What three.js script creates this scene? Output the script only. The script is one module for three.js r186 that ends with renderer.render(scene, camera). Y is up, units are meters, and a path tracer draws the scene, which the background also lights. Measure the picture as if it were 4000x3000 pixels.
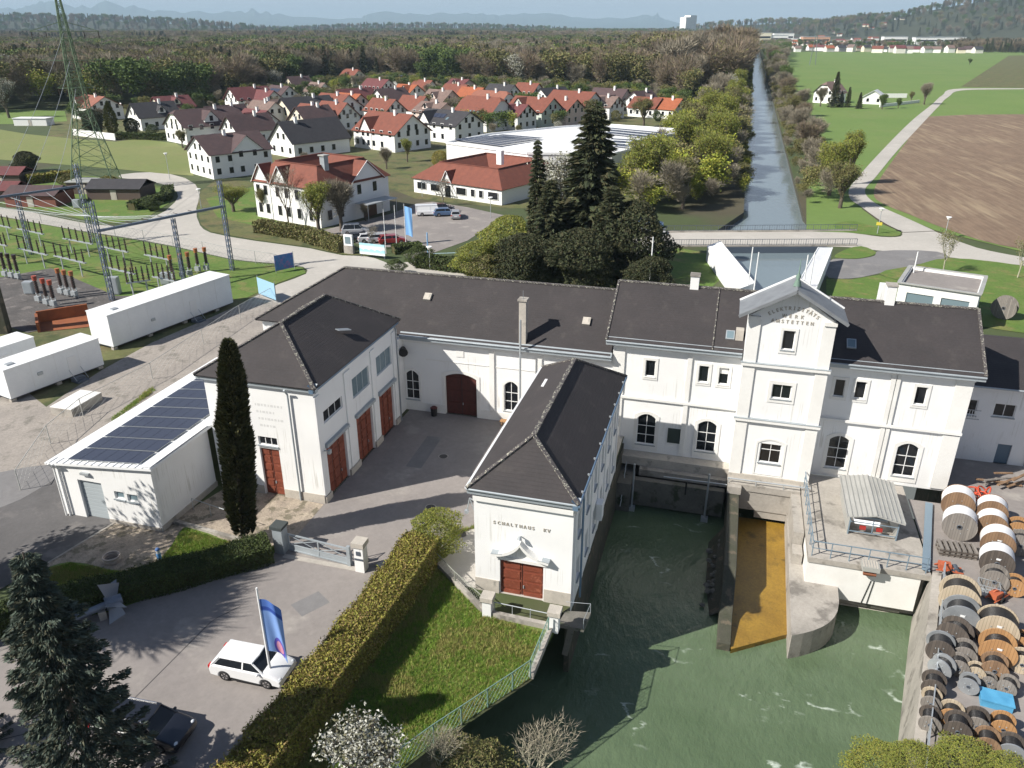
import * as THREE from 'three';
import { mergeGeometries } from 'three/addons/utils/BufferGeometryUtils.js';
import { FontLoader } from 'three/addons/loaders/FontLoader.js';
import { TextGeometry } from 'three/addons/geometries/TextGeometry.js';

// ---------- camera, sky, sun, exposure ----------
const scene = new THREE.Scene();
const renderer = new THREE.WebGLRenderer({ antialias: true });
renderer.toneMapping = THREE.LinearToneMapping;
renderer.toneMappingExposure = 1.5;
renderer.shadowMap.enabled = true;
const camera = new THREE.PerspectiveCamera(52.16, 4 / 3, 0.5, 40000);
camera.position.set(0, 32, 0);
camera.rotation.order = 'YXZ';
camera.rotation.set(THREE.MathUtils.degToRad(-24.4), THREE.MathUtils.degToRad(15.7), 0);
const SUN = new THREE.Vector3(-1, 1.09, 0.795).normalize();
const sun = new THREE.DirectionalLight(new THREE.Color(1.0, 0.95, 0.87), 5.0);
sun.position.copy(SUN).multiplyScalar(400).add(new THREE.Vector3(-20, 0, -90));
sun.target.position.set(-20, 0, -90);
sun.castShadow = true;
sun.shadow.mapSize.set(4096, 4096);
Object.assign(sun.shadow.camera, { left: -220, right: 220, top: 220, bottom: -220, near: 10, far: 1200 });
scene.add(sun, sun.target);
{
  const W = 512, H = 256, d = new Float32Array(W * H * 4);
  for (let j = 0; j < H; j++) for (let i = 0; i < W; i++) {
    const el = (j + 0.5) / H * Math.PI - Math.PI / 2, az = ((i + 0.5) / W - 0.5) * Math.PI * 2;
    const v = new THREE.Vector3(Math.cos(el) * Math.cos(az), Math.sin(el), Math.cos(el) * Math.sin(az));
    const t = Math.pow(Math.max(0, Math.sin(el)), 0.33);
    let r = 0.56 + (0.028 - 0.56) * t, g = 0.60 + (0.060 - 0.60) * t, b = 0.65 + (0.145 - 0.65) * t;
    if (el < 0) { const k = Math.min(1, -el * 6); r += (0.12 - r) * k; g += (0.13 - g) * k; b += (0.12 - b) * k; }
    const glow = Math.pow(Math.max(0, v.dot(SUN)), 10) * 0.2;
    const o = (j * W + i) * 4; d[o] = r + glow; d[o + 1] = g + glow * 0.95; d[o + 2] = b + glow * 0.85; d[o + 3] = 1;
  }
  const t = new THREE.DataTexture(d, W, H, THREE.RGBAFormat, THREE.FloatType);
  t.mapping = THREE.EquirectangularReflectionMapping; t.magFilter = THREE.LinearFilter; t.minFilter = THREE.LinearFilter; t.needsUpdate = true;
  scene.background = t; scene.environment = t;
}
scene.fog = new THREE.FogExp2(new THREE.Color(0.60, 0.82, 1.0), 0.000085);

// ---------- helpers ----------
let seed_ = 12345;
const rnd = () => { seed_ |= 0; seed_ = seed_ + 0x6D2B79F5 | 0; let t = Math.imul(seed_ ^ seed_ >>> 15, 1 | seed_); t = t + Math.imul(t ^ t >>> 7, 61 | t) ^ t; return ((t ^ t >>> 14) >>> 0) / 4294967296; };
const reseed = (s) => { seed_ = s * 7919 + 13; };
const rr = (a, b) => a + (b - a) * rnd();
const V = (x, y, z) => new THREE.Vector3(x, y, z);
const used = new Map();
function numbered(n) { const k = used.get(n) || 0; used.set(n, k + 1); return k ? n + '_' + String(k).padStart(3, '0') : n; }
function tagObj(o, label, category, group, kind) { o.userData = { label, category }; if (group) o.userData.group = group; if (kind) o.userData.kind = kind; return o; }
function thing(name, label, category, pos = [0, 0, 0], turn = 0, group) {
  const o = new THREE.Group(); o.name = numbered(name); o.position.set(...pos); o.rotation.y = turn; scene.add(o); return tagObj(o, label, category, group);
}
function mesh(name, geo, mat, parent, label) {
  const m = new THREE.Mesh(geo, mat); m.name = name; m.castShadow = m.receiveShadow = true;
  if (label) m.userData.label = label;
  if (parent) parent.add(m); return m;
}
function single(name, geo, mat, label, category, group) { const m = mesh(numbered(name), geo, mat, scene); return tagObj(m, label, category, group); }
function struct(name, geo, mat) { const m = mesh(numbered(name), geo, mat, scene); m.userData = { kind: 'structure' }; return m; }
function stuffMesh(name, geo, mat, label, category) { const m = mesh(numbered(name), geo, mat, scene); return tagObj(m, label, category, null, 'stuff'); }
function copyOf(o, pos, turn, label, scl) { const c = o.clone(); c.name = numbered(o.name.replace(/_\d\d\d$/, '')); c.userData = { ...o.userData }; if (label) c.userData.label = label; if (pos) c.position.set(...pos); if (turn !== undefined) c.rotation.y = turn; if (scl) c.scale.set(...(scl.length ? scl : [scl, scl, scl])); scene.add(c); return c; }

// geometry collector: flat faces with uv in metres
class G {
  constructor() { this.p = []; this.n = []; this.u = []; this.c = null; }
  tri(a, b, c, ua, ub, uc, nn) {
    const n = nn || new THREE.Vector3().subVectors(b, a).cross(new THREE.Vector3().subVectors(c, a)).normalize();
    for (const q of [a, b, c]) { this.p.push(q.x, q.y, q.z); this.n.push(n.x, n.y, n.z); }
    if (!ua) {
      const f = (q) => Math.abs(n.y) > 0.8 ? [q.x, q.z] : Math.abs(n.x) > Math.abs(n.z) ? [q.z, q.y] : [q.x, q.y];
      ua = f(a); ub = f(b); uc = f(c);
    }
    this.u.push(...ua, ...ub, ...uc); return this;
  }
  quad(a, b, c, d) { // uv in the plane of the quad, u along a-b
    const e1 = new THREE.Vector3().subVectors(b, a), l1 = e1.length(), n = new THREE.Vector3().subVectors(c, a).cross(new THREE.Vector3().subVectors(d, b)).normalize();
    if (l1 < 1e-6) return this.tri(a, c, d);
    e1.divideScalar(l1); const e2 = new THREE.Vector3().crossVectors(n, e1);
    const f = (q) => { const r = new THREE.Vector3().subVectors(q, a); return [r.dot(e1) + a.x * 0.37 + a.z * 0.21, r.dot(e2) + a.y]; };
    const [ua, ub, uc, ud] = [a, b, c, d].map(f);
    if (new THREE.Vector3().subVectors(c, b).lengthSq() > 1e-9) this.tri(a, b, c, ua, ub, uc);
    if (new THREE.Vector3().subVectors(d, a).lengthSq() > 1e-9) this.tri(a, c, d, ua, uc, ud);
    return this;
  }
  box(x0, x1, y0, y1, z0, z1, skip = '') {
    const A = V(x0, y0, z0), B = V(x1, y0, z0), C = V(x1, y1, z0), D = V(x0, y1, z0), E = V(x0, y0, z1), F = V(x1, y0, z1), H = V(x1, y1, z1), I = V(x0, y1, z1);
    this.quad(E, F, H, I).quad(B, A, D, C).quad(F, B, C, H).quad(A, E, I, D).quad(I, H, C, D);
    if (!skip.includes('b')) this.quad(A, B, F, E);
    return this;
  }
  bar(p, q, w, h = w, up = V(0, 1, 0)) { // box between two points
    const d = new THREE.Vector3().subVectors(q, p).normalize(); let s = new THREE.Vector3().crossVectors(d, up); if (s.lengthSq() < 1e-4) s = V(1, 0, 0); s.normalize(); const t = new THREE.Vector3().crossVectors(s, d);
    const c = (o, a, b) => o.clone().addScaledVector(s, a * w / 2).addScaledVector(t, b * h / 2);
    const P = [c(p, -1, -1), c(p, 1, -1), c(p, 1, 1), c(p, -1, 1)], Q = [c(q, -1, -1), c(q, 1, -1), c(q, 1, 1), c(q, -1, 1)];
    for (let i = 0; i < 4; i++) { const j = (i + 1) % 4; this.quad(P[i], P[j], Q[j], Q[i]); }
    this.quad(P[3], P[2], P[1], P[0]).quad(Q[0], Q[1], Q[2], Q[3]); return this;
  }
  rod(p, q, r, r2 = r, n = 8, caps = true) {
    const d = new THREE.Vector3().subVectors(q, p), len = d.length(); d.normalize(); let s = new THREE.Vector3().crossVectors(d, V(0, 1, 0)); if (s.lengthSq() < 1e-4) s = V(1, 0, 0); s.normalize(); const t = new THREE.Vector3().crossVectors(s, d);
    const ring = (o, rad) => Array.from({ length: n }, (_, i) => { const a = i / n * Math.PI * 2; return o.clone().addScaledVector(s, Math.cos(a) * rad).addScaledVector(t, Math.sin(a) * rad); });
    const nor = Array.from({ length: n }, (_, i) => { const a = i / n * Math.PI * 2; return V(0, 0, 0).addScaledVector(s, Math.cos(a)).addScaledVector(t, Math.sin(a)); });
    const P = ring(p, r), Q = ring(q, r2);
    for (let i = 0; i < n; i++) {
      const j = (i + 1) % n, u0 = i / n * 2 * Math.PI * r, u1 = (i + 1) / n * 2 * Math.PI * r;
      const put = (pt, nn, uu) => { this.p.push(pt.x, pt.y, pt.z); this.n.push(nn.x, nn.y, nn.z); this.u.push(...uu); };
      put(P[i], nor[i], [u0, 0]); put(Q[j], nor[j], [u1, len]); put(P[j], nor[j], [u1, 0]);
      put(P[i], nor[i], [u0, 0]); put(Q[i], nor[i], [u0, len]); put(Q[j], nor[j], [u1, len]);
    }
    if (caps) for (let i = 0; i < n; i++) { const j = (i + 1) % n; this.tri(p, P[i], P[j]); this.tri(q, Q[j], Q[i]); }
    return this;
  }
  prism(poly, y0, y1, capB = false) { // poly [[x,z]...]; walls and top
    const area = poly.reduce((s, p, i) => { const q = poly[(i + 1) % poly.length]; return s + p[0] * q[1] - q[0] * p[1]; }, 0);
    const P = area > 0 ? [...poly].reverse() : poly;
    for (let i = 0; i < P.length; i++) { const a = P[i], b = P[(i + 1) % P.length]; this.quad(V(a[0], y0, a[1]), V(b[0], y0, b[1]), V(b[0], y1, b[1]), V(a[0], y1, a[1])); }
    const tris = THREE.ShapeUtils.triangulateShape(P.map((p) => new THREE.Vector2(p[0], -p[1])), []);
    for (const [a, b, c] of tris) { this.tri(V(P[a][0], y1, P[a][1]), V(P[b][0], y1, P[b][1]), V(P[c][0], y1, P[c][1])); if (capB) this.tri(V(P[c][0], y0, P[c][1]), V(P[b][0], y0, P[b][1]), V(P[a][0], y0, P[a][1])); }
    return this;
  }
  build() {
    const g = new THREE.BufferGeometry();
    g.setAttribute('position', new THREE.Float32BufferAttribute(this.p, 3)); g.setAttribute('normal', new THREE.Float32BufferAttribute(this.n, 3)); g.setAttribute('uv', new THREE.Float32BufferAttribute(this.u, 2));
    return g;
  }
}
const bx = (...a) => new G().box(...a).build();
// flat sheet from a polygon (with holes) at height y
function sheet(poly, y, holes = []) {
  const ccw = (P) => { const a = P.reduce((s, p, i) => { const q = P[(i + 1) % P.length]; return s + p[0] * -q[1] + q[0] * p[1]; }, 0); return a < 0 ? [...P].reverse() : P; };
  const c = ccw(poly).map((p) => new THREE.Vector2(p[0], -p[1])), h = holes.map((k) => ccw(k).reverse().map((p) => new THREE.Vector2(p[0], -p[1])));
  const tris = THREE.ShapeUtils.triangulateShape(c, h), all = c.concat(...h), o = new G(), up = V(0, 1, 0);
  for (const [a, b, d] of tris) o.tri(V(all[a].x, y, -all[a].y), V(all[b].x, y, -all[b].y), V(all[d].x, y, -all[d].y), [all[a].x, all[a].y], [all[b].x, all[b].y], [all[d].x, all[d].y], up);
  return o.build();
}
// smooth closed / open curve through points (Catmull-Rom) for road edges
function smooth(pts, n = 4, closed = false) { const c = new THREE.CatmullRomCurve3(pts.map((p) => V(p[0], 0, p[1])), closed, 'centripetal'); return c.getPoints(pts.length * n).map((p) => [p.x, p.z]); }
// wall panel: outline and openings in wall coordinates (x along, y up), thickness behind the face
function panelGeo(outline, holes, th) {
  const s = new THREE.Shape(outline.map((p) => new THREE.Vector2(...p)));
  for (const h of holes) s.holes.push(new THREE.Path(h.map((p) => new THREE.Vector2(...p))));
  const g = new THREE.ExtrudeGeometry(s, { depth: th, bevelEnabled: false, curveSegments: 8 }); g.translate(0, 0, -th); return g;
}
const rect = (x0, x1, y0, y1) => [[x0, y0], [x1, y0], [x1, y1], [x0, y1]];
function archRect(x0, x1, y0, y1, rise) { // y1 = top of the arch
  const p = [[x0, y0], [x1, y0]], n = 8, w = x1 - x0; for (let i = 0; i <= n; i++) { const t = i / n; p.push([x1 - w * t, y1 - rise + rise * Math.sin(Math.PI * t) ** 0.8]); } return p;
}

// ---------- procedural textures and materials ----------
function vnoise(period, s) { const t = []; let q = s * 2654435761 >>> 0; const R = () => { q ^= q << 13; q >>>= 0; q ^= q >>> 17; q ^= q << 5; q >>>= 0; return q / 4294967296; }; for (let i = 0; i < period * period; i++) t.push(R()); return (x, y) => { const xi = Math.floor(x), yi = Math.floor(y), fx = x - xi, fy = y - yi, a = fx * fx * (3 - 2 * fx), b = fy * fy * (3 - 2 * fy), m = (i, j) => t[((j % period + period) % period) * period + ((i % period + period) % period)]; return (m(xi, yi) * (1 - a) + m(xi + 1, yi) * a) * (1 - b) + (m(xi, yi + 1) * (1 - a) + m(xi + 1, yi + 1) * a) * b; }; }
const toS = (l) => Math.round(255 * Math.min(1, Math.max(0, l <= 0.0031308 ? l * 12.92 : 1.055 * Math.pow(l, 1 / 2.4) - 0.055)));
function dataTex(size, fn, srgb = true) { const d = new Uint8Array(size * size * 4); for (let j = 0; j < size; j++) for (let i = 0; i < size; i++) { const c = fn(i / size, j / size), o = (j * size + i) * 4; for (let k = 0; k < 3; k++) d[o + k] = srgb ? toS(c[k]) : Math.round(255 * Math.min(1, Math.max(0, c[k]))); d[o + 3] = 255; } const t = new THREE.DataTexture(d, size, size); t.wrapS = t.wrapT = THREE.RepeatWrapping; t.magFilter = THREE.LinearFilter; t.minFilter = THREE.LinearMipmapLinearFilter; t.generateMipmaps = true; if (srgb) t.colorSpace = THREE.SRGBColorSpace; t.needsUpdate = true; return t; }
function fbm(s, f0, oct, gain = 0.55) { const ns = []; for (let i = 0; i < oct; i++) ns.push(vnoise(f0 << i, s + i * 17)); return (u, v) => { let a = 0, w = 1, t = 0; for (let i = 0; i < oct; i++) { a += w * ns[i](u * (f0 << i), v * (f0 << i)); t += w; w *= gain; } return a / t; }; }
const mix = (a, b, t) => a.map((x, i) => x + (b[i] - x) * t);
const clamp01 = (x) => Math.min(1, Math.max(0, x));
const contrast = (x, k) => clamp01((x - 0.5) * k + 0.5);
// a patchy surface: three colours (linear), tile size in metres
function patchy(s, size, T, cols, o = {}) {
  const a = fbm(s, o.f || 4, o.oct || 7, o.gain || 0.6), b = fbm(s + 91, o.f2 || 8, 5, 0.6), c = fbm(s + 57, 64, 3, 0.8);
  const fn = (u, v) => { let k = mix(cols[0], cols[1], contrast(a(u, v), o.k || 2)); if (cols[2]) k = mix(k, cols[2], clamp01((b(u, v) - (o.th || 0.58)) * (o.ks || 8))); const g = 1 + (c(u, v) - 0.5) * (o.grain ?? 0.25); return k.map((x) => x * g); };
  const map = dataTex(size, fn); map.repeat.set(1 / T, 1 / T);
  const m = new THREE.MeshStandardMaterial({ map, roughness: o.rough ?? 0.9, metalness: o.metal ?? 0, side: o.side ?? THREE.FrontSide });
  if (o.bump) { const bt = dataTex(size, (u, v) => { const h = 0.5 * a(u, v) + 0.5 * c(u, v); return [h, h, h]; }, false); bt.repeat.set(1 / T, 1 / T); m.bumpMap = bt; m.bumpScale = o.bump; }
  return m;
}
const flat = (r, g, b, rough = 0.7, metal = 0, extra = {}) => new THREE.MeshStandardMaterial({ color: new THREE.Color().setRGB(r, g, b), roughness: rough, metalness: metal, ...extra });
const M = {};
M.plaster = patchy(3, 512, 9, [[0.80, 0.80, 0.79], [0.74, 0.74, 0.73], [0.64, 0.635, 0.61]], { th: 0.63, ks: 3.5, grain: 0.07, rough: 0.9 });
{ const a = fbm(3, 4, 6), s1 = vnoise(128, 8), s2 = fbm(9, 4, 4); M.plaster.map = dataTex(512, (u, v) => { const st = clamp01((s1(u * 128, v * 5) - 0.62) * 3) * clamp01((s2(u, v) - 0.5) * 5); return mix(mix([0.80, 0.80, 0.79], [0.745, 0.745, 0.735], contrast(a(u, v), 2)), [0.50, 0.49, 0.45], st * 0.75); }); M.plaster.map.repeat.set(1 / 9, 1 / 9); }
M.plasterTrim = patchy(5, 256, 5, [[0.76, 0.755, 0.73], [0.69, 0.68, 0.65]], { grain: 0.08 });
M.plinth = patchy(7, 256, 4, [[0.50, 0.46, 0.40], [0.38, 0.35, 0.31], [0.26, 0.25, 0.22]], { th: 0.6, ks: 5 });
M.roof = (() => {
  const a = fbm(21, 4, 6), b = fbm(33, 16, 4), h = vnoise(32, 9);
  const m = patchy(21, 1024, 8, [[0.046, 0.0395, 0.040], [0.034, 0.030, 0.031], [0.064, 0.057, 0.053]], { th: 0.62, ks: 3, grain: 0.3, rough: 0.82 });
  const bt = dataTex(1024, (u, v) => { const row = v * 32, fr = row % 1, off = Math.floor(row) % 2 * 0.5, fx = (u * 32 + off) % 1; const e = (fr < 0.12 ? 0 : 0.6 + 0.4 * (1 - fr)) * (fx < 0.06 ? 0.5 : 1) * (0.9 + 0.1 * h(Math.floor(u * 32 + off), Math.floor(row))); return [e, e, e]; }, false); bt.repeat.set(1 / 8, 1 / 8); m.bumpMap = bt; m.bumpScale = 0.012; return m;
})();
M.ridge = patchy(24, 512, 3, [[0.085, 0.075, 0.075], [0.06, 0.055, 0.056], [0.42, 0.41, 0.33]], { f2: 32, th: 0.60, ks: 14, grain: 0.35 });
M.zinc = patchy(31, 256, 4, [[0.38, 0.42, 0.445], [0.31, 0.345, 0.37]], { rough: 0.5, metal: 0.25, grain: 0.1 });
M.blueZinc = patchy(32, 256, 4, [[0.16, 0.24, 0.34], [0.12, 0.19, 0.28]], { rough: 0.5, metal: 0.2, grain: 0.1 });
M.glass = flat(0.012, 0.014, 0.017, 0.06, 0, { envMapIntensity: 1 });
M.glassPale = flat(0.16, 0.22, 0.25, 0.15);
M.frame = flat(0.76, 0.76, 0.75, 0.5);
M.redDoor = patchy(41, 256, 2.5, [[0.22, 0.055, 0.028], [0.16, 0.04, 0.02], [0.29, 0.09, 0.05]], { f: 8, th: 0.64, grain: 0.3, rough: 0.65 });
M.darkDoor = patchy(42, 256, 2.5, [[0.085, 0.022, 0.016], [0.06, 0.016, 0.012]], { f: 8, grain: 0.25, rough: 0.7 });
M.concrete = patchy(51, 1024, 10, [[0.40, 0.37, 0.33], [0.29, 0.27, 0.24], [0.19, 0.175, 0.155]], { th: 0.57, ks: 6, grain: 0.3, bump: 0.01 });
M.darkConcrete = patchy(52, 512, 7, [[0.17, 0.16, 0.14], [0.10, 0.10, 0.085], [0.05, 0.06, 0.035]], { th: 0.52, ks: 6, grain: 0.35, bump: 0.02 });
M.mossy = patchy(53, 512, 5, [[0.07, 0.065, 0.05], [0.045, 0.05, 0.03], [0.12, 0.10, 0.07]], { th: 0.6, grain: 0.5, bump: 0.03 });
M.asphalt = patchy(61, 1024, 18, [[0.265, 0.24, 0.225], [0.215, 0.196, 0.186], [0.315, 0.29, 0.265]], { f: 4, th: 0.58, ks: 5, grain: 0.22 });
M.asphaltGrey = patchy(62, 1024, 18, [[0.20, 0.195, 0.195], [0.165, 0.16, 0.16], [0.24, 0.23, 0.22]], { th: 0.6, ks: 5, grain: 0.2 });
M.asphaltDark = patchy(63, 1024, 12, [[0.115, 0.11, 0.11], [0.085, 0.082, 0.082], [0.16, 0.15, 0.145]], { th: 0.6, ks: 5, grain: 0.25 });
M.road = patchy(64, 1024, 30, [[0.45, 0.425, 0.385], [0.39, 0.37, 0.335], [0.50, 0.47, 0.43]], { th: 0.6, ks: 4, grain: 0.14 });
M.gravel = patchy(65, 1024, 9, [[0.335, 0.30, 0.265], [0.26, 0.235, 0.21], [0.19, 0.175, 0.15]], { th: 0.6, ks: 6, grain: 0.5 });
M.rubble = patchy(66, 512, 5, [[0.38, 0.32, 0.25], [0.25, 0.21, 0.17], [0.16, 0.14, 0.10]], { f: 8, th: 0.55, grain: 0.8, bump: 0.04 });
M.grass = patchy(71, 1024, 16, [[0.085, 0.155, 0.022], [0.115, 0.165, 0.032], [0.165, 0.165, 0.05]], { f: 8, th: 0.56, ks: 5, grain: 0.55 });
M.grassDry = patchy(72, 1024, 14, [[0.092, 0.148, 0.022], [0.12, 0.158, 0.03], [0.19, 0.165, 0.06]], { f: 8, th: 0.54, ks: 6, grain: 0.6 });
M.meadow = patchy(73, 1024, 90, [[0.115, 0.190, 0.040], [0.138, 0.205, 0.048], [0.155, 0.195, 0.06]], { f: 4, th: 0.6, ks: 3, grain: 0.2 });
M.meadowOlive = patchy(74, 1024, 70, [[0.155, 0.19, 0.055], [0.185, 0.20, 0.07], [0.20, 0.19, 0.08]], { f: 4, th: 0.6, ks: 3, grain: 0.2 });
M.terrain = patchy(75, 1024, 260, [[0.05, 0.072, 0.024], [0.065, 0.085, 0.03], [0.075, 0.066, 0.038]], { f: 4, th: 0.55, ks: 6, grain: 0.35 });
M.scrub = patchy(76, 1024, 25, [[0.10, 0.12, 0.035], [0.13, 0.11, 0.05], [0.06, 0.075, 0.025]], { f: 8, th: 0.55, ks: 6, grain: 0.6 });
M.steel = flat(0.33, 0.36, 0.39, 0.45, 0.5);
M.galv = flat(0.42, 0.45, 0.47, 0.5, 0.4);
M.railBlue = flat(0.20, 0.27, 0.33, 0.5, 0.2);
M.white = patchy(81, 256, 6, [[0.80, 0.81, 0.81], [0.72, 0.73, 0.74], [0.60, 0.61, 0.60]], { th: 0.68, ks: 3, grain: 0.06, rough: 0.6 });
M.black = flat(0.012, 0.012, 0.013, 0.5);
M.rubber = flat(0.015, 0.015, 0.016, 0.85);
M.pv = (() => { const t = dataTex(256, (u, v) => { const l = (u * 12 % 1 < 0.05 || v * 20 % 1 < 0.05) ? 1.25 : 1; return [0.035 * l, 0.042 * l, 0.068 * l]; }); return new THREE.MeshStandardMaterial({ map: t, roughness: 0.32, metalness: 0.0 }); })();
M.bark = patchy(85, 256, 2, [[0.13, 0.105, 0.08], [0.08, 0.065, 0.05]], { f: 8, grain: 0.5 });
M.barkPale = patchy(86, 256, 2, [[0.40, 0.38, 0.27], [0.26, 0.25, 0.18]], { f: 8, grain: 0.5 });

// ---------- terrain, roads, water ----------
const TAIL = [[-6.83, -62], [-6.83, -37.3], [-7.4, -36.4], [-7.6, -31], [-11.1, -25.6], [-17, -15], [-30, 10], [-30, 60], [200, 60], [200, -68], [18.7, -68], [18.7, -62]];
const CANAL = [[1.2, -72], [1.2, -99], [-2.2, -121], [-2.2, -140], [2, -156], [2, -2400], [12.8, -2400], [12.8, -156], [15.2, -140], [15.2, -121], [9.8, -99], [9.8, -72]];
struct('ground', sheet([[-24000, 400], [24000, 400], [24000, -24000], [-24000, -24000]], 0, [TAIL, CANAL]), M.terrain);
const waterMap = (() => { const a = fbm(201, 4, 6), f = fbm(207, 4, 5, 0.55), f3 = fbm(219, 16, 5, 0.75), f2 = fbm(211, 8, 4, 0.6); return dataTex(1024, (u, v) => { const k = 0.7 * a(u, v) + 0.3 * f2(u, v); let c = mix([0.080, 0.118, 0.064], [0.120, 0.166, 0.098], contrast(k, 2)); const ridge = 1 - Math.abs(f(u + 0.05 * f3(u, v), v) - 0.5) * 2; const foam = clamp01((ridge - 0.95) * 18) * clamp01((f2(u, v) - 0.56) * 7) * clamp01((f3(u, v) - 0.47) * 6); return mix(c, [0.55, 0.62, 0.55], foam * 0.85); }); })();
waterMap.repeat.set(1 / 26, 1 / 15);
const rip = (() => { const a = fbm(231, 8, 6, 0.62); return dataTex(512, (u, v) => { const h = a(u, v); return [h, h, h]; }, false); })();
const ripA = rip.clone(); ripA.repeat.set(1 / 5, 1 / 9); ripA.needsUpdate = true;
M.tailWater = new THREE.MeshPhysicalMaterial({ map: waterMap, roughness: 0.12, bumpMap: ripA, bumpScale: 0.10, ior: 1.33 });
const ripB = rip.clone(); ripB.repeat.set(1 / 6, 1 / 14); ripB.needsUpdate = true;
M.canalWater = new THREE.MeshPhysicalMaterial({ color: new THREE.Color().setRGB(0.17, 0.215, 0.235), roughness: 0.06, bumpMap: ripB, bumpScale: 0.03, ior: 1.6 });
struct('tailwater', sheet([[-40, 60], [30, 60], [20, -62], [-9, -62]], -5.3), M.tailWater);
struct('canal_water', sheet([[-6, -70], [18, -70], [18, -2410], [-6, -2410]], -1.0), M.canalWater);
// canal banks
{ const g = new G(); for (let i = 0; i < CANAL.length; i++) { const a = CANAL[i], b = CANAL[(i + 1) % CANAL.length]; g.quad(V(b[0], -3, b[1]), V(a[0], -3, a[1]), V(a[0], 0.02, a[1]), V(b[0], 0.02, b[1])); } struct('canal_bank', g.build(), M.mossy); }
// retaining walls of the tailrace
{ const g = new G(), L = TAIL.slice(0, 8); for (let i = 0; i < L.length - 1; i++) { const a = L[i], b = L[i + 1]; g.quad(V(a[0], -7, a[1]), V(b[0], -7, b[1]), V(b[0], 0.05, b[1]), V(a[0], 0.05, a[1])); } M.mossy.side = THREE.DoubleSide; struct('left_bank_wall', g.build(), M.mossy); }
const BANKT = [[15.55, -48.6], [12.84, -37.1], [12.0, -33.8], [8.5, -20], [4.5, -4], [-5, 34]], BANKB = [[14.95, -48.9], [12.4, -37.4], [11.6, -34.0], [8.1, -20], [4.1, -4], [-5.4, 34]];
const YARD = [...BANKT, [-5, 60], [200, 60], [200, -68], [18.65, -68], [18.65, -58], [15.55, -58]];
struct('drum_yard', sheet(YARD, -1.2), M.asphalt);
{ const g = new G(); g.quad(V(200, -1.3, -68), V(18.65, -1.3, -68), V(18.65, 0.05, -68), V(200, 0.05, -68)); struct('yard_step', g.build(), M.concrete); }
{ // battered concrete wall of the right bank with a coping
  const w = tagObj(thing('bank_wall', '', ''), 'long weathered concrete bank wall sloping down to the green tailwater beside the drum yard', 'wall');
  for (let i = 0; i < BANKT.length - 1; i++) {
    const [a, b] = [BANKT[i], BANKT[i + 1]], [c, d] = [BANKB[i], BANKB[i + 1]];
    mesh('wall_section', new G().quad(V(c[0], -7, c[1]), V(a[0], -1.15, a[1]), V(b[0], -1.15, b[1]), V(d[0], -7, d[1])).build(), M.concrete, w);
    const o = 0.55; mesh('coping', new G().quad(V(a[0], -1.15, a[1]), V(a[0] + o, -1.08, a[1]), V(b[0] + o, -1.08, b[1]), V(b[0], -1.15, b[1])).quad(V(a[0] + o, -1.08, a[1]), V(a[0] + o, -1.25, a[1]), V(b[0] + o, -1.25, b[1]), V(b[0] + o, -1.08, b[1])).build(), M.concrete, w);
  }
  M.concrete.side = THREE.DoubleSide;
}
// sheets of ground cover, each a little above the one below
struct('meadow', sheet([[50.55,-1321.19],[387.6,-1415.93],[371.33,-849.32],[84.15,-174.52],[44.63,-137.72],[34.08,-149.82],[27.55,-168.49],[26.1,-178.7],[24.05,-165.26],[25.97,-152.68],[28.31,-146.44],[26.2,-143.46],[19.28,-143.91],[12.61,-143.08],[19.87,-274.3],[21.12,-478.25]], 0.06), M.meadow);
struct('meadow_001', sheet([[-293.53,-212.08],[-247.28,-225.08],[-227.48,-217.14],[-203.68,-211.46],[-186.2,-209.44],[-183.9,-217.02],[-165.51,-210.81],[-148.54,-195.36],[-124.35,-162.67],[-133.71,-163.43],[-149.34,-166.13],[-189.86,-170.44],[-238.32,-170.12]], 0.05), M.meadowOlive);
struct('meadow_002', sheet([[-350.9,-275.86],[-302.76,-284.97],[-276.89,-285.8],[-245.37,-253.29],[-256.92,-240.29],[-291.58,-227.41]], 0.05), M.meadow);
struct('field_strip', sheet([[122.32,-552.61],[317.69,-1218.19],[458.31,-1297.58],[257.75,-582.43],[156.31,-553.92]], 0.09), M.scrub);
M.field = (() => { const a = fbm(301, 4, 7, 0.62), b = fbm(305, 8, 5), c = fbm(309, 32, 4, 0.7); const m = new THREE.MeshStandardMaterial({ roughness: 0.95 }); m.map = dataTex(1024, (u, v) => { const row = 0.5 + 0.5 * Math.sin((u * 40 + 0.8 * a(u, v)) * Math.PI * 2); let k = mix([0.215, 0.150, 0.100], [0.150, 0.102, 0.068], contrast(0.65 * c(u, v) + 0.12 * row + 0.23 * a(u, v), 2.6)); k = mix(k, [0.33, 0.255, 0.165], clamp01((b((u * 5) % 1, v) * 0.6 + a(u, v) * 0.4 - 0.5) * 4) * 0.8); return k; }); m.map.repeat.set(1 / 44, 1 / 110); m.map.rotation = 0.12; return m; })();
struct('ploughed_field', sheet(smooth([[71.06,-359.86],[49.72,-276.88],[38.27,-228.83],[31.91,-201.4],[28.85,-186.37],[27.96,-175.7],[29.69,-168.19],[31.72,-163.09],[35.67,-152.43],[42.11,-141.49],[50.49,-138.5],[82.78,-156.07],[197.24,-402.91],[125.68,-384.74]], 3, true), 0.10), M.field);
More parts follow.
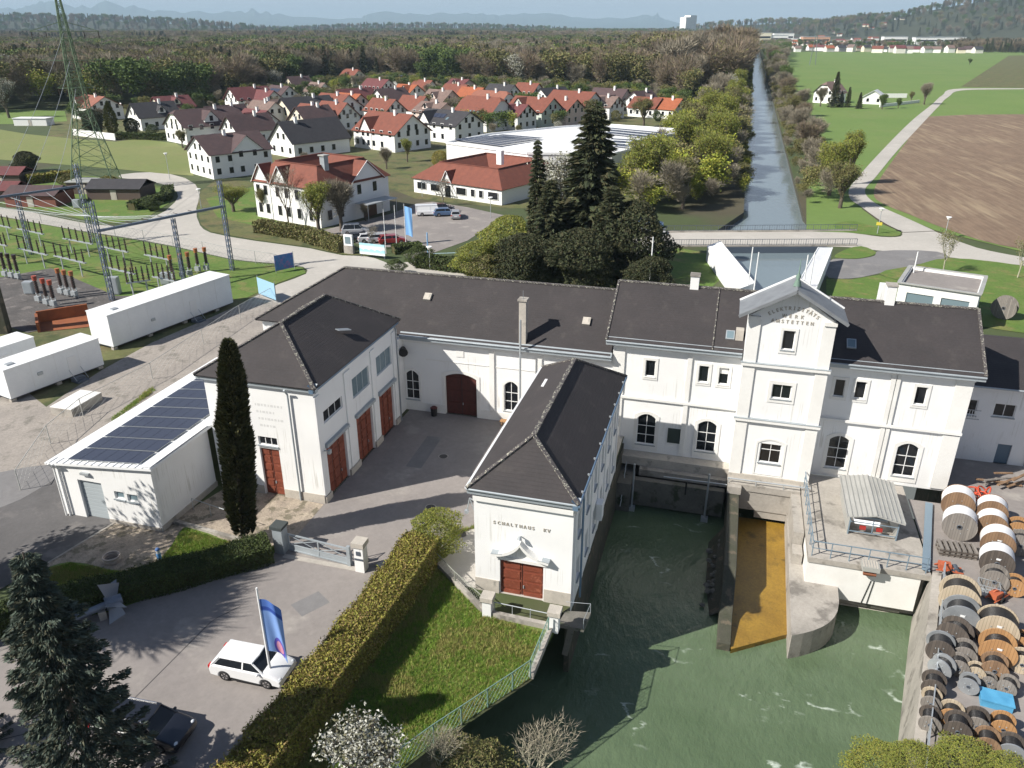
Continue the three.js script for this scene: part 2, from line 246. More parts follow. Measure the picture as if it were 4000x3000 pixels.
// lanes and roads
const strip = (name, L, R, y, m, n = 5) => struct(name, sheet([...smooth(L, n), ...smooth(R, n).reverse()], y), m);
strip('farm_lane', [[28.54,-146.51],[26.39,-153.56],[24.05,-167.5],[22.95,-174.3],[23.76,-186.04],[27.34,-202.68],[39.09,-251.9],[61.92,-343.05],[82.44,-418.86],[98.59,-479.91],[117.17,-534.92],[155.14,-549.56]], [[33.94,-149.08],[31.07,-158.39],[27.67,-169.44],[26.56,-178.83],[27.15,-187.0],[31.13,-203.1],[42.33,-249.01],[62.22,-326.86],[82.25,-404.43],[99.86,-470.82],[118.67,-523.8],[152.85,-541.05]], 0.12, M.road);
struct('road', sheet(smooth([[-14.0,-131.49],[-8.27,-136.51],[19.32,-144.27],[24.6,-142.34],[27.65,-143.53],[28.71,-147.61],[31.96,-152.12],[33.94,-149.08],[38.14,-138.85],[43.73,-134.35],[58.54,-127.33],[54.77,-117.57],[42.33,-129.15],[39.25,-129.58],[32.6,-131.22],[28.16,-131.94],[22.58,-132.69],[18.28,-133.57],[-7.66,-127.19],[-12.14,-122.34],[-16.34,-116.37],[-21.66,-110.9],[-29.76,-104.4],[-35.1,-99.62],[-42.71,-97.94],[-47.6,-102.34],[-47.94,-104.29],[-43.92,-108.07],[-39.03,-111.09],[-32.65,-114.56],[-23.11,-121.63]], 3, true), 0.03), M.road);
struct('forecourt', sheet(smooth([[15.43,-125.3],[18.89,-126.27],[21.78,-129.02],[22.64,-132.12],[31.56,-134.33],[32.54,-130.93],[27.07,-125.38],[21.14,-118.95],[17.04,-115.2],[14.01,-114.81]], 3, true), 0.04), M.asphaltGrey);
struct('road_001', sheet(smooth([[-191.23,-134.33],[-137.97,-121.06],[-128.46,-119.34],[-116.53,-115.71],[-104.98,-114.0],[-102.94,-119.93],[-108.52,-134.91],[-115.12,-144.26],[-124.33,-151.33],[-133.41,-154.93],[-138.64,-155.38],[-142.25,-159.66],[-137.21,-164.53],[-124.25,-159.42],[-110.35,-145.6],[-100.77,-131.06],[-91.05,-118.66],[-85.86,-114.35],[-75.15,-111.36],[-64.18,-109.49],[-57.28,-107.07],[-53.61,-107.55],[-49.56,-105.41],[-43.06,-98.77],[-51.32,-95.29],[-52.84,-85.33],[-53.54,-77.81],[-53.62,-69.55],[-54.56,-66.72],[-56.17,-70.62],[-58.67,-81.77],[-58.87,-90.92],[-57.7,-96.55],[-59.89,-99.65],[-68.1,-100.2],[-72.56,-100.56],[-86.07,-104.85],[-99.89,-108.02],[-108.28,-109.45],[-131.68,-115.08],[-183.93,-128.78]], 2, true), 0.045), M.road);
struct('car_park', sheet([[-68.1,-121.46],[-62.16,-136.7],[-61.09,-146.82],[-58.63,-149.42],[-50.14,-146.2],[-40.9,-141.01],[-41.67,-121.09],[-44.2,-112.75],[-43.58,-108.17],[-47.02,-108.29],[-51.63,-113.62],[-56.55,-113.76],[-61.18,-115.61]], 0.035), M.asphalt);
struct('side_yard', sheet([[-47.08,-24.79],[-73.82,-45.11],[-70.61,-56.96],[-59.2,-51.19],[-60.54,-59.78],[-60.76,-67.84],[-59.38,-77.91],[-58.5,-85.73],[-53.59,-83.2],[-47.79,-68.63],[-49.1,-63.0],[-49.64,-51.9],[-50.42,-43.07],[-43.91,-37.32],[-42.28,-33.73],[-42.02,-29.75]], 0.05), M.gravel);
struct('container_pad', sheet([[-92.13,-59.02],[-82.27,-68.05],[-75.04,-71.77],[-73.14,-99.05],[-61.84,-95.87],[-58.36,-88.89],[-57.4,-75.04],[-60.29,-67.24],[-60.09,-59.91],[-58.85,-50.29],[-62.92,-49.64],[-66.29,-39.39]], 0.02), M.scrub);
struct('driveway', sheet([[-44.82,-25.84],[-55.04,-34.19],[-49.86,-38.88],[-49.38,-42.45],[-43.84,-37.46],[-40.44,-37.56],[-39.79,-37.26],[-40.9,-31.92],[-41.45,-29.21]], 0.055), M.asphaltDark);
struct('driveway_001', sheet([[-51.35,-31.18],[-57.99,-36.6],[-51.98,-41.87],[-49.96,-42.97],[-48.35,-41.41],[-48.64,-37.89]], 0.06), M.asphaltGrey);
struct('courtyard', sheet([[-26.6, -60], [-26.6, -43.6], [-31.5, -43.6], [-31.5, -41], [-27, -38.2], [-20.5, -37.2], [-19, -38.9], [-14.6, -44], [-13.6, -49], [-13.5, -60]], 0.025), M.asphalt);
struct('courtyard_paving', sheet([[-14.62, -44.05], [-19, -38.95], [-20.4, -37.6], [-12.86, -37.4], [-6.9, -37.4], [-6.9, -60], [-13.47, -60], [-13.55, -49]], 0.03), M.road);
struct('earth_bed', sheet([[-40.9,-31.92],[-39.79,-37.26],[-35.7,-37.25],[-35.96,-38.94],[-35.11,-42.69],[-34.17,-46.87],[-29.73,-43.54],[-26.61,-43.44],[-26.51,-39.26],[-28.1,-37.18],[-30.8,-36.95],[-33.49,-35.66],[-33.65,-33.56],[-36.2,-32.35],[-38.71,-31.16]], 0.035), M.rubble);
struct('lawn', sheet(smooth([[-34.59,-38.14],[-29.59,-37.29],[-27.03,-37.74],[-27.4,-36.07],[-31.82,-31.24],[-34.16,-28.84],[-38.42,-29.38],[-40.41,-31.41],[-39.42,-32.69],[-35.51,-32.79],[-33.82,-33.76],[-34.12,-36.02]], 3, true), 0.055), M.grass);
struct('lawn_001', sheet([[-17.6, -39], [-16.5, -39.5], [-14.0, -37.2], [-11.4, -35.2], [-7.2, -35.1], [-7.75, -31], [-11.2, -25.8], [-17, -15], [-20, -8], [-18.8, -18], [-18.0, -28]], 0.045), M.grassDry);
struct('access_road', sheet([[-20.2, -38.4], [-26.4, -37.8], [-31, -33.2], [-41, -23.5], [-70, -4], [-70, 10], [-25, 10], [-20.6, -12], [-19.4, -21], [-18.6, -30], [-18.3, -36]], 0.03), M.asphalt);
struct('substation_lawn', sheet([[-159.17,-119.25],[-131.35,-114.76],[-107.77,-108.89],[-99.43,-107.48],[-85.69,-104.34],[-72.25,-100.11],[-67.82,-99.75],[-59.64,-99.21],[-57.94,-96.97],[-59.21,-91.49],[-59.73,-83.4],[-63.17,-84.42],[-70.2,-73.13],[-98.25,-83.26],[-119.98,-87.24]], 0.05), M.grass);
struct('gravel_bed', sheet([[-102.87,-73.26],[-117.54,-85.25],[-98.25,-83.26],[-95.02,-89.01],[-76.59,-80.65],[-71.92,-81.96],[-71.09,-78.28],[-73.42,-72.22],[-76.57,-66.43],[-82.27,-68.05]], 0.065), patchy(402, 512, 8, [[0.115, 0.105, 0.10], [0.075, 0.07, 0.068], [0.17, 0.155, 0.145]], { th: 0.6, grain: 0.8 }));
struct('verge', sheet(smooth([[28.84,-99.28],[25.75,-113.61],[21.11,-118.7],[27.09,-125.12],[32.55,-130.66],[42.26,-128.87],[54.77,-117.57],[46.05,-95.0],[33.83,-97.46]], 3, true), 0.05), M.grass);
struct('verge_001', sheet(smooth([[16.67,-129.57],[20.49,-134.8],[22.28,-131.44],[21.54,-129.23],[18.92,-126.55],[15.91,-126.25]], 3, true), 0.05), M.grass);
struct('verge_002', sheet(smooth([[18.62,-144.77],[17.54,-149.93],[21.01,-153.59],[23.78,-150.56],[27.97,-145.66],[26.9,-143.32],[24.31,-142.93]], 3, true), 0.075), M.grass);
struct('verge_003', sheet([[-10.34,-109.86],[-10.63,-115.3],[-3.5,-120.52],[-2.92,-116.17],[-5.43,-109.35],[-7.68,-105.97],[-9.82,-105.37]], 0.05), M.grass);
struct('verge_006', sheet([[13.65,-114.01],[16.99,-114.72],[21.04,-118.2],[25.67,-113.15],[28.64,-98.4],[15.52,-94.71],[12.72,-101.84]], 0.042), M.grass);
struct('verge_007', sheet([[-20.67,-109.41],[-11.98,-120.94],[-7.4,-125.75],[-2.96,-123.48],[-0.41,-110.76],[-3.42,-98.25],[-17.65,-94.26]], 0.022), M.grass);
struct('verge_004', sheet([[-110.35,-145.6],[-116.95,-161.48],[-104.23,-158.79],[-85.24,-126.91],[-67.61,-120.53],[-61.18,-115.61],[-53.72,-107.79],[-57.53,-107.57],[-64.47,-110.01],[-75.49,-111.91],[-86.26,-114.94],[-91.34,-119.33],[-100.6,-131.11]], 0.06), M.scrub);
struct('garden_lawn', sheet([[-104.52,-139.46],[-102.64,-156.24],[-86.1,-128.72],[-74.0,-122.34],[-80.3,-120.57],[-91.85,-125.05]], 0.075), M.grass);
struct('village_lawn', sheet([[-212.16,-209.08],[-187.9,-221.95],[-166.94,-221.79],[-104.23,-158.79],[-104.69,-190.25],[-62.85,-151.17],[-42.04,-147.57],[-20.32,-153.68],[-14.8,-232.95],[-20.43,-357.89],[-104.1,-461.19],[-275.96,-453.52],[-287.31,-344.2],[-265.63,-268.97]], 0.02), M.scrub);
struct('verge_005', sheet([[-137.54,-153.77],[-123.32,-149.26],[-114.4,-141.8],[-108.79,-133.41],[-104.41,-121.52],[-106.53,-115.82],[-114.37,-116.72],[-123.9,-120.2],[-141.33,-124.26],[-158.83,-129.31],[-191.45,-158.02],[-163.27,-158.61]], 0.055), M.grass);

// ---------- the power station and its wings ----------
function slab(a, b, c, d, th = 0.16) { // roof plane, corners counter-clockwise seen from above
  const g = new G(), n = new THREE.Vector3().subVectors(b, a).cross(new THREE.Vector3().subVectors(d, a)); if (n.lengthSq() < 1e-9) n.subVectors(c, a).cross(new THREE.Vector3().subVectors(d, a)); n.normalize();
  const dn = (p) => p.clone().addScaledVector(n, -th), A = dn(a), B = dn(b), C = dn(c), D = dn(d);
  g.quad(a, b, c, d).quad(A, D, C, B).quad(A, B, b, a).quad(B, C, c, b).quad(C, D, d, c).quad(D, A, a, d); return g.build();
}
const ridgeCap = (parent, p, q, w = 0.28) => mesh('ridge_cap', new G().bar(p.clone().add(V(0, 0.03, 0)), q.clone().add(V(0, 0.03, 0)), w, 0.12).build(), M.ridge, parent);
function hipRoof(parent, x0, x1, zb, zf, yE, r0, r1, mat = M.roof, caps = true) { // r0 = front ridge end, r1 = back ridge end, ridge along z
  const FL = V(x0, yE, zf), FR = V(x1, yE, zf), BL = V(x0, yE, zb), BR = V(x1, yE, zb);
  mesh('roof_plane', slab(FR, BR, r1, r0), mat, parent); mesh('roof_plane', slab(BL, FL, r0, r1), mat, parent);
  mesh('roof_hip', slab(FL, FR, r0, r0), mat, parent); mesh('roof_hip', slab(BR, BL, r1, r1), mat, parent);
  if (caps) { ridgeCap(parent, r0, r1); for (const [p, q] of [[FL, r0], [FR, r0], [BL, r1], [BR, r1]]) ridgeCap(parent, p, q, 0.22); }
}
const placeW = (m, W) => { m.position.set(...W.o); m.rotation.y = W.a || 0; return m; };
function wallOn(parent, W, outline, holes, mat = M.plaster, th = 0.35, name = 'wall') { return placeW(mesh(name, panelGeo(outline, holes, th), mat, parent), W); }
function windowOn(parent, W, x0, x1, y0, y1, o = {}) {
  const cols = o.cols || 1, rows = o.rows || [1], rise = o.rise || 0, b = o.b || 0.07, m = o.m || 0.05, dz = o.dz ?? 0.14;
  const top = (x) => { if (!rise) return y1; const t = (x1 - x) / (x1 - x0); return y1 - rise + rise * Math.pow(Math.max(0, Math.sin(Math.PI * t)), 0.8); };
  const cells = [], xs = [], ys = [y0 + b]; const iw = (x1 - x0 - 2 * b - m * (cols - 1)) / cols, ih = y1 - rise * 0.75 - y0 - 2 * b - m * (rows.length - 1); let yy = y0 + b;
  for (let r = 0; r < rows.length; r++) {
    const last = r === rows.length - 1, ya = yy, yb = yy + ih * rows[r];
    for (let c = 0; c < cols; c++) {
      const xa = x0 + b + c * (iw + m), xb = xa + iw;
      if (last && rise) { const P = [[xa, ya], [xb, ya]]; for (let k = 0; k <= 4; k++) { const x = xb + (xa - xb) * k / 4; P.push([x, top(x) - b]); } cells.push(P); } else cells.push(rect(xa, xb, ya, yb));
    }
    yy = yb + m;
  }
  const outline = rise ? archRect(x0, x1, y0, y1, rise) : rect(x0, x1, y0, y1);
  const f = placeW(mesh('window', panelGeo(outline, cells, 0.07).translate(0, 0, -dz + 0.035), o.frame || M.frame, parent), W);
  for (const c of cells) mesh('pane', panelGeo(c, [], 0.02).translate(0, 0, -dz), o.glass || M.glass, f);
  if (o.sill !== 0) mesh('sill', bx(x0 - 0.08, x1 + 0.08, y0 - 0.09, y0 - 0.003, -dz, 0.10), o.sillMat || M.zinc, f);
  if (o.surround) { const s = o.surround, O = rise ? archRect(x0 - s, x1 + s, y0 - (o.sb ?? s), y1 + s, rise) : rect(x0 - s, x1 + s, y0 - (o.sb ?? s), y1 + s); mesh('surround', panelGeo(O, [outline], 0.06).translate(0, 0, 0.058), M.plasterTrim, f); }
  return f;
}
const hole = (x0, x1, y0, y1, rise = 0) => rise ? archRect(x0, x1, y0, y1, rise) : rect(x0, x1, y0, y1);
function panelDoor(parent, W, x0, x1, y0, y1, o = {}) { // two-leaf panelled door
  const dz = o.dz ?? 0.2, mat = o.mat || M.redDoor, cols = o.cols || 2, rows = o.rows || 4, rise = o.rise || 0;
  const d = placeW(mesh('door', panelGeo(hole(x0, x1, y0, y1, rise), [], 0.08).translate(0, 0, -dz), mat, parent), W);
  const w = (x1 - x0) / cols, h = (y1 - rise - y0) / rows;
  for (let c = 0; c < cols; c++) for (let r = 0; r < rows; r++) mesh('door_panel', bx(x0 + c * w + 0.12, x0 + (c + 1) * w - 0.12, y0 + r * h + 0.09, y0 + (r + 1) * h - 0.09, -dz, -dz + 0.045), mat, d);
  for (let c = 1; c < cols; c++) mesh('door_gap', bx(x0 + c * w - 0.02, x0 + c * w + 0.02, y0, y1 - rise * 0.1, -dz, -dz + 0.012), M.black, d);
  mesh('handle', bx(x0 + w * Math.ceil(cols / 2) + 0.08, x0 + w * Math.ceil(cols / 2) + 0.14, y0 + 1.0, y0 + 1.2, -dz + 0.046, -dz + 0.1), M.galv, d);
  if (o.header) mesh('header', bx(x0 - 0.25, x1 + 0.25, y1 + 0.02, y1 + 0.28, -0.05, 0.28), o.header, d);
  return d;
}
const strap = (parent, name, W, x0, x1, y0, y1, z0, z1, mat) => placeW(mesh(name, bx(x0, x1, y0, y1, z0, z1), mat, parent), W);
function eave(parent, W, x0, x1, y, mat = M.zinc) { // box gutter with sloping flashing, cornice below
  placeW(mesh('eave_flashing', new G().quad(V(x0, y - 0.04, 0.62), V(x1, y - 0.04, 0.62), V(x1, y + 0.24, 0.22), V(x0, y + 0.24, 0.22)).box(x0, x1, y - 0.34, y - 0.045, 0.3, 0.62).build(), mat, parent), W);
  placeW(mesh('gutter', new G().rod(V(x0, y - 0.02, 0.66), V(x1, y - 0.02, 0.66), 0.085, 0.085, 8).build(), mat, parent), W);
}
function downpipe(parent, x, z, y0, y1, mat = M.zinc) { mesh('downpipe', new G().rod(V(x, y0, z), V(x, y1 - 0.5, z), 0.07, 0.07, 8).rod(V(x, y1 - 0.5, z), V(x, y1, z + 0.35), 0.07, 0.07, 8).build(), mat, parent); }

// --- turbine hall, left low part
{
  const b = thing('turbine_hall', 'long white hall with dark roof and arched brown gate behind the courtyard', 'building');
  const W = { o: [0, 0, -60], a: 0 };
  const wins = [[-26.9, -25.6, 1.08, 3.95], [-17.6, -16.3, 1.08, 3.95], [-13.0, -11.7, 1.08, 3.95]];
  wallOn(b, W, rect(-41, -8.2, -0.3, 7.45), [...wins.map((w) => hole(...w, 0.45)), hole(-23.1, -20.12, 0, 4.15, 0.42)]);
  for (const w of wins) windowOn(b, W, ...w, { cols: 2, rows: [0.36, 0.34, 0.3], rise: 0.45, surround: 0.2, sb: 0.3 });
  panelDoor(b, W, -23.1, -20.12, 0, 4.15, { rise: 0.42, mat: M.darkDoor, rows: 3, dz: 0.28 });
  mesh('door_surround', panelGeo(archRect(-23.4, -19.82, -0.12, 4.45, 0.42), [archRect(-23.1, -20.12, -0.1, 4.15, 0.42)], 0.06).translate(0, 0, -59.942), M.plasterTrim, b);
  for (const [x0, x1] of [[-18.9, -18.45], [-14.75, -14.2], [-10.2, -9.75], [-27.4, -27.0]]) strap(b, 'pilaster', W, x0, x1, 0.9, 6.7, 0.004, 0.14, M.plasterTrim);
  strap(b, 'cornice', W, -27.4, -8.25, 6.72, 7.06, 0.004, 0.2, M.plasterTrim);
  strap(b, 'string_course', W, -24.8, -19.0, 5.15, 5.22, 0.004, 0.05, M.plasterTrim); strap(b, 'string_course', W, -18.4, -14.8, 5.15, 5.22, 0.004, 0.05, M.plasterTrim);
  strap(b, 'plinth', W, -27.4, -23.12, 0, 0.85, 0.004, 0.09, M.plasterTrim); strap(b, 'plinth', W, -20.1, -8.25, 0, 0.85, 0.004, 0.09, M.plasterTrim);
  strap(b, 'relief_plate', W, -21.95, -21.25, 5.75, 6.35, 0.004, 0.05, M.plasterTrim);
  mesh('wall', bx(-41, -8.2, -0.3, 7.4, -71, -70.7), M.plaster, b); mesh('wall', bx(-41, -40.7, -0.3, 7.4, -70.65, -60.36), M.plaster, b);
  const r0 = V(-34.8, 11.35, -65.3), r1 = V(-8.35, 11.35, -65.3), e = 7.5;
  mesh('roof_plane', slab(V(-41.4, e, -59.5), V(-8.35, e, -59.5), r1, r0), M.roof, b); mesh('roof_plane', slab(V(-8.35, e, -71.2), V(-41.4, e, -71.2), r0, r1), M.roof, b);
  mesh('roof_hip', slab(V(-41.4, e, -71.2), V(-41.4, e, -59.5), r0, r0), M.roof, b);
  ridgeCap(b, r0, r1); ridgeCap(b, V(-41.4, e, -59.5), r0);
  eave(b, W, -27.0, -8.25, 7.45);
  for (const [x, z, y] of [[-25.6, -63.1, 9.85], [-10.9, -62.2, 9.25]]) { const k = mesh('roof_vent', new G().box(-0.33, 0.33, -0.1, 0.24, -0.38, 0.38).build(), M.plinth, b); k.position.set(x, y, z); k.rotation.x = 0.58; }
  const c = mesh('chimney', bx(-16.2, -15.6, 7.3, 11.45, -60.35, -59.75), M.plinth, b); mesh('chimney_cap', bx(-16.3, -15.5, 11.453, 11.62, -60.45, -59.65), M.concrete, c); mesh('lightning_rod', new G().rod(V(-15.9, 11.62, -60), V(-15.9, 12.3, -60), 0.02).build(), M.steel, c);
  mesh('standpipe', new G().rod(V(-15.85, 0, -58.95), V(-15.85, 10.1, -58.95), 0.09).build(), M.galv, b);
  mesh('alarm_horn', new G().rod(V(-26.95, 6.0, -59.9), V(-26.6, 5.9, -59.2), 0.25, 0.42, 10).build(), M.black, b);
}
// --- power house with tower
const font = await new FontLoader().loadAsync('fonts/droid/droid_sans_bold.typeface.json');
const lettering = (ch, size, depth = 0.03) => { const g = new TextGeometry(ch, { font, size, depth, curveSegments: 4, bevelEnabled: false }); g.computeBoundingBox(); return g; };
M.letterGold = flat(0.42, 0.30, 0.15, 0.6); M.letterGrey = flat(0.36, 0.33, 0.28, 0.7);
{
  const b = thing('power_house', 'tall white power house with gabled inscribed front tower above the tailwater', 'building');
  const W = { o: [0, 0, -60], a: 0 }, T = { o: [0, 0, -58.2], a: 0 };
  const up = [[-5.48, -4.68, 5.86, 7.3], [-1.2, -0.42, 5.86, 7.3], [0.38, 1.14, 5.86, 7.3], [9.1, 9.86, 5.9, 7.34], [10.6, 11.36, 5.9, 7.34], [14.84, 15.62, 5.95, 7.42]];
  const ar = [[-5.82, -4.24, -0.48, 2.42], [-0.82, 0.76, -0.45, 2.45], [9.44, 11.0, -0.4, 2.55], [14.46, 16.04, -0.35, 2.6]];
  wallOn(b, W, rect(-8.2, 2.1, -1.2, 8.7), [...up.slice(0, 3).map((w) => hole(...w)), ...ar.slice(0, 2).map((w) => hole(...w, 0.42))]);
  wallOn(b, W, rect(8.2, 18.6, -1.2, 8.7), [...up.slice(3).map((w) => hole(...w)), ...ar.slice(2).map((w) => hole(...w, 0.42))]);
  up.forEach((w, i) => windowOn(b, W, ...w, { surround: 0.22, sb: 0.28, frame: M.frame, b: 0.05, sillMat: M.plasterTrim }));
  strap(b, 'blind', W, 0.45, 1.07, 6.75, 7.24, -0.11, -0.1, M.plasterTrim);
  for (const w of ar) windowOn(b, W, ...w, { cols: 2, rows: [0.34, 0.34, 0.32], rise: 0.42, surround: 0.26, sb: 0.5 });
  strap(b, 'shutter', W, -3.2, -1.98, 0.0, 1.36, 0.004, 0.07, flat(0.03, 0.045, 0.04, 0.6));
  for (const [x0, x1] of [[-8.15, -7.2], [-2.15, -1.78], [12.95, 13.28], [13.36, 13.62], [17.35, 18.55]]) { strap(b, 'pilaster', W, x0, x1, 3.95, 8.3, 0.004, 0.13, M.plasterTrim); strap(b, 'pilaster', W, x0, x1, -1.0, 3.72, 0.004, 0.13, M.plasterTrim); }
  strap(b, 'string_course', W, -8.15, 2.05, 3.73, 3.94, 0.004, 0.2, M.plasterTrim); strap(b, 'string_course', W, 8.2, 18.6, 3.83, 4.04, 0.15, 0.24, M.plasterTrim);
  strap(b, 'cornice', W, -8.15, 2.05, 8.31, 8.7, 0.004, 0.24, M.plasterTrim); strap(b, 'cornice', W, 8.2, 18.6, 8.31, 8.7, 0.004, 0.24, M.plasterTrim);
  mesh('wall', bx(-8.2, -7.85, 7.0, 8.7, -70.6, -60.36), M.plaster, b);
  mesh('wall', new G().box(18.25, 18.6, -1.2, 8.7, -70.6, -60.36).build(), M.plaster, b);
  mesh('gable_wall', new G().prism([[0, 0], [0.3, 0], [0.3, 0.3], [0, 0.3]], 0, 0.01).tri(V(18.6, 8.7, -60), V(18.6, 8.7, -70.6), V(18.6, 12.1, -65.1)).build(), M.plaster, b);
  mesh('wall', bx(-8.2, 18.6, -1.2, 8.7, -70.95, -70.62), M.plaster, b);
  // roof of the long body
  const e = 8.92, r0 = V(-8.75, 12.25, -65.1), r1 = V(19.1, 12.25, -65.1);
  mesh('roof_plane', slab(V(-8.75, e, -59.45), V(19.1, e, -59.45), r1, r0), M.roof, b); mesh('roof_plane', slab(V(19.1, e, -71), V(-8.75, e, -71), r0, r1), M.roof, b);
  ridgeCap(b, r0, r1); ridgeCap(b, V(-8.75, e, -59.45), r0, 0.16); ridgeCap(b, V(19.05, e, -59.45), r1, 0.2); ridgeCap(b, V(-0.35, e, -59.45), V(-0.35, 12.25, -65.1), 0.1);
  eave(b, W, -8.75, 1.95, 8.88); eave(b, W, 8.3, 19.1, 8.88);
  for (const [x, z, y0, y1] of [[-2.4, -65.2, 11, 13.2], [12.7, -65.2, 11, 13.6]]) { const c = mesh('chimney', bx(x - 0.35, x + 0.35, y0, y1, z - 0.4, z + 0.4), M.plaster, b); mesh('chimney_cap', bx(x - 0.42, x + 0.42, y1 + 0.003, y1 + 0.12, z - 0.47, z + 0.47), M.concrete, c); }
  { const c = mesh('chimney', bx(12.0, 12.5, 11.4, 13.4, -66.5, -66), M.plaster, b); }
  const sk = mesh('skylight', bx(-0.34, 0.34, -0.05, 0.12, -0.45, 0.45), M.zinc, b); sk.position.set(0.9, 9.75, -60.9); sk.rotation.x = 0.52; const sp = mesh('pane', bx(-0.26, 0.26, 0.123, 0.13, -0.36, 0.36), M.glassPale, sk);
  const sk2 = mesh('skylight', bx(-0.34, 0.34, -0.05, 0.12, -0.45, 0.45), M.zinc, b); sk2.position.set(9.9, 9.9, -61.1); sk2.rotation.x = 0.52; mesh('pane', bx(-0.26, 0.26, 0.123, 0.13, -0.36, 0.36), M.glassPale, sk2);
  mesh('side_vent', bx(1.3, 1.9, 8.95, 10.4, -61.2, -60.5), M.plinth, b);
  // tower
  const mid = [4.42, 5.86, 5.95, 7.15], tw = [4.63, 5.5, 10.02, 11.55], gw = [4.2, 5.82, 0.25, 1.95], ap = 14.62, xc = 5.12;
  wallOn(b, T, [[2.05, -1.2], [8.2, -1.2], [8.2, 12.45], [xc, ap], [2.05, 12.45]], [hole(...mid), hole(...tw), hole(...gw)], M.plaster, 0.35, 'tower_wall');
  mesh('tower_wall', bx(7.85, 8.2, -1.2, 12.4, -60.6, -58.56), M.plaster, b); mesh('tower_wall', bx(2.05, 2.4, -1.2, 12.4, -60.6, -58.56), M.plaster, b); mesh('tower_wall', bx(2.05, 8.2, 8.6, 12.4, -60.95, -60.62), M.plaster, b);
  windowOn(b, T, ...mid, { cols: 2, surround: 0.28, sb: 0.34 }); windowOn(b, T, ...tw, { cols: 1, surround: 0.2, sb: 0.3, b: 0.06 }); windowOn(b, T, ...gw, { cols: 2, rows: [0.7, 0.3], surround: 0 });
  placeW(mesh('niche_arch', panelGeo(archRect(3.85, 6.15, -0.85, 2.45, 0.35), [archRect(4.0, 6.0, -0.8, 2.3, 0.35)], 0.05).translate(0, 0, 0.052), M.plasterTrim, b), T);
  for (const [y0, y1] of [[-1.0, 3.8], [4.05, 8.5], [8.8, 12.2]]) for (const [x0, x1] of [[2.05, 2.95], [7.3, 8.2]]) strap(b, 'quoin_strip', T, x0, x1, y0, y1, 0.004, 0.12, M.plasterTrim);
  for (const y of [3.82, 8.52]) { placeW(mesh('tower_band', new G().box(1.9, 8.35, y, y + 0.24, 0.004, 0.28).box(8.204, 8.35, y, y + 0.24, -1.7, 0.0).build(), M.plasterTrim, b), T); placeW(mesh('band_flashing', bx(1.86, 8.39, y + 0.245, y + 0.275, 0.004, 0.31), M.zinc, b), T); }
  for (const x of [2.0, 7.35]) strap(b, 'eave_block', T, x, x + 0.9, 12.22, 12.5, 0.004, 0.24, M.plasterTrim);
  strap(b, 'tower_plinth', T, 2.0, 8.25, -1.9, -1.0, 0.004, 0.16, M.plinth);
  mesh('tower_plinth', bx(8.205, 8.3, -1.9, -1.0, -60, -58.1), M.plinth, b);
  const zf = -57.4, zb = -60.8, tip = 12.74, A = V(xc, 14.95, zf), Bk = V(xc, 14.95, zb);
  mesh('tower_roof_plane', slab(V(1.3, tip, zb), V(1.3, tip, zf), A, Bk, 0.12), M.towerZinc = patchy(36, 128, 3, [[0.24, 0.255, 0.27], [0.19, 0.20, 0.215]], { rough: 0.55, metal: 0.2, grain: 0.12 }), b); mesh('tower_roof_plane', slab(V(8.9, tip, zf), V(8.9, tip, zb), Bk, A, 0.12), M.towerZinc, b);
  for (const [x, s] of [[1.3, -1], [8.9, 1]]) mesh('verge_board', new G().bar(V(x, tip - 0.15, zf + 0.02), V(xc, 14.8, zf + 0.02), 0.08, 0.22).build(), M.towerZinc, b);
  for (const [x, s] of [[1.3, -1], [8.9, 1]]) mesh('verge_seam', new G().bar(V(x, tip + 0.06, zb), V(xc, 15.01, zb), 0.12, 0.12).build(), M.white, b);
  const f = mesh('finial', new G().rod(V(xc, 14.9, -58.6), V(xc, 15.3, -58.6), 0.3, 0.18, 8).rod(V(xc, 15.3, -58.6), V(xc, 15.6, -58.6), 0.09, 0.2, 8).rod(V(xc, 15.6, -58.6), V(xc, 15.85, -58.6), 0.2, 0.05, 8).rod(V(xc, 15.85, -58.6), V(xc, 16.9, -58.6), 0.05, 0.02, 6).build(), flat(0.18, 0.27, 0.22, 0.6), b);
  // inscription
  const put = (s, x, y, rot, size) => { const g = lettering(s, size); const bb = g.boundingBox; g.translate(-(bb.max.x + bb.min.x) / 2, 0, 0); const m = mesh('letter', g, M.letterGrey, b); m.position.set(x, y, -58.2 + 0.003); m.rotation.z = rot; };
  const arc = 'ELEKTRIZITÄTS'; [...arc].forEach((c, i) => { const t = (i - (arc.length - 1) / 2) / (arc.length - 1), a = -t * 1.25, R = 2.75; put(c, xc + 0.03 - R * Math.sin(a), 10.42 + R * Math.cos(a), a, 0.27); });
  [...'WERK'].forEach((c, i) => put(c, xc - 0.6 + i * 0.42, 12.56, 0, 0.26));
  [...'AMSTETTEN'].forEach((c, i) => put(c, xc - 1.36 + i * 0.345, 12.12, 0, 0.26));
}
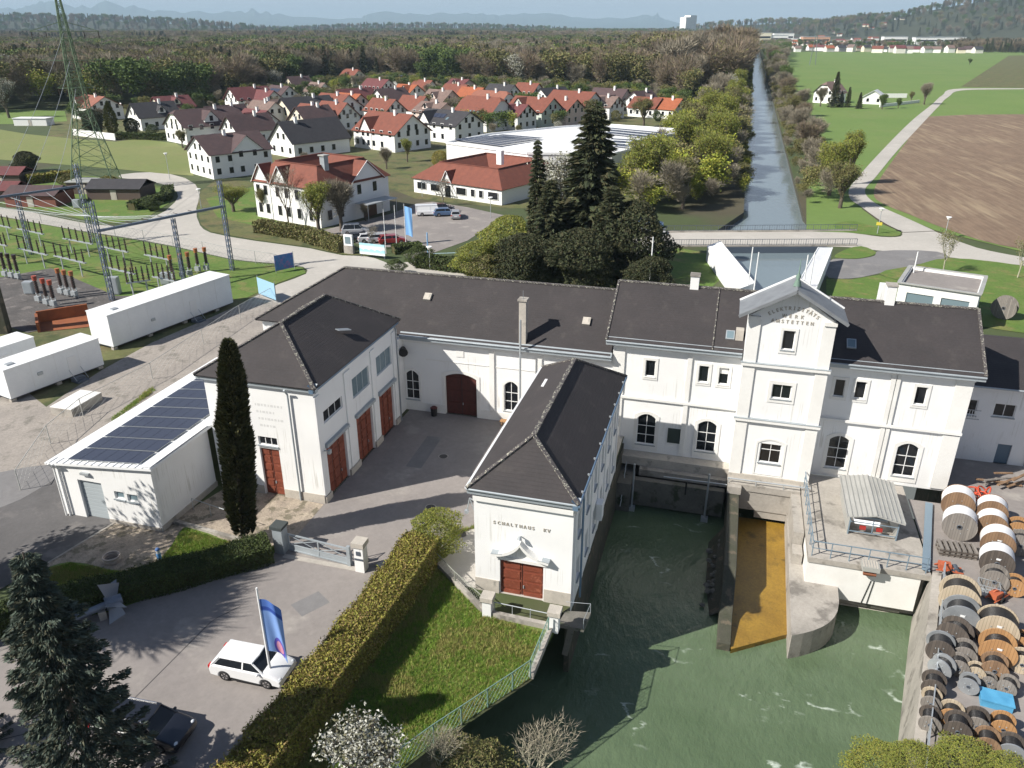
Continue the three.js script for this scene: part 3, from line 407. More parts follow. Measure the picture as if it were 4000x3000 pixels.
// --- left workshop wing
{
  const b = thing('workshop_wing', 'white two-storey wing with hipped slate roof and three tall red doors facing the courtyard', 'building');
  const F = { o: [0, 0, -43.6], a: 0 }, E = { o: [-26.6, 0, -43.6], a: Math.PI / 2 }; // on E local x runs along -z
  const yT = 9.3;
  wallOn(b, F, rect(-35.3, -26.6, -0.2, yT), [hole(-31.5, -29.9, 0, 4.0), hole(-31.5, -29.95, 4.25, 4.95)]);
  panelDoor(b, F, -31.5, -29.9, 0, 4.0, { rows: 6 }); windowOn(b, F, -31.5, -29.95, 4.25, 4.95, { cols: 3 });
  strap(b, 'plinth', F, -29.85, -26.55, 0, 0.72, 0.004, 0.07, M.plinth); strap(b, 'plinth', F, -35.2, -31.6, 0, 0.72, 0.004, 0.07, M.plinth);
  const doors = [[1.0, 4.05], [5.9, 8.75], [10.15, 13.0]];
  const wd = [[1.1, 4.0, 6.05, 7.0, 3], [5.75, 8.7, 5.9, 7.55, 3], [10.1, 13.1, 5.95, 7.6, 3]];
  wallOn(b, E, rect(0.36, 13.8, -0.2, yT), [...doors.map(([a, c]) => hole(a, c, 0, 4.25)), ...wd.map(([a, c, d, f]) => hole(a, c, d, f))]);
  for (const [a, c] of doors) panelDoor(b, E, a, c, 0, 4.25, { cols: 3, rows: 5, header: M.zinc });
  wd.forEach(([a, c, d, f, n], i) => windowOn(b, E, a, c, d, f, { cols: n, glass: i ? M.glassPale : M.glass, frame: i ? flat(0.45, 0.5, 0.52) : M.frame, b: 0.06, sill: 0 }));
  for (const [a, c] of [[-0.0, 0.7], [4.45, 5.5], [9.0, 9.85], [13.25, 13.85]]) strap(b, 'pilaster', E, a, c, 0.6, 8.6, 0.004, 0.1, M.plaster);
  for (const [a, c] of [[0, 0.95], [4.1, 5.85], [8.8, 10.1], [13.05, 13.8]]) strap(b, 'plinth', E, a, c, 0, 0.55, 0.004, 0.18, M.plinth);
  mesh('wall', bx(-35.3, -34.95, -0.2, yT, -57.4, -43.96), M.plaster, b); mesh('wall', bx(-35.3, -26.6, -0.2, yT, -57.75, -57.42), M.plaster, b); mesh('link_wall', bx(-35, -26.95, -0.2, 7.2, -59.95, -57.77), M.plaster, b);
  hipRoof(b, -35.75, -26.15, -58.0, -43.15, 9.5, V(-31, 12.35, -47.6), V(-31, 12.35, -54.4));
  eave(b, { o: [0, 0, -43.95], a: 0 }, -35.75, -26.2, 9.46); eave(b, { o: [-26.95, 0, -43.2], a: Math.PI / 2 }, 0.0, 14.8, 9.46, M.blueZinc);
  downpipe(b, -28.5, -43.45, 0, 9.2); downpipe(b, -26.45, -57.6, 0, 9.2, M.steel);
  const lamp = mesh('wall_lamp', new G().rod(V(-26.5, 4.2, -44.1), V(-26.1, 4.25, -44.1), 0.05).box(-26.2, -26.0, 4.0, 4.3, -44.3, -44.0).build(), M.galv, b);
  // faded, unreadable painting beside the cypress
  { const fade = flat(0.60, 0.60, 0.59, 0.9), gs = [0.05, 0.09, 0.07, 0.11].map((w) => bx(-w, w, -0.09, 0.09, 0.001, 0.006)); [[0, 9], [1, 6], [2, 8], [3, 5]].forEach(([r, n]) => { for (let k = 0; k < n; k++) { const m = mesh('faded_stroke', gs[(k * 3 + r) % 4], fade, b); m.position.set(-31.3 + k * 0.26 + r * 0.08, 7.55 - r * 0.55, -43.6); } }); }
  const ant = mesh('roof_bracket', new G().bar(V(-28.1, 11.0, -50.6), V(-27.6, 10.75, -51.6), 0.5, 0.06).build(), M.steel, b);
}
// --- switch house
{
  const b = thing('switch_house', 'narrow white switch house with hipped dark roof and red double door on the water edge', 'building');
  const F = { o: [0, 0, -37.4], a: 0 }, E = { o: [-6.83, 0, -37.4], a: Math.PI / 2 }, yT = 7.2;
  wallOn(b, F, rect(-12.87, -6.83, -0.6, yT), [hole(-11.28, -8.56, -0.4, 2.62)]);
  panelDoor(b, F, -11.28, -8.56, -0.4, 2.62, { cols: 2, rows: 4 });
  strap(b, 'plinth', F, -8.5, -6.83, -0.5, 0.95, 0.004, 0.05, M.plinth); strap(b, 'plinth', F, -12.87, -11.34, -0.5, 0.95, 0.004, 0.05, M.plinth);
  // curved pediment over the door
  { const s = new THREE.Shape(); s.moveTo(-1.75, 0); s.quadraticCurveTo(-0.5, 0.1, 0, 1.0); s.quadraticCurveTo(0.5, 0.1, 1.75, 0); s.lineTo(1.75, 0.16); s.quadraticCurveTo(0.62, 0.34, 0, 1.22); s.quadraticCurveTo(-0.62, 0.34, -1.75, 0.16); s.closePath(); const g = new THREE.ExtrudeGeometry(s, { depth: 0.42, bevelEnabled: false, curveSegments: 10 }); const m = mesh('pediment', g, M.plasterTrim, b); m.position.set(-9.93, 3.02, -37.39); mesh('pediment_flashing', new G().bar(V(1.1, 0.26, 0.2), V(1.8, 0.2, 0.2), 0.46, 0.03).bar(V(-1.1, 0.26, 0.2), V(-1.8, 0.2, 0.2), 0.46, 0.03).build(), M.zinc, m); }
  strap(b, 'lintel', F, -11.5, -8.35, 2.64, 2.86, 0.004, 0.1, M.plasterTrim);
  [...'SCHALTHAUS'].forEach((c, i) => { const g = lettering(c, 0.22, 0.03); const m = mesh('letter', g, M.letterGrey, b); m.position.set(-11.68 + i * 0.265, 5.12, -37.397); });
  [...'KV'].forEach((c, i) => { const g = lettering(c, 0.22, 0.03); const m = mesh('letter', g, M.letterGrey, b); m.position.set(-8.62 + i * 0.25, 5.12, -37.397); });
  mesh('wall_lamp', new G().rod(V(-9.95, 4.5, -37.4), V(-9.95, 4.7, -37.1), 0.04).rod(V(-9.95, 4.7, -37.1), V(-9.95, 4.5, -37.0), 0.1, 0.16).build(), M.galv, b);
  const insul = mesh('insulator_bracket', new G().rod(V(-12.9, 6.1, -37.9), V(-13.3, 6.3, -37.9), 0.04).rod(V(-13.3, 6.3, -37.9), V(-13.5, 5.3, -37.9), 0.035).rod(V(-13.3, 6.3, -37.9), V(-12.95, 5.2, -37.9), 0.035).box(-13.62, -13.4, 5.2, 5.4, -38, -37.8).build(), M.galv, b);
  const wx = []; for (let i = 0; i < 6; i++) wx.push(1.6 + i * 2.75);
  const wins = [...wx.map((x) => [x, x + 0.95, 3.9, 5.6]), ...wx.map((x) => [x + 0.05, x + 0.95, 0.6, 2.2])];
  wallOn(b, E, rect(0.36, 18.1, -0.6, yT), wins.map((w) => hole(...w)));
  for (const w of wins) windowOn(b, E, ...w, { cols: 2, b: 0.05, sill: 0.1 });
  for (let i = 0; i < 7; i++) strap(b, 'pilaster', E, i * 2.75 + 0.4, i * 2.75 + 0.75, -0.3, 6.6, 0.004, 0.09, M.plaster);
  strap(b, 'cornice', E, 0.0, 18.1, 6.65, 6.95, 0.004, 0.2, M.plasterTrim); strap(b, 'cornice', F, -12.87, -6.83, 6.65, 6.95, 0.004, 0.2, M.plasterTrim);
  strap(b, 'base_wall', E, 0.0, 22.5, -7, -0.605, -0.3, 0.03, M.mossy);
  mesh('meter_box', bx(-6.8, -6.35, 1.0, 2.3, -46.2, -45.4), M.white, b);
  mesh('wall', bx(-12.87, -12.52, -0.2, yT, -55.2, -37.76), M.plaster, b); mesh('wall', bx(-12.87, -6.83, -0.6, yT, -55.5, -55.22), M.plaster, b);
  hipRoof(b, -13.2, -6.5, -55.85, -37.05, 7.5, V(-9.88, 10.02, -39.9), V(-9.9, 10.02, -52.1));
  eave(b, { o: [0, 0, -37.75], a: 0 }, -13.2, -6.45, 7.46); eave(b, { o: [-7.15, 0, -37.0], a: Math.PI / 2 }, 0, 18.8, 7.46, M.blueZinc);
  for (let i = 0; i < 9; i++) mesh('snow_hook', bx(-6.62, -6.5, 7.5, 7.66, -38.4 - i * 2, -38.3 - i * 2), M.galv, b);
  mesh('edge_strip', new G().bar(V(-13.24, 7.5, -37.1), V(-13.24, 7.5, -55.8), 0.14, 0.1).build(), M.white, b);
  downpipe(b, -6.55, -39.0, -0.5, 7.2, M.blueZinc);
  const sn = mesh('snow_guard', new G().bar(V(-11.7, 8.72, -49.6), V(-11.7, 8.72, -50.9), 0.2, 0.05).build(), M.white, b);
}
// --- annex with solar panels
{
  const b = thing('solar_annex', 'low white annex with dark solar panels on its roof and grey roller door', 'building');
  const F = { o: [0, 0, -37.3], a: 0 }, E = { o: [-35.75, 0, -37.3], a: Math.PI / 2 }, zb = -57;
  const yl = 4.3, yr = 5.1;
  wallOn(b, F, [[-43.9, -0.1], [-35.75, -0.1], [-35.75, yr], [-43.9, yl]], [hole(-42.15, -40.15, 0.05, 3.2), hole(-39.2, -38.4, 2.15, 2.75), hole(-38.15, -37.3, 2.1, 2.7)]);
  const rd = placeW(mesh('roller_door', bx(-42.15, -40.15, 0.05, 3.2, -0.3, -0.22), flat(0.36, 0.40, 0.42, 0.5), b), F);
  for (let i = 0; i < 10; i++) mesh('slat', bx(-42.1, -40.2, 0.1 + i * 0.31, 0.36 + i * 0.31, -0.219, -0.2), flat(0.38, 0.42, 0.44, 0.5), rd);
  windowOn(b, F, -39.2, -38.4, 2.15, 2.75, { glass: M.glassPale }); windowOn(b, F, -38.15, -37.3, 2.1, 2.7, { glass: M.glassPale });
  mesh('door_lamp', bx(-41.6, -40.9, 3.75, 3.92, -37.28, -37.1), M.galv, b);
  mesh('wall', bx(-36.05, -35.75, -0.1, yr, -43.55, -37.62), M.plaster, b, 'shaded right wall'); mesh('wall', bx(-43.9, -43.6, -0.1, yl, zb, -37.62), M.plaster, b);
  strap(b, 'plinth', E, 0, 6.3, 0, 0.45, 0.004, 0.06, M.concrete); strap(b, 'plinth', F, -40.1, -35.8, 0, 0.3, 0.004, 0.08, M.concrete);
  const sl = (yr - yl) / 8.15, Y = (x) => yl + 0.12 + (x + 43.9) * sl;
  mesh('roof_plane', slab(V(-44.1, Y(-44.1), -37.05), V(-35.45, Y(-35.45), -37.05), V(-35.45, Y(-35.45), zb), V(-44.1, Y(-44.1), zb), 0.2), M.white, b);
  mesh('parapet', new G().quad(V(-36.2, Y(-36.2) + 0.03, -37.1), V(-35.5, Y(-35.5) + 0.1, -37.1), V(-35.5, Y(-35.5) + 0.1, -43.5), V(-36.2, Y(-36.2) + 0.03, -43.5)).build(), M.white, b);
  for (let i = 0; i < 15; i++) mesh('roof_rib', new G().bar(V(-43.95 + i * 0.6, Y(-43.95 + i * 0.6) + 0.03, -37.03), V(-43.95 + i * 0.6, Y(-43.95 + i * 0.6) + 0.03, -37.75), 0.12, 0.06).build(), M.white, b);
  mesh('edge_gutter', new G().bar(V(-44.25, yl, -37), V(-44.25, yl, zb), 0.18, 0.14).build(), M.white, b); downpipe(b, -43.75, -37.12, 0, yl + 0.2, M.frame); downpipe(b, -43.45, -37.15, 0, yl + 0.2, M.frame);
  const tilt = Math.atan(sl), pw = 0.97, ph = 1.6; // solar panels: 6 across the slope, rows away from the front
  const pg = new THREE.BoxGeometry(pw, 0.04, ph), fg = new THREE.BoxGeometry(pw + 0.02, 0.035, ph + 0.02);
  const uv = pg.attributes.uv; 
  for (let r = 0; r < 11; r++) for (let c = 0; c < 6; c++) {
    const x = -42.15 + c * 1.0, z = -38.25 - r * (r % 2 ? 1.71 : 1.71), o = mesh('solar_panel', pg, M.pv, b); o.position.set(x, Y(x) + 0.13, z - Math.floor(r / 1) * 0.03); o.rotation.z = tilt; const k = mesh('panel_frame', fg, M.galv, o); k.position.y = -0.012;
  }
}
// --- side building on the right
{
  const b = thing('side_building', 'plain white building in shadow at the right end with dark roof and blue door', 'building');
  const W = { o: [0, 0, -66], a: 0 };
  wallOn(b, W, rect(18.7, 31, -1.2, 5.7), [hole(22.32, 23.9, 3.05, 4.2), hole(23.35, 24.4, -1.2, 0.6), hole(26.5, 28, 3.05, 4.2), hole(20.3, 21.1, 2.9, 4.3)]);
  windowOn(b, W, 22.32, 23.9, 3.05, 4.2, { cols: 2 }); windowOn(b, W, 26.5, 28, 3.05, 4.2, { cols: 2 }); windowOn(b, W, 20.3, 21.1, 2.9, 4.3, {});
  placeW(mesh('door', bx(23.35, 24.4, -1.2, 0.6, -0.2, -0.12), flat(0.10, 0.15, 0.20, 0.5), b), W);
  const bal = placeW(mesh('balcony_rail', new G().bar(V(20.1, 3.6, 0.5), V(21.3, 3.6, 0.5), 0.05).bar(V(20.1, 2.8, 0.5), V(21.3, 2.8, 0.5), 0.05).build(), M.steel, b), W); for (let i = 0; i < 7; i++) placeW(mesh('baluster', new G().bar(V(20.1 + i * 0.2, 2.8, 0.5), V(20.1 + i * 0.2, 3.6, 0.5), 0.03).build(), M.white, b), W);
  mesh('wall', bx(30.65, 31, -1.2, 5.7, -78, -66.36), M.plaster, b); mesh('wall', bx(18.7, 31, -1.2, 5.7, -78.3, -78.02), M.plaster, b); mesh('wall', bx(18.7, 19.0, -1.2, 5.7, -78, -70.98), M.plaster, b);
  const e = 5.75; mesh('roof_plane', slab(V(18.4, e, -65.5), V(31.4, e, -65.5), V(29, 7.9, -72), V(21, 7.9, -72)), M.roof, b); mesh('roof_plane', slab(V(31.4, e, -78.6), V(18.4, e, -78.6), V(21, 7.9, -72), V(29, 7.9, -72)), M.roof, b); mesh('roof_hip', slab(V(31.4, e, -65.5), V(31.4, e, -78.6), V(29, 7.9, -72), V(29, 7.9, -72)), M.roof, b); mesh('roof_hip', slab(V(18.4, e, -78.6), V(18.4, e, -65.5), V(21, 7.9, -72), V(21, 7.9, -72)), M.roof, b);
  mesh('gutter', new G().rod(V(18.5, 5.7, -65.45), V(31.4, 5.7, -65.45), 0.08).build(), M.zinc, b); downpipe(b, 25.6, -65.85, -1.2, 5.6);
}

// ---------- tailrace works ----------
{
  const b = thing('turbine_outlet', 'dark concrete turbine outlet bay with two pale gate posts beneath the white facade', 'water works');
  mesh('ledge', bx(-6.78, 2.05, -2.0, -1.22, -60.3, -58.9), M.plinth, b); mesh('ledge_step', bx(-5.2, 2.05, -2.6, -2.01, -60.3, -58.3), M.concrete, b);
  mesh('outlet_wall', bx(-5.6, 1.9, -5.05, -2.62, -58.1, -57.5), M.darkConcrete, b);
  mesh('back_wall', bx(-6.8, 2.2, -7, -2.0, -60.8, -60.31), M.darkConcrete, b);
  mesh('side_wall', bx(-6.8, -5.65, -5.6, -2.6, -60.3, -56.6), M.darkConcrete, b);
  for (const x of [-5.49, 0.56]) { const p = mesh('gate_post', new G().rod(V(x, -5.4, -57), V(x, -0.82, -57), 0.085).build(), M.galv, b); mesh('post_foot', bx(x - 0.28, x + 0.28, -6.4, -4.95, -57.25, -56.75), M.galv, p); }
  mesh('hand_rail', new G().rod(V(-3.05, -1.64, -57.0), V(2.0, -1.58, -57.0), 0.05).build(), M.galv, b);
  mesh('chain_bar', bx(-1.25, -1.12, -3.3, -2.1, -57.45, -57.35), M.black, b);
  for (let i = 0; i < 6; i++) mesh('wall_pipe', new G().rod(V(-6.3, -1.5 - i * 0.5, -58.4 + i * 0.4), V(-6.35, -2.0 - i * 0.5, -58.0 + i * 0.4), 0.04).build(), M.galv, b);
}
{
  const b = thing('middle_pier', 'mossy dark concrete pier left of the ochre spillway floor', 'pier');
  { const s = new THREE.Shape([[-59.5, -7], [-42.1, -7], [-42.1, -4.75], [-44.5, -4.3], [-47.2, -2.3], [-59.5, -2.0]].map((p) => new THREE.Vector2(...p))); const g = new THREE.ExtrudeGeometry(s, { depth: 0.8, bevelEnabled: true, bevelSize: 0.04, bevelThickness: 0.04, bevelSegments: 1 }); g.rotateY(-Math.PI / 2); g.translate(3.0, 0, 0); mesh('pier_body', g, M.mossy, b); }
  mesh('pier_top', bx(2.05, 3.12, -1.99, -1.35, -59, -56.4), M.concrete, b);
  mesh('rubble_slope', new G().quad(V(0.4, -6.6, -45.5), V(2.2, -4.6, -45), V(2.2, -3.4, -54), V(0.9, -5.6, -54)).build(), M.mossy, b);
  reseed(5); for (let i = 0; i < 26; i++) { const t = rnd(), g = new THREE.IcosahedronGeometry(rr(0.14, 0.34), 0); const m = mesh('rock', g, M.darkConcrete, b); m.position.set(rr(1.0, 2.3), -5.2 + t * 1.3, -45.6 - t * 8); m.scale.y = 0.6; m.rotation.y = rnd() * 6; }
}
M.ochre = patchy(501, 512, 7, [[0.29, 0.175, 0.026], [0.215, 0.125, 0.02], [0.11, 0.07, 0.016]], { f: 8, th: 0.6, ks: 5, grain: 0.5, rough: 0.45 });
{
  const b = thing('spillway', 'ochre algae covered spillway floor sloping from a concrete beam into the green water', 'spillway');
  mesh('floor', new G().quad(V(3.06, -4.95, -41.9), V(6.85, -4.95, -44.5), V(7.05, -4.75, -57.5), V(3.06, -4.75, -57.5)).quad(V(3.06, -6, -41.9), V(6.85, -6, -44.5), V(6.85, -4.95, -44.5), V(3.06, -4.95, -41.9)).build(), M.ochre, b);
  mesh('bay_beam', bx(3.1, 7.0, -3.6, -1.9, -58.05, -57.0), M.concrete, b); mesh('bay_beam', bx(4.4, 7.0, -4.3, -3.62, -57.8, -57.1), M.concrete, b);
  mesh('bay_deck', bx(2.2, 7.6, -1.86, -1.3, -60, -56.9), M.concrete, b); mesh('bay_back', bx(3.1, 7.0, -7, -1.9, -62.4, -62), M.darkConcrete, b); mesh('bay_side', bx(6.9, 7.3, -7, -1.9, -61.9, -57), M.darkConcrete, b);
  mesh('hand_rail', new G().rod(V(2.0, -0.9, -56.95), V(8.3, -0.85, -56.95), 0.06).build(), M.galv, b);
  for (const x of [2.1, 4.2, 6.3, 8.2]) mesh('rail_post', new G().rod(V(x, -1.3, -56.95), V(x, -0.88, -56.95), 0.04).build(), M.galv, b);
}
{
  const b = thing('curved_pier', 'rounded concrete pier platform curving between spillway and white deck wall', 'pier');
  const P = [[6.86, -57], [7.7, -57], [7.75, -49.7], [9.9, -49.7]]; for (let i = 0; i <= 8; i++) { const a = i / 8; P.push([9.95 - 0.25 * a - 3.05 * a * a, -49 + 6.6 * Math.sqrt(a)]); } P.push([6.62, -42.5]);
  mesh('platform', new G().prism(P, -7, -3.35).build(), M.concrete, b);
  mesh('upstand', bx(6.9, 7.62, -3.34, -1.5, -57, -51.5), M.concrete, b); mesh('upstand_slope', new G().prism([[6.9, -51.45], [7.6, -51.45], [7.6, -50.2], [6.9, -50.2]], -3.34, -2.5).build(), M.concrete, b);
}
{
  const b = thing('crane_deck', 'concrete deck with pale front wall below the right facade windows', 'deck');
  mesh('deck_slab', bx(7.68, 15.45, -1.6, -1.2, -59.9, -48.2), M.concrete, b);
  mesh('front_wall', bx(7.72, 14.9, -4.35, -1.62, -48.75, -48.3), M.plasterTrim, b); mesh('left_wall', bx(7.72, 8.1, -4.35, -1.62, -59, -48.78), M.plasterTrim, b);
  mesh('right_post', bx(14.3, 15.4, -7, -1.62, -50.2, -49.2), M.concrete, b);
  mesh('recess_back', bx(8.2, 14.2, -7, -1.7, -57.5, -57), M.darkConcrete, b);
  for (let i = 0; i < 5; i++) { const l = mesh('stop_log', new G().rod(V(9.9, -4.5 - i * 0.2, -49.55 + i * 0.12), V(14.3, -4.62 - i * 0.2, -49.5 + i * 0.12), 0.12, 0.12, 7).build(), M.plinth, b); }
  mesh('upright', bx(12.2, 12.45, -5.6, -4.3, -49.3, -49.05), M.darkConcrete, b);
  const rl = mesh('railing', new G().bar(V(7.85, 0.0, -48.45), V(15.2, 0.0, -48.45), 0.06).bar(V(7.85, -0.55, -48.45), V(15.2, -0.55, -48.45), 0.04).bar(V(7.85, 0.0, -48.45), V(7.85, 0.0, -58), 0.06).bar(V(7.85, -0.55, -48.45), V(7.85, -0.55, -58), 0.04).build(), M.railBlue, b);
  for (let i = 0; i < 7; i++) mesh('rail_post', new G().bar(V(7.9 + i * 1.2, -1.2, -48.45), V(7.9 + i * 1.2, 0, -48.45), 0.06).build(), M.railBlue, rl); for (let i = 1; i < 8; i++) mesh('rail_post', new G().bar(V(7.85, -1.2, -48.45 - i * 1.3), V(7.85, 0, -48.45 - i * 1.3), 0.06).build(), M.railBlue, rl);
  mesh('side_plate', new G().bar(V(15.1, -1.0, -48.5), V(16.9, -1.0, -57.5), 0.5, 0.06).build(), M.railBlue, b);
  mesh('wall_cable', new G().rod(V(11.9, -2.4, -48.27), V(11.6, -4.3, -48.27), 0.03).rod(V(12.1, -2.4, -48.27), V(11.95, -4.3, -48.27), 0.03).build(), M.black, b);
}
{
  const b = thing('crane_shed', 'small shed with ribbed pale metal gable roof standing on the concrete deck', 'shed');
  const y = 0.5, yr = 0.88, xl = 10.2, xr = 14.05, xm = 12.1, zf = -51.4, zb = -57.2;
  mesh('roof_plane', slab(V(xl, y, zb), V(xl, y, zf), V(xm, yr, zf), V(xm, yr, zb), 0.08), M.zincPale = patchy(511, 256, 4, [[0.44, 0.44, 0.415], [0.37, 0.37, 0.35]], { rough: 0.5, metal: 0.2, grain: 0.12 }), b);
  mesh('roof_plane', slab(V(xr, y, zf), V(xr, y, zb), V(xm, yr, zb), V(xm, yr, zf), 0.08), M.zincPale, b);
  for (let i = 0; i <= 12; i++) { const x = xl + 0.03 + (xr - xl - 0.06) * i / 12, h = x < xm ? y + (yr - y) * (x - xl) / (xm - xl) : y + (yr - y) * (xr - x) / (xr - xm); mesh('roof_rib', new G().bar(V(x, h + 0.04, zf), V(x, h + 0.04, zb), 0.05, 0.06).build(), M.zincPale, b); }
  mesh('wall', bx(10.5, 10.6, -1.2, 0.43, -57, -51.9), M.zincPale, b); mesh('wall', bx(13.7, 13.8, -1.2, 0.43, -57, -51.9), M.zincPale, b); mesh('wall', bx(10.5, 13.8, -1.2, 0.43, -57.15, -57.02), M.zincPale, b);
  mesh('hoist_motor', bx(11.2, 12.9, -1.2, -0.5, -55, -53.4), M.steelDark, b); mesh('hoist_drum', new G().rod(V(11, -0.3, -53), V(13.2, -0.3, -53), 0.25, 0.25, 10).build(), M.steel, b);
  mesh('front_lattice', new G().bar(V(10.5, 0.38, -51.85), V(13.8, 0.38, -51.85), 0.08).bar(V(10.5, -0.1, -51.85), V(13.8, -0.1, -51.85), 0.05).bar(V(10.5, -0.9, -51.85), V(13.8, -0.9, -51.85), 0.06).bar(V(12.1, -0.9, -51.85), V(12.1, 0.38, -51.85), 0.06).bar(V(10.55, -1.2, -51.85), V(10.55, 0.38, -51.85), 0.07).bar(V(13.75, -1.2, -51.85), V(13.75, 0.38, -51.85), 0.07).build(), M.railBlue, b);
  for (const x of [11.5, 12.6]) mesh('red_motor', bx(x - 0.2, x + 0.2, -0.75, -0.5, -52.15, -51.95), flat(0.35, 0.03, 0.025, 0.5), b);
}
{ const b = thing('winch_box', 'small rusty winch with grey slatted hood on the deck front edge', 'winch', [11.6, -1.2, -48.1]); mesh('hood', bx(-0.55, 0.55, 0.0, 0.35, -0.35, 0.55), M.zincPale, b); for (let i = 0; i < 6; i++) mesh('hood_slat', bx(-0.5 + i * 0.17, -0.4 + i * 0.17, 0.353, 0.38, -0.3, 0.5), M.plinth, b); mesh('drum_roll', new G().rod(V(-0.4, -0.28, 0.3), V(0.4, -0.28, 0.3), 0.16).build(), flat(0.22, 0.08, 0.04, 0.7), b); mesh('bracket', bx(-0.3, 0.25, -0.6, -0.1, -0.1, 0.15), flat(0.16, 0.07, 0.04, 0.7), b); }
// guard fence along the bank wall
{
  const b = thing('bank_fence', 'low grey pipe railing running along the top of the right bank wall', 'railing');
  for (let i = 0; i < 3; i++) { const a = BANKT[i], c = BANKT[i + 1]; const n = Math.max(1, Math.round(Math.hypot(a[0] - c[0], a[1] - c[1]) / 2.4)); mesh('rail', new G().bar(V(a[0] + 0.6, -0.2, a[1]), V(c[0] + 0.6, -0.2, c[1]), 0.06).build(), M.galv, b); mesh('rail', new G().bar(V(a[0] + 0.6, -0.65, a[1]), V(c[0] + 0.6, -0.65, c[1]), 0.04).build(), M.galv, b); for (let k = 0; k < n; k++) { const t = k / n, x = a[0] + 0.6 + (c[0] - a[0]) * t, z = a[1] + (c[1] - a[1]) * t; mesh('post', new G().bar(V(x, -1.2, z), V(x, -0.2, z), 0.06).build(), M.galv, b); } }
}
// ---------- bridge, intake ----------
{
  const b = thing('road_bridge', 'flat concrete road bridge with dark railings crossing the canal', 'bridge');
  const N = [[-9.62,-126.03],[19.81,-134.91]], Fr = [[-10.57,-135.86],[20.97,-145.78]];
  const P = [N[0], N[1], Fr[1], Fr[0]];
  mesh('deck', new G().prism(P, -0.7, 0.02, true).build(), M.concrete, b); mesh('road_surface', sheet(P.map((p, i) => [p[0], p[1] + (i < 2 ? -0.7 : 0.7)]), 0.05), M.road, b);
  for (const [A, B, s] of [[N[0], N[1], 1], [Fr[0], Fr[1], -1]]) {
    const n = 26, up = (t, y) => V(A[0] + (B[0] - A[0]) * t, y, A[1] + (B[1] - A[1]) * t);
    mesh('kerb', new G().bar(up(0, 0.12), up(1, 0.12), 0.5, 0.22).build(), M.concrete, b);
    const rl = mesh('railing', new G().bar(up(0, 1.15), up(1, 1.15), 0.07).bar(up(0, 0.35), up(1, 0.35), 0.05).build(), M.steelDark = M.steelDark || flat(0.10, 0.12, 0.15, 0.5, 0.3), b);
    for (let i = 0; i <= n * 3; i++) mesh('baluster', new G().bar(up(i / n / 3, 0.2), up(i / n / 3, 1.15), i % 3 ? 0.03 : 0.07).build(), M.steelDark, rl);
  }
  mesh('girder', new G().bar(V(N[0][0], -0.6, N[0][1] + 0.4), V(N[1][0], -0.6, N[1][1] + 0.4), 0.25, 1.15).build(), flat(0.07, 0.09, 0.12, 0.5), b);
}
for (const [nm, P, lab] of [['left', [[-3.1, -119.2], [-1.3, -121.2], [3.7, -100.4], [1.9, -98.8]], 'white slanted trash rack hood left of the intake basin'], ['right', [[14.9, -123.5], [12.7, -121.4], [9.2, -103.2], [11.2, -101.8]], 'white slanted trash rack hood right of the intake basin']]) {
  const b = thing('intake_hood', lab, 'intake hood', [0, 0, 0], 0, 'white intake hoods'); const g = new G(), y = [2.2, 2.6, 2.6, 2.2];
  const T = P.map((p, i) => V(p[0], y[i], p[1])), B = P.map((p, i) => V(p[0], 0, p[1])); if (nm === 'right') { T.reverse(); B.reverse(); }
  for (let i = 0; i < 4; i++) { const j = (i + 1) % 4; g.quad(B[j], B[i], T[i], T[j]); } 
  M.white.side = THREE.DoubleSide; mesh('hood_walls', g.build(), M.white, b); const c = new G().quad(T[3], T[2], T[1], T[0]); mesh('hood_top', c.build(), M.white, b); mesh('edge_trim', new G().bar(T[0], T[1], 0.12).bar(T[1], T[2], 0.12).bar(T[2], T[3], 0.12).bar(T[3], T[0], 0.12).build(), M.white, b);
}
{
  const b = thing('trash_rack', 'dark steel trash rack beam with ribs behind the power house roof', 'trash rack');
  mesh('beam', bx(-8, 20, 0.9, 1.5, -80.4, -79.6), M.steelDark, b); for (let i = 0; i < 24; i++) mesh('rib', bx(-7.6 + i * 1.15, -7.3 + i * 1.15, 1.503, 2.2, -80.6, -79.4), M.steelDark, b); mesh('walkway', bx(-8, 20, 0, 0.3, -79.3, -76), M.concrete, b);
  for (const x of [-3.5, 4, 10, 17]) mesh('pier', bx(x - 0.5, x + 0.5, -3, 3.2, -80.5, -79.0), M.concrete, b);
}
{ // thin masts behind the ridge
  const masts = [[-9.22,-97.98,8.25],[2.89,-99.8,7.37],[3.68,-100.02,6.7],[9.62,-101.69,6.37],[10.36,-101.89,6.67],[22.57,-104.94,6.87]];
  const lab = ['pale mast beside the mossy concrete block left of the intake', 'pale mast nearest the left intake hood', 'shorter pale mast between the hoods, beside the mast by the left hood', 'pale mast left of the tower finial in front of the right hood', 'pale mast right of the tower finial in front of the right hood', 'pale mast in front of the flat white pump house'];
  masts.forEach(([x, z, h], i) => single('mast', new G().rod(V(x, 0, z), V(x, h, z), 0.10, 0.07, 8).build(), M.white, lab[i], 'mast', 'masts behind the power house'));
}
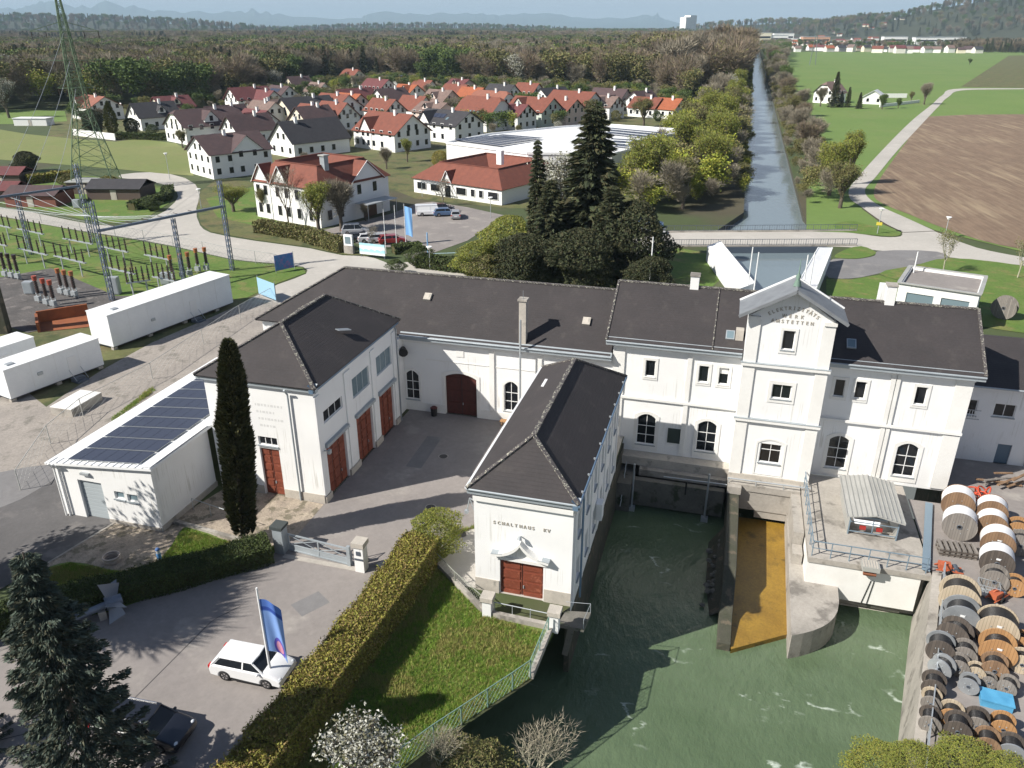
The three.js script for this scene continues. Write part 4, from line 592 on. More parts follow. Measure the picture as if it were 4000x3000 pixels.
{
  const b = thing('pump_house', 'small flat-roofed white pump house with two grey panels behind the power house', 'building', [25.2, 0, -101.5], -0.30);
  const y = 4.5; wallOn(b, { o: [0, 0, 4.2], a: 0 }, rect(-4.2, 4.2, 0, y), [hole(-3.2, -0.3, 0.6, 3.5), hole(0.5, 3.4, 0.6, 3.5)], M.plaster);
  for (const x of [-3.2, 0.5]) mesh('grey_panel', bx(x, x + 2.9, 0.6, 3.5, 4.0, 4.08), M.glassPale, b);
  mesh('wall', bx(-4.2, -3.9, 0, y, -4.2, 3.84), M.plaster, b); mesh('wall', bx(3.9, 4.2, 0, y, -4.2, 3.84), M.plaster, b); mesh('wall', bx(-3.88, 3.88, 0, y, -4.2, -3.9), M.plaster, b);
  mesh('roof_deck', bx(-3.9, 3.9, y - 0.5, y - 0.3, -3.9, 3.85), M.asphalt, b); for (const a of [[-4.4, 4.4, 4.0, 4.45], [-4.4, 4.4, -4.45, -4.0]]) mesh('parapet_cap', bx(a[0], a[1], y + 0.003, y + 0.12, a[2], a[3]), M.zincPale, b); for (const a of [[-4.45, -4.0], [4.0, 4.45]]) mesh('parapet_cap', bx(a[0], a[1], y + 0.003, y + 0.12, -3.99, 3.99), M.zincPale, b);
}

// ---------- things near the courtyard ----------
// entrance gate
{
  const p = thing('gate_pier', 'dark grey gate pier with dark cap at the hedge end', 'gate pier', [-26.6, 0, -37.6], 0, 'gate piers'); mesh('shaft', bx(-0.35, 0.35, 0, 1.95, -0.35, 0.35), M.zinc, p); mesh('cap', bx(-0.45, 0.45, 1.953, 2.15, -0.45, 0.45), flat(0.05, 0.06, 0.06), p);
  const q = thing('gate_pier', 'white gate pier with weathered stone cap and letter box right of the entrance gate', 'gate pier', [-20.55, 0, -37.2], 0, 'gate piers'); mesh('shaft', bx(-0.32, 0.32, 0, 1.95, -0.32, 0.32), M.plaster, q); mesh('cap', bx(-0.42, 0.42, 1.953, 2.3, -0.42, 0.42), M.plinth, q); mesh('letter_box', bx(-0.15, 0.15, 1.35, 1.65, 0.323, 0.36), M.steelDark, q); mesh('letter_slot', bx(-0.3, 0.3, 0.95, 1.1, 0.323, 0.34), M.steelDark, q);
  const g = thing('sliding_gate', 'light blue grey metal gate with crossed braces at the courtyard entrance', 'gate'); const A = V(-26.1, 0, -37.75), B = V(-21.5, 0, -37.35), at = (t, y) => A.clone().lerp(B, t).setY(y);
  mesh('frame', new G().bar(at(0, 1.35), at(1, 1.35), 0.09).bar(at(0, 0.55), at(1, 0.55), 0.07).bar(at(0, 0.12), at(1, 0.12), 0.1).bar(at(0, 0.05), at(0, 1.4), 0.09).bar(at(0.5, 0.05), at(0.5, 1.4), 0.08).bar(at(1, 0.05), at(1, 1.55), 0.22).build(), M.zinc, g);
  mesh('lower_panel', new G().bar(at(0.01, 0.34), at(0.98, 0.34), 0.03, 0.4).build(), M.zinc, g);
  for (const [a, b] of [[0, 0.5], [0.5, 1]]) { mesh('brace', new G().bar(at(a, 0.58), at(b, 1.32), 0.04).build(), M.zinc, g); mesh('brace', new G().bar(at(a, 1.32), at(b, 0.58), 0.04).build(), M.zinc, g); }
  const w = thing('pedestrian_gate', 'thin dark metal wicket standing open beside the white gate pier', 'gate'); const A2 = V(-21.3, 0, -37.35), B2 = V(-20.95, 0, -38.4), a2 = (t, y) => A2.clone().lerp(B2, t).setY(y); mesh('frame', new G().bar(a2(0, 1.2), a2(1, 1.2), 0.05).bar(a2(0, 0.1), a2(1, 0.1), 0.05).bar(a2(0, 0.1), a2(0, 1.2), 0.05).bar(a2(1, 0.1), a2(1, 1.2), 0.05).build(), M.steelDark, w); mesh('brace', new G().bar(a2(0, 0.15), a2(1, 1.15), 0.03).build(), M.steelDark, w);
}
struct('gate_threshold', bx(-26.2, -20.9, 0.0, 0.06, -37.3, -36.9), M.concrete);
// chain link fences: posts, top rail, mesh of thin wires
function meshFence(label, pts, h, mat, y = 0, o = {}) {
  const f = thing('mesh_fence', label, 'fence'); const wire = new G();
  pts.forEach(([x, z], i) => { mesh('post', new G().rod(V(x, y, z), V(x, y + h, z), 0.04, 0.04, 6).build(), mat, f); if (!i) return; const [px, pz] = pts[i - 1], A = V(px, 0, pz), B = V(x, 0, z), at = (t, yy) => A.clone().lerp(B, t).setY(yy);
    mesh('top_rail', new G().rod(at(0, y + h), at(1, y + h), 0.03, 0.03, 5).build(), mat, f); const len = A.distanceTo(B), n = Math.round(len / (o.s || 0.35)); for (let k = -3; k < n; k++) { const a = k / n, b = (k + 3) / n, c0 = Math.max(0, a), c1 = Math.min(1, b); if (c1 <= c0) continue; const yl = (t) => y + (t - a) / (b - a) * h; wire.bar(at(c0, yl(c0)), at(c1, yl(c1)), 0.012); wire.bar(at(c0, y + h - (yl(c0) - y)), at(c1, y + h - (yl(c1) - y)), 0.012); } });
  const w = mesh('wire_mesh', wire.build(), mat, f); w.userData.kind = 'stuff'; return f;
}
const between = (a, b, n) => Array.from({ length: n + 1 }, (_, i) => [a[0] + (b[0] - a[0]) * i / n, a[1] + (b[1] - a[1]) * i / n]);
meshFence('green wire fence along the lawn edge above the tailwater', [...between([-7.55, -34.6], [-7.72, -31.1], 2), ...between([-8.4, -30], [-11.2, -25.7], 3), ...between([-12.6, -23.3], [-16.9, -15.2], 4)], 1.25, flat(0.20, 0.32, 0.27, 0.6), 0.05);
meshFence('low wire fence between lawn and switch house yard', [[-16.6, -39.3], [-14.2, -37.3], [-11.75, -35.5]], 1.1, flat(0.25, 0.26, 0.22, 0.6));
{
  for (const [x, z, l] of [[-11.4, -35.24, 'white post with brown stone cap left of the switch house steps'], [-7.3, -35.1, 'white post with grey stone cap at the water edge corner']]) { const q = thing('fence_pier', l, 'fence pier', [x, 0, z], 0, 'white fence piers'); mesh('shaft', bx(-0.27, 0.27, 0, 1.25, -0.27, 0.27), M.plaster, q); mesh('cap', bx(-0.38, 0.38, 1.253, 1.55, -0.38, 0.38), M.plinth, q); }
  const w = thing('low_wall', 'low weathered concrete kerb wall edging the lawn below the switch house', 'wall'); for (const [a, b] of [[[-16.6, -39.4], [-14.2, -37.4]], [[-14.2, -37.4], [-11.7, -35.35]], [[-11.1, -35.2], [-7.6, -35.1]], [[-7.5, -34.8], [-7.68, -31.1]]]) mesh('kerb', new G().bar(V(a[0], 0.2, a[1]), V(b[0], 0.2, b[1]), 0.28, 0.4).build(), M.concrete, w);
  const gr = thing('glass_rail', 'thin rail in front of the red switch house door', 'railing'); mesh('rail', new G().rod(V(-11.1, 1.05, -35.3), V(-7.6, 1.05, -35.2), 0.03).build(), M.galv, gr); for (let i = 0; i < 4; i++) mesh('post', new G().rod(V(-11 + i * 1.1, 0, -35.3), V(-11 + i * 1.1, 1.05, -35.3), 0.025).build(), M.galv, gr);
  const pl = thing('jetty_platform', 'small weathered platform hanging over the tailwater beside the switch house', 'platform', [-6.9, -0.15, -36.4]); pl.scale.setScalar(0.72); mesh('floor', new G().prism([[-0.2, -0.9], [1.9, -1.3], [1.7, 0.9], [-0.5, 0.9]], -0.25, 0.05, true).build(), M.darkConcrete, pl); mesh('strut', new G().bar(V(0.1, -3.5, 0.3), V(0.6, -0.25, 0.3), 0.35, 0.5).build(), M.darkConcrete, pl); mesh('rail', new G().rod(V(-0.2, 1.0, -0.9), V(1.85, 1.0, -1.2), 0.025).rod(V(1.85, 0, -1.2), V(1.85, 1.0, -1.2), 0.03).rod(V(1.85, 1, -1.2), V(1.65, 1.0, 0.85), 0.025).rod(V(1.65, 0, 0.85), V(1.65, 1, 0.85), 0.03).build(), M.galv, pl);
}
// flags
function flagCloth(w, h, sag, fn, seed) { const g = new THREE.PlaneGeometry(w, h, 14, 20), p = g.attributes.position; for (let i = 0; i < p.count; i++) { const u = p.getX(i) / w + 0.5, v = p.getY(i) / h + 0.5, k = u; p.setXYZ(i, u * w * (1 - 0.25 * sag * u), p.getY(i) - sag * u * u * h * 0.28, Math.sin(u * 7 + v * 3 + seed) * 0.14 * k * w * 0.6); } g.computeVertexNormals(); return g; }
M.flagBlue = new THREE.MeshStandardMaterial({ side: THREE.DoubleSide, roughness: 0.8, map: (() => { const n = fbm(601, 4, 4); return dataTex(256, (u, v) => { let c = mix([0.07, 0.17, 0.55], [0.25, 0.42, 0.80], clamp01(v > 0.78 ? 0.1 : 0.75 + 0.25 * n(u, v))); if (v > 0.80 && v < 0.86) c = [0.03, 0.08, 0.38]; const d = Math.hypot((u - 0.62) * 1.2, (v - 0.14) * 1.9); if (d < 0.34) c = [0.10, 0.08, 0.45]; if (d < 0.22) c = mix([0.65, 0.16, 0.16], [0.55, 0.35, 0.55], n(u * 3 % 1, v * 3 % 1)); return c; }); })() });
{
  const f = thing('flag_pole', 'white flag pole leaning over the white car on the access road hedge', 'flag pole', [-21.0, 0, -27.1]); mesh('pole', new G().rod(V(0, 0, 0), V(0, 6.3, 0), 0.075, 0.05, 8).build(), M.white, f);
  const c = single('flag', flagCloth(1.25, 3.4, 0.9, null, 1), M.flagBlue, 'blue waving flag with red emblem hanging over the white car', 'flag'); c.position.set(-20.95, 3.9, -27.1); c.rotation.y = 0.35;
}
// cars
const carGlass = flat(0.015, 0.018, 0.022, 0.05);
function carProto(paint, o = {}) { // nose towards +x, metres
  const c = new THREE.Group(), L = o.L || 4.55, h = o.h || 1.47, hw = 0.9; const van = o.van;
  const low = new THREE.Shape(); const x0 = -L / 2, x1 = L / 2, wb = L * 0.29, wr = 0.34;
  low.moveTo(x0 + 0.05, 0.28); low.lineTo(-wb - wr, 0.22); low.absarc(-wb, 0.30, wr, Math.PI, 0, true); low.lineTo(wb - wr, 0.22); low.absarc(wb, 0.30, wr, Math.PI, 0, true); low.lineTo(x1 - 0.08, 0.26); low.lineTo(x1, 0.45); low.lineTo(x1 - 0.06, 0.66); low.quadraticCurveTo(x1 - 0.4, 0.86, x1 - 1.0, 0.95); low.lineTo(x0 + 0.15, 0.98); low.quadraticCurveTo(x0 - 0.02, 0.8, x0, 0.5); low.closePath();
  const bg = new THREE.ExtrudeGeometry(low, { depth: hw * 2 - 0.40, bevelEnabled: true, bevelSize: 0.1, bevelOffset: -0.07, bevelThickness: 0.2, bevelSegments: 4, curveSegments: 10 }); bg.translate(0, 0, -hw + 0.20); mesh('body', bg, paint, c);
  // cabin: trapezoid rings from belt to roof
  const xf = x1 - 1.0, xr = x0 + (van ? 0.02 : 0.16), rf = van ? xf - 0.55 : xf - 0.78, rb = van ? x0 + 0.06 : x0 + (o.hatch ? 0.62 : 0.55), belt = 0.93, zt = 0.62, zb = 0.83;
  const B = [V(xf, belt, -zb), V(xf, belt, zb), V(xr, belt + 0.03, zb), V(xr, belt + 0.03, -zb)], T = [V(rf, h - 0.05, -zt), V(rf, h - 0.05, zt), V(rb, h - 0.06, zt), V(rb, h - 0.06, -zt)];
  const sideMat = van ? paint : carGlass;
  mesh('windscreen', new G().quad(B[1], B[0], T[0], T[1]).build(), carGlass, c); mesh('rear_window', new G().quad(B[3], B[2], T[2], T[3]).build(), carGlass, c);
  mesh('side_window', new G().quad(B[2], B[1], T[1], T[2]).build(), sideMat, c); mesh('side_window', new G().quad(B[0], B[3], T[3], T[0]).build(), sideMat, c);
  const rs = new THREE.Shape([new THREE.Vector2(rb - 0.1, -zt - 0.02), new THREE.Vector2(rf + 0.06, -zt - 0.02), new THREE.Vector2(rf + 0.12, 0), new THREE.Vector2(rf + 0.06, zt + 0.02), new THREE.Vector2(rb - 0.1, zt + 0.02)]); const rg = new THREE.ExtrudeGeometry(rs, { depth: 0.03, bevelEnabled: true, bevelSize: 0.05, bevelThickness: 0.03, bevelSegments: 2 }); rg.rotateX(-Math.PI / 2); rg.translate(0, h - 0.07, 0); mesh('roof', rg, paint, c);
  for (const s of [-1, 1]) { for (const [p, q, w] of [[V(xf, belt, s * zb), V(rf, h - 0.04, s * zt), 0.07], [V(xr + 0.02, belt, s * zb), V(rb, h - 0.04, s * zt), 0.12], [V(-0.1, belt, s * (zb + 0.004)), V(-0.12, h - 0.05, s * (zt + 0.004)), 0.08]]) mesh('pillar', new G().bar(p, q, w).build(), paint, c);
    mesh('mirror', new THREE.SphereGeometry(0.11, 8, 6).scale(0.8, 0.7, 1).translate(xf - 0.25, 1.0, s * 0.98), paint, c);
    mesh('headlight', new THREE.SphereGeometry(0.16, 8, 6).scale(1, 0.5, 1.1).translate(x1 - 0.2, 0.68, s * 0.68), flat(0.75, 0.78, 0.8, 0.1), c); mesh('tail_light', bx(x0 - 0.02, x0 + 0.14, 0.72, 0.9, s > 0 ? 0.62 : -0.88, s > 0 ? 0.88 : -0.62), flat(0.45, 0.01, 0.012, 0.2), c);
    if (o.rails) mesh('roof_rail', new G().bar(V(rb, h + 0.02, s * 0.6), V(rf - 0.1, h + 0.02, s * 0.6), 0.04).build(), M.chrome = M.chrome || flat(0.6, 0.6, 0.62, 0.15, 0.9), c);
    mesh('sill_trim', new G().bar(V(-wb + 0.4, 0.24, s * 0.89), V(wb - 0.4, 0.24, s * 0.89), 0.06, 0.1).build(), M.black, c);
    for (const w of [-wb, wb]) { const t = mesh('wheel', new THREE.TorusGeometry(0.25, 0.085, 8, 18).scale(1, 1, 1.25), M.rubber, c); t.position.set(w, 0.325, s * 0.80); mesh('rim', new THREE.CylinderGeometry(0.2, 0.2, 0.16, 16).rotateX(Math.PI / 2), M.chrome = M.chrome || flat(0.6, 0.6, 0.62, 0.15, 0.9), t); for (let k = 0; k < 5; k++) { const sp = mesh('spoke', bx(-0.03, 0.03, 0.03, 0.19, -0.09, 0.09), M.black, t); sp.rotation.z = k * 1.2566 + 0.6; } } }
  mesh('grille', bx(x1 - 0.1, x1 + 0.01, 0.34, 0.5, -0.55, 0.55), M.black, c); mesh('number_plate', bx(x0 - 0.055, x0 - 0.045, 0.55, 0.68, -0.26, 0.26), M.white, c); mesh('underbody', bx(x0 + 0.2, x1 - 0.2, 0.16, 0.4, -0.76, 0.76), M.black, c);
  return c;
}
const paintOf = (r, g, b) => new THREE.MeshPhysicalMaterial({ color: new THREE.Color().setRGB(r, g, b), roughness: 0.35, clearcoat: 1, clearcoatRoughness: 0.05 });
function placeCar(name, proto, x, z, turn, label, group) { const c = proto; c.name = numbered(name); c.position.set(x, 0.05, z); c.rotation.y = turn; scene.add(c); return tagObj(c, label, 'car', group); }
placeCar('parked_car', carProto(paintOf(0.78, 0.79, 0.80), { L: 4.25, h: 1.44, hatch: true }), ...[-22.24,-27.375], 0.03, 'white estate car parked by the hedge under the blue flag');
placeCar('parked_car', carProto(paintOf(0.008, 0.009, 0.014), { L: 4.85, h: 1.6, rails: true }), ...[-25.19,-22.33], 0.05, 'black car with chrome roof rails half hidden by the blue spruce');
// upstream car park
const silver = paintOf(0.45, 0.47, 0.5), dark = paintOf(0.02, 0.024, 0.035), blueC = paintOf(0.08, 0.15, 0.28), redC = paintOf(0.25, 0.01, 0.012), whiteC = paintOf(0.75, 0.76, 0.78);
const cs = [[-61.63,-120.47],[-58.25,-116.11],[-56.64,-116.24],[-54.98,-116.39],[-52.85,-116.04],[-54.56,-137.58],[-51.74,-137.96],[-49.3,-137.01],[-13.73,-139.28],[-12.95,-137.32]];
placeCar('parked_car', carProto(silver, { h: 1.75, L: 4.7 }), ...cs[0], 0.5, 'silver grey minivan nearest the hedge in the car park', 'cars in the upstream car park');
placeCar('parked_car', carProto(dark), ...cs[1], 0.5, 'dark blue car beside the white car in the car park', 'cars in the upstream car park');
placeCar('parked_car', carProto(whiteC), ...cs[2], 0.55, 'white hatchback between dark and silver cars in the car park', 'cars in the upstream car park');
placeCar('parked_car', carProto(silver), ...cs[3], 0.55, 'silver blue car beside the red car in the car park', 'cars in the upstream car park');
placeCar('parked_car', carProto(redC), ...cs[4], 0.55, 'dark red car next to the flag poles', 'cars in the upstream car park');
placeCar('parked_van', carProto(paintOf(0.78, 0.79, 0.8), { L: 5.4, h: 2.0, van: true }), cs[5][0], cs[5][1], 0.42, 'white delivery van with ladders on its roof', 'cars in the upstream car park');
placeCar('parked_car', carProto(dark), cs[5][0] + 1, cs[5][1] - 4, 0.42, 'black car behind the white delivery van', 'cars in the upstream car park');
placeCar('parked_car', carProto(blueC), ...cs[6], 0.5, 'blue car right of the white delivery van', 'cars in the upstream car park');
placeCar('parked_car', carProto(paintOf(0.3, 0.31, 0.33)), ...cs[7], 1.9, 'grey car half hidden by the willow shrubs', 'cars in the upstream car park');
placeCar('parked_car', carProto(blueC), ...cs[8], 0.1, 'blue grey car under the yellow green trees by the bridge', 'cars by the bridge');
placeCar('parked_car', carProto(silver), cs[9][0], cs[9][1] + 2.5, 0.1, 'silver car nearest the bridge railing', 'cars by the bridge');
// flags and signs of the car park
{
  const ps = [[-51.26,-109.9,6.9],[-51.13,-113.76,6.78],[-50.51,-116.08,6.58]];
  ['left', 'middle', 'right'].forEach((n, i) => single('flag_pole', new G().rod(V(ps[i][0], 0, ps[i][1]), V(ps[i][0], ps[i][2], ps[i][1]), 0.07, 0.04, 8).build(), M.white, ['leftmost white flag pole by the red car, bare', 'middle white flag pole of the car park, bare', 'white flag pole carrying the light blue banner'][i], 'flag pole', 'car park flag poles'));
  const f = single('banner_flag', flagCloth(1.3, 4.6, 0.25, null, 2), flat(0.22, 0.45, 0.80, 0.8, 0, { side: THREE.DoubleSide }), 'tall light blue banner flag in the car park', 'flag'); f.position.set(ps[2][0] + 0.05, ps[2][2] - 2.7, ps[2][1]);
  const [bx0, bz0] = [-56.74,-108.36], [bx1, bz1] = [-54.07,-107.7], [bx2, bz2] = [-50.26,-106.29];
  const s = thing('sign_board', 'white and pale blue company sign board at the car park entrance', 'sign', [(bx1 + bx2) / 2, 0, (bz1 + bz2) / 2], -0.1); mesh('panel', bx(-2.2, 2.2, 0.5, 2.2, -0.06, 0.06), new THREE.MeshStandardMaterial({ roughness: 0.6, map: dataTex(128, (u, v) => v < 0.3 + 0.1 * Math.sin(u * 5) ? [0.35, 0.62, 0.70] : v > 0.8 ? [0.45, 0.66, 0.72] : [0.78, 0.82, 0.82]) }), s); for (const x of [-2, 2]) mesh('post', bx(x - 0.06, x + 0.06, 0, 2.3, -0.14, -0.065), M.steelDark, s);
  const n = thing('notice_case', 'white notice case on a pale base left of the company sign', 'notice case', [bx0, 0, bz0], -0.1); mesh('base', bx(-0.8, 0.8, 0, 1.3, -0.25, 0.25), M.concrete, n); mesh('case', bx(-0.75, 0.75, 1.31, 3.0, -0.2, 0.2), M.white, n); mesh('poster', bx(-0.5, 0.5, 1.6, 2.7, 0.203, 0.215), M.glassPale, n);
  const bl = [-43.58,-108.17]; const pk = thing('blue_post', 'thin blue post beside the car park barrier', 'post', [bl[0], 0, bl[1]]); mesh('post', new G().rod(V(0, 0, 0), V(0, 4.2, 0), 0.1).build(), flat(0.2, 0.42, 0.7), pk); mesh('barrier_arm', new G().bar(V(0.1, 1.0, 0), V(4.2, 1.2, -1), 0.08).build(), flat(0.4, 0.55, 0.6), pk);
  const lp = [[-41.41,-103.33],[-45.26,-114.51]];
  for (const [i, [u, l]] of [[0, 'globe street lamp beside the clipped hedge'],].entries()) { }
}
function lamp(x, z, h, label, y = 0) { const l = thing('street_lamp', label, 'street lamp', [x, y, z], 0, 'street lamps'); mesh('post', new G().rod(V(0, 0, 0), V(0, h, 0), 0.07, 0.05, 8).build(), M.galv, l); mesh('lamp_head', new THREE.SphereGeometry(0.28, 10, 8).scale(1, 0.8, 1).translate(0, h, 0), flat(0.8, 0.8, 0.76, 0.3), l); mesh('lamp_hat', new THREE.CylinderGeometry(0.42, 0.46, 0.07, 12).translate(0, h + 0.24, 0), M.white, l); return l; }
{ const P = [[-41.41,-103.33,3.2],[24.16,-144.59,4.08],[34.51,-144.13,3.35],[-126.49,-156.88,5.72],[-99.81,-131.33,3.5],[-43.1,-138.75,3.5]];
  ['globe street lamp beside the clipped hedge behind the hall roof', 'street lamp with a yellow sign on the grass wedge by the lane', 'street lamp at the edge of the ploughed field', 'tall street lamp beside the olive meadow', 'globe lamp on the garden edge by the road bend', 'street lamp in front of the low red-roofed building'].forEach((l, i) => lamp(P[i][0], P[i][1], Math.max(2.8, P[i][2]), l));
  const s = single('yellow_sign', bx(-0.45, 0.45, 1.5, 2.0, -0.04, 0.04), flat(0.62, 0.52, 0.06), 'small yellow sign below the lamp on the grass wedge', 'sign'); s.position.set(P[1][0], 0, P[1][1] + 0.13); }
// odds and ends of the left corner
{
  const s = thing('concrete_slab_block', 'pale concrete block lying on the gravel between containers and solar annex', 'block', [-56.4, 0, -52], 0.02); mesh('block', bx(-1.15, 1.15, 0, 0.75, -1.9, 1.9), M.concrete, s); mesh('top_slab', bx(-1.15, 1.15, 0.753, 0.82, -1.9, 1.9), M.plasterTrim, s);
  const [hx, hz] = [-30.79,-34.61].map((v) => v), hp = [-33.67,-34.31]; const h = thing('hydrant', 'blue and white hydrant post on the stony bed', 'hydrant', [hp[0], 0, hp[1]]); mesh('post', new G().rod(V(0, 0, 0), V(0, 1.0, 0), 0.13, 0.13, 10).build(), M.white, h); mesh('blue_band', new G().rod(V(0, 0.35, 0), V(0, 0.75, 0), 0.145, 0.145, 10).build(), flat(0.1, 0.3, 0.6), h); mesh('cap', new THREE.SphereGeometry(0.15, 8, 6).translate(0, 1.02, 0), flat(0.05, 0.12, 0.3), h);
  const wp = [-36.8,-33.58]; const w = thing('pipe_coil', 'coil of pale pipe lying on the gravel', 'pipe coil', [wp[0], 0, wp[1]]); for (let i = 0; i < 4; i++) mesh('turn', new THREE.TorusGeometry(0.48 + 0.03 * (i % 2), 0.06, 6, 24).rotateX(Math.PI / 2).translate(0, 0.07 + i * 0.11, 0), flat(0.45, 0.38, 0.32), w);
  const sp = [-31.04,-33.56]; const st = thing('stone_slab', 'flat pale stone slabs in the grass behind the hedge', 'stone slab', [sp[0], 0, sp[1]], 0.3); mesh('slab', bx(-1.2, 1.2, 0, 0.14, -0.5, 0.5), M.concrete, st); mesh('slab', bx(-0.9, 0.2, 0.143, 0.26, -0.3, 0.3), M.concrete, st);
  const tp = [-33.84,-28.3]; const t = thing('turbine_monument', 'old grey turbine runner with shaft displayed beside the hedge', 'monument', [tp[0], 0, tp[1]], 0.9); const tm = patchy(611, 128, 2, [[0.20, 0.23, 0.28], [0.14, 0.165, 0.20]], { rough: 0.55, metal: 0.4 });
  mesh('shaft', new G().rod(V(-2.6, 0.55, 0), V(1.2, 0.85, 0), 0.22, 0.22, 12).rod(V(-2.9, 0.5, 0), V(-2.5, 0.55, 0), 0.42, 0.42, 12).build(), tm, t); mesh('hub', new G().rod(V(1.0, 0.85, 0), V(1.9, 0.9, 0), 0.42, 0.3, 12).build(), tm, t);
  for (let k = 0; k < 5; k++) { const g = new THREE.PlaneGeometry(1.0, 0.9, 5, 5), p = g.attributes.position; for (let i = 0; i < p.count; i++) { const y = p.getY(i) + 0.55; p.setXYZ(i, p.getX(i) * (0.6 + 0.5 * y), y + 0.3, p.getX(i) * 0.5 * y); } g.computeVertexNormals(); const m = mesh('blade', g, new THREE.MeshStandardMaterial({ color: new THREE.Color().setRGB(0.24, 0.27, 0.32), roughness: 0.5, metalness: 0.4, side: THREE.DoubleSide }), t); m.position.set(1.4, 0.9, 0); m.rotation.x = k * 1.2566; }
  mesh('support', bx(-1.6, -1.2, 0, 0.5, -0.3, 0.3), M.concrete, t); mesh('support', bx(0.5, 0.9, 0, 0.62, -0.3, 0.3), M.concrete, t);
  const wr = thing('garden_rail', 'thin railing on a low kerb between annex and cypress', 'railing'); mesh('kerb', new G().bar(V(-36, 0.12, -38.5), V(-28.6, 0.12, -37.6), 0.3, 0.25).build(), M.concrete, wr); mesh('rail', new G().rod(V(-35.4, 1.0, -40.2), V(-30.2, 1.0, -39.2), 0.025).build(), M.galv, wr); for (let i = 0; i < 4; i++) mesh('post', new G().rod(V(-35.4 + i * 1.7, 0, -40.2 + i * 0.33), V(-35.4 + i * 1.7, 1, -40.2 + i * 0.33), 0.025).build(), M.galv, wr);
  const wb = thing('waste_bin', 'small dark waste bin beside the arched brown gate', 'bin', [-24.0, 0, -59.3]); mesh('bin_body', new G().rod(V(0, 0, 0), V(0, 0.8, 0), 0.26, 0.32, 10).build(), M.black, wb); mesh('lid', new G().rod(V(0, 0.8, 0), V(0, 0.92, 0), 0.34, 0.2, 10).build(), flat(0.12, 0.03, 0.03), wb);
}

// ---------- cable drum yard ----------
const planks = (s, c0, c1) => { const n = fbm(s, 8, 5, 0.6), v = vnoise(32, s); const m = new THREE.MeshStandardMaterial({ roughness: 0.85 }); m.map = dataTex(256, (u, w) => { const k = Math.floor(u * 12), e = u * 12 % 1; const t = contrast(0.5 * n(u * 1 % 1, w * 0.25) + 0.5 * v(k, 1), 1.6); const c = mix(c0, c1, t); return e < 0.08 ? c.map((q) => q * 0.45) : c; }); m.map.repeat.set(0.5, 0.5); return m; };
const DW = { grey: planks(701, [0.26, 0.235, 0.21], [0.17, 0.155, 0.14]), dark: planks(702, [0.115, 0.095, 0.08], [0.07, 0.058, 0.05]), orange: planks(703, [0.44, 0.25, 0.11], [0.33, 0.17, 0.07]), pale: planks(704, [0.50, 0.42, 0.31], [0.40, 0.33, 0.24]), silver: patchy(705, 128, 2, [[0.36, 0.38, 0.40], [0.28, 0.30, 0.32]], { rough: 0.4, metal: 0.4 }), brown: planks(706, [0.27, 0.17, 0.10], [0.18, 0.11, 0.065]) };
M.cable = (() => { const m = flat(0.014, 0.014, 0.016, 0.4); m.bumpMap = dataTex(64, (u, v) => { const h = Math.abs(Math.sin(v * Math.PI * 8)); return [h, h, h]; }, false); m.bumpMap.repeat.set(1, 2.5); m.bumpScale = 0.02; return m; })();
M.wrap = patchy(707, 128, 3, [[0.80, 0.80, 0.80], [0.72, 0.72, 0.73]], { grain: 0.05, rough: 0.5 });
function drum(u3, w, fm, cm, label, o = {}) { // u3 = [x, z, radius]; front flange centre
  const [x, z, r] = u3, d = thing('cable_drum', label, 'cable drum', [x, -1.2, z], o.turn ?? -0.22, 'cable drums in the yard'); const y = r;
  const cyl = (rad, z0, z1, n = 26) => new THREE.CylinderGeometry(rad, rad, z1 - z0, n).rotateX(Math.PI / 2).translate(0, y, (z0 + z1) / 2);
  const fl = (z0, z1) => { const g = cyl(r, z0, z1, 30), p = g.attributes.position, uv = g.attributes.uv; for (let i = 0; i < p.count; i++) uv.setXY(i, p.getX(i), p.getY(i)); return g; };
  mesh('flange', fl(-0.07, 0), fm, d); mesh('flange', fl(-w, -w + 0.07), o.back || fm, d);
  mesh(cm === M.wrap ? 'white_wrap' : 'cable', cyl(cm === M.wrap ? r * 0.985 : r * (o.fill || 0.68), -w + 0.073, -0.073, 28), cm, d);
  mesh('hub_ring', new THREE.TorusGeometry(r * 0.14, 0.03, 6, 16).translate(0, y, 0.01), M.steelDark, d); mesh('hub_hole', cyl(r * 0.1, 0.002, 0.012, 14), M.black, d);
  for (let k = 0; k < 5; k++) mesh('bolt', cyl(0.03, 0, 0.04, 6).translate(Math.cos(k * 1.2566) * r * 0.45, Math.sin(k * 1.2566) * r * 0.45, 0), M.galv, d);
  if (o.tag) mesh('paper_tag', bx(-0.12, 0.12, y + r * 0.3, y + r * 0.3 + 0.14, 0.004, 0.012), M.white, d);
  if (o.lean) { d.rotation.order = 'YXZ'; d.rotation.x = o.lean; }
  return d;
}
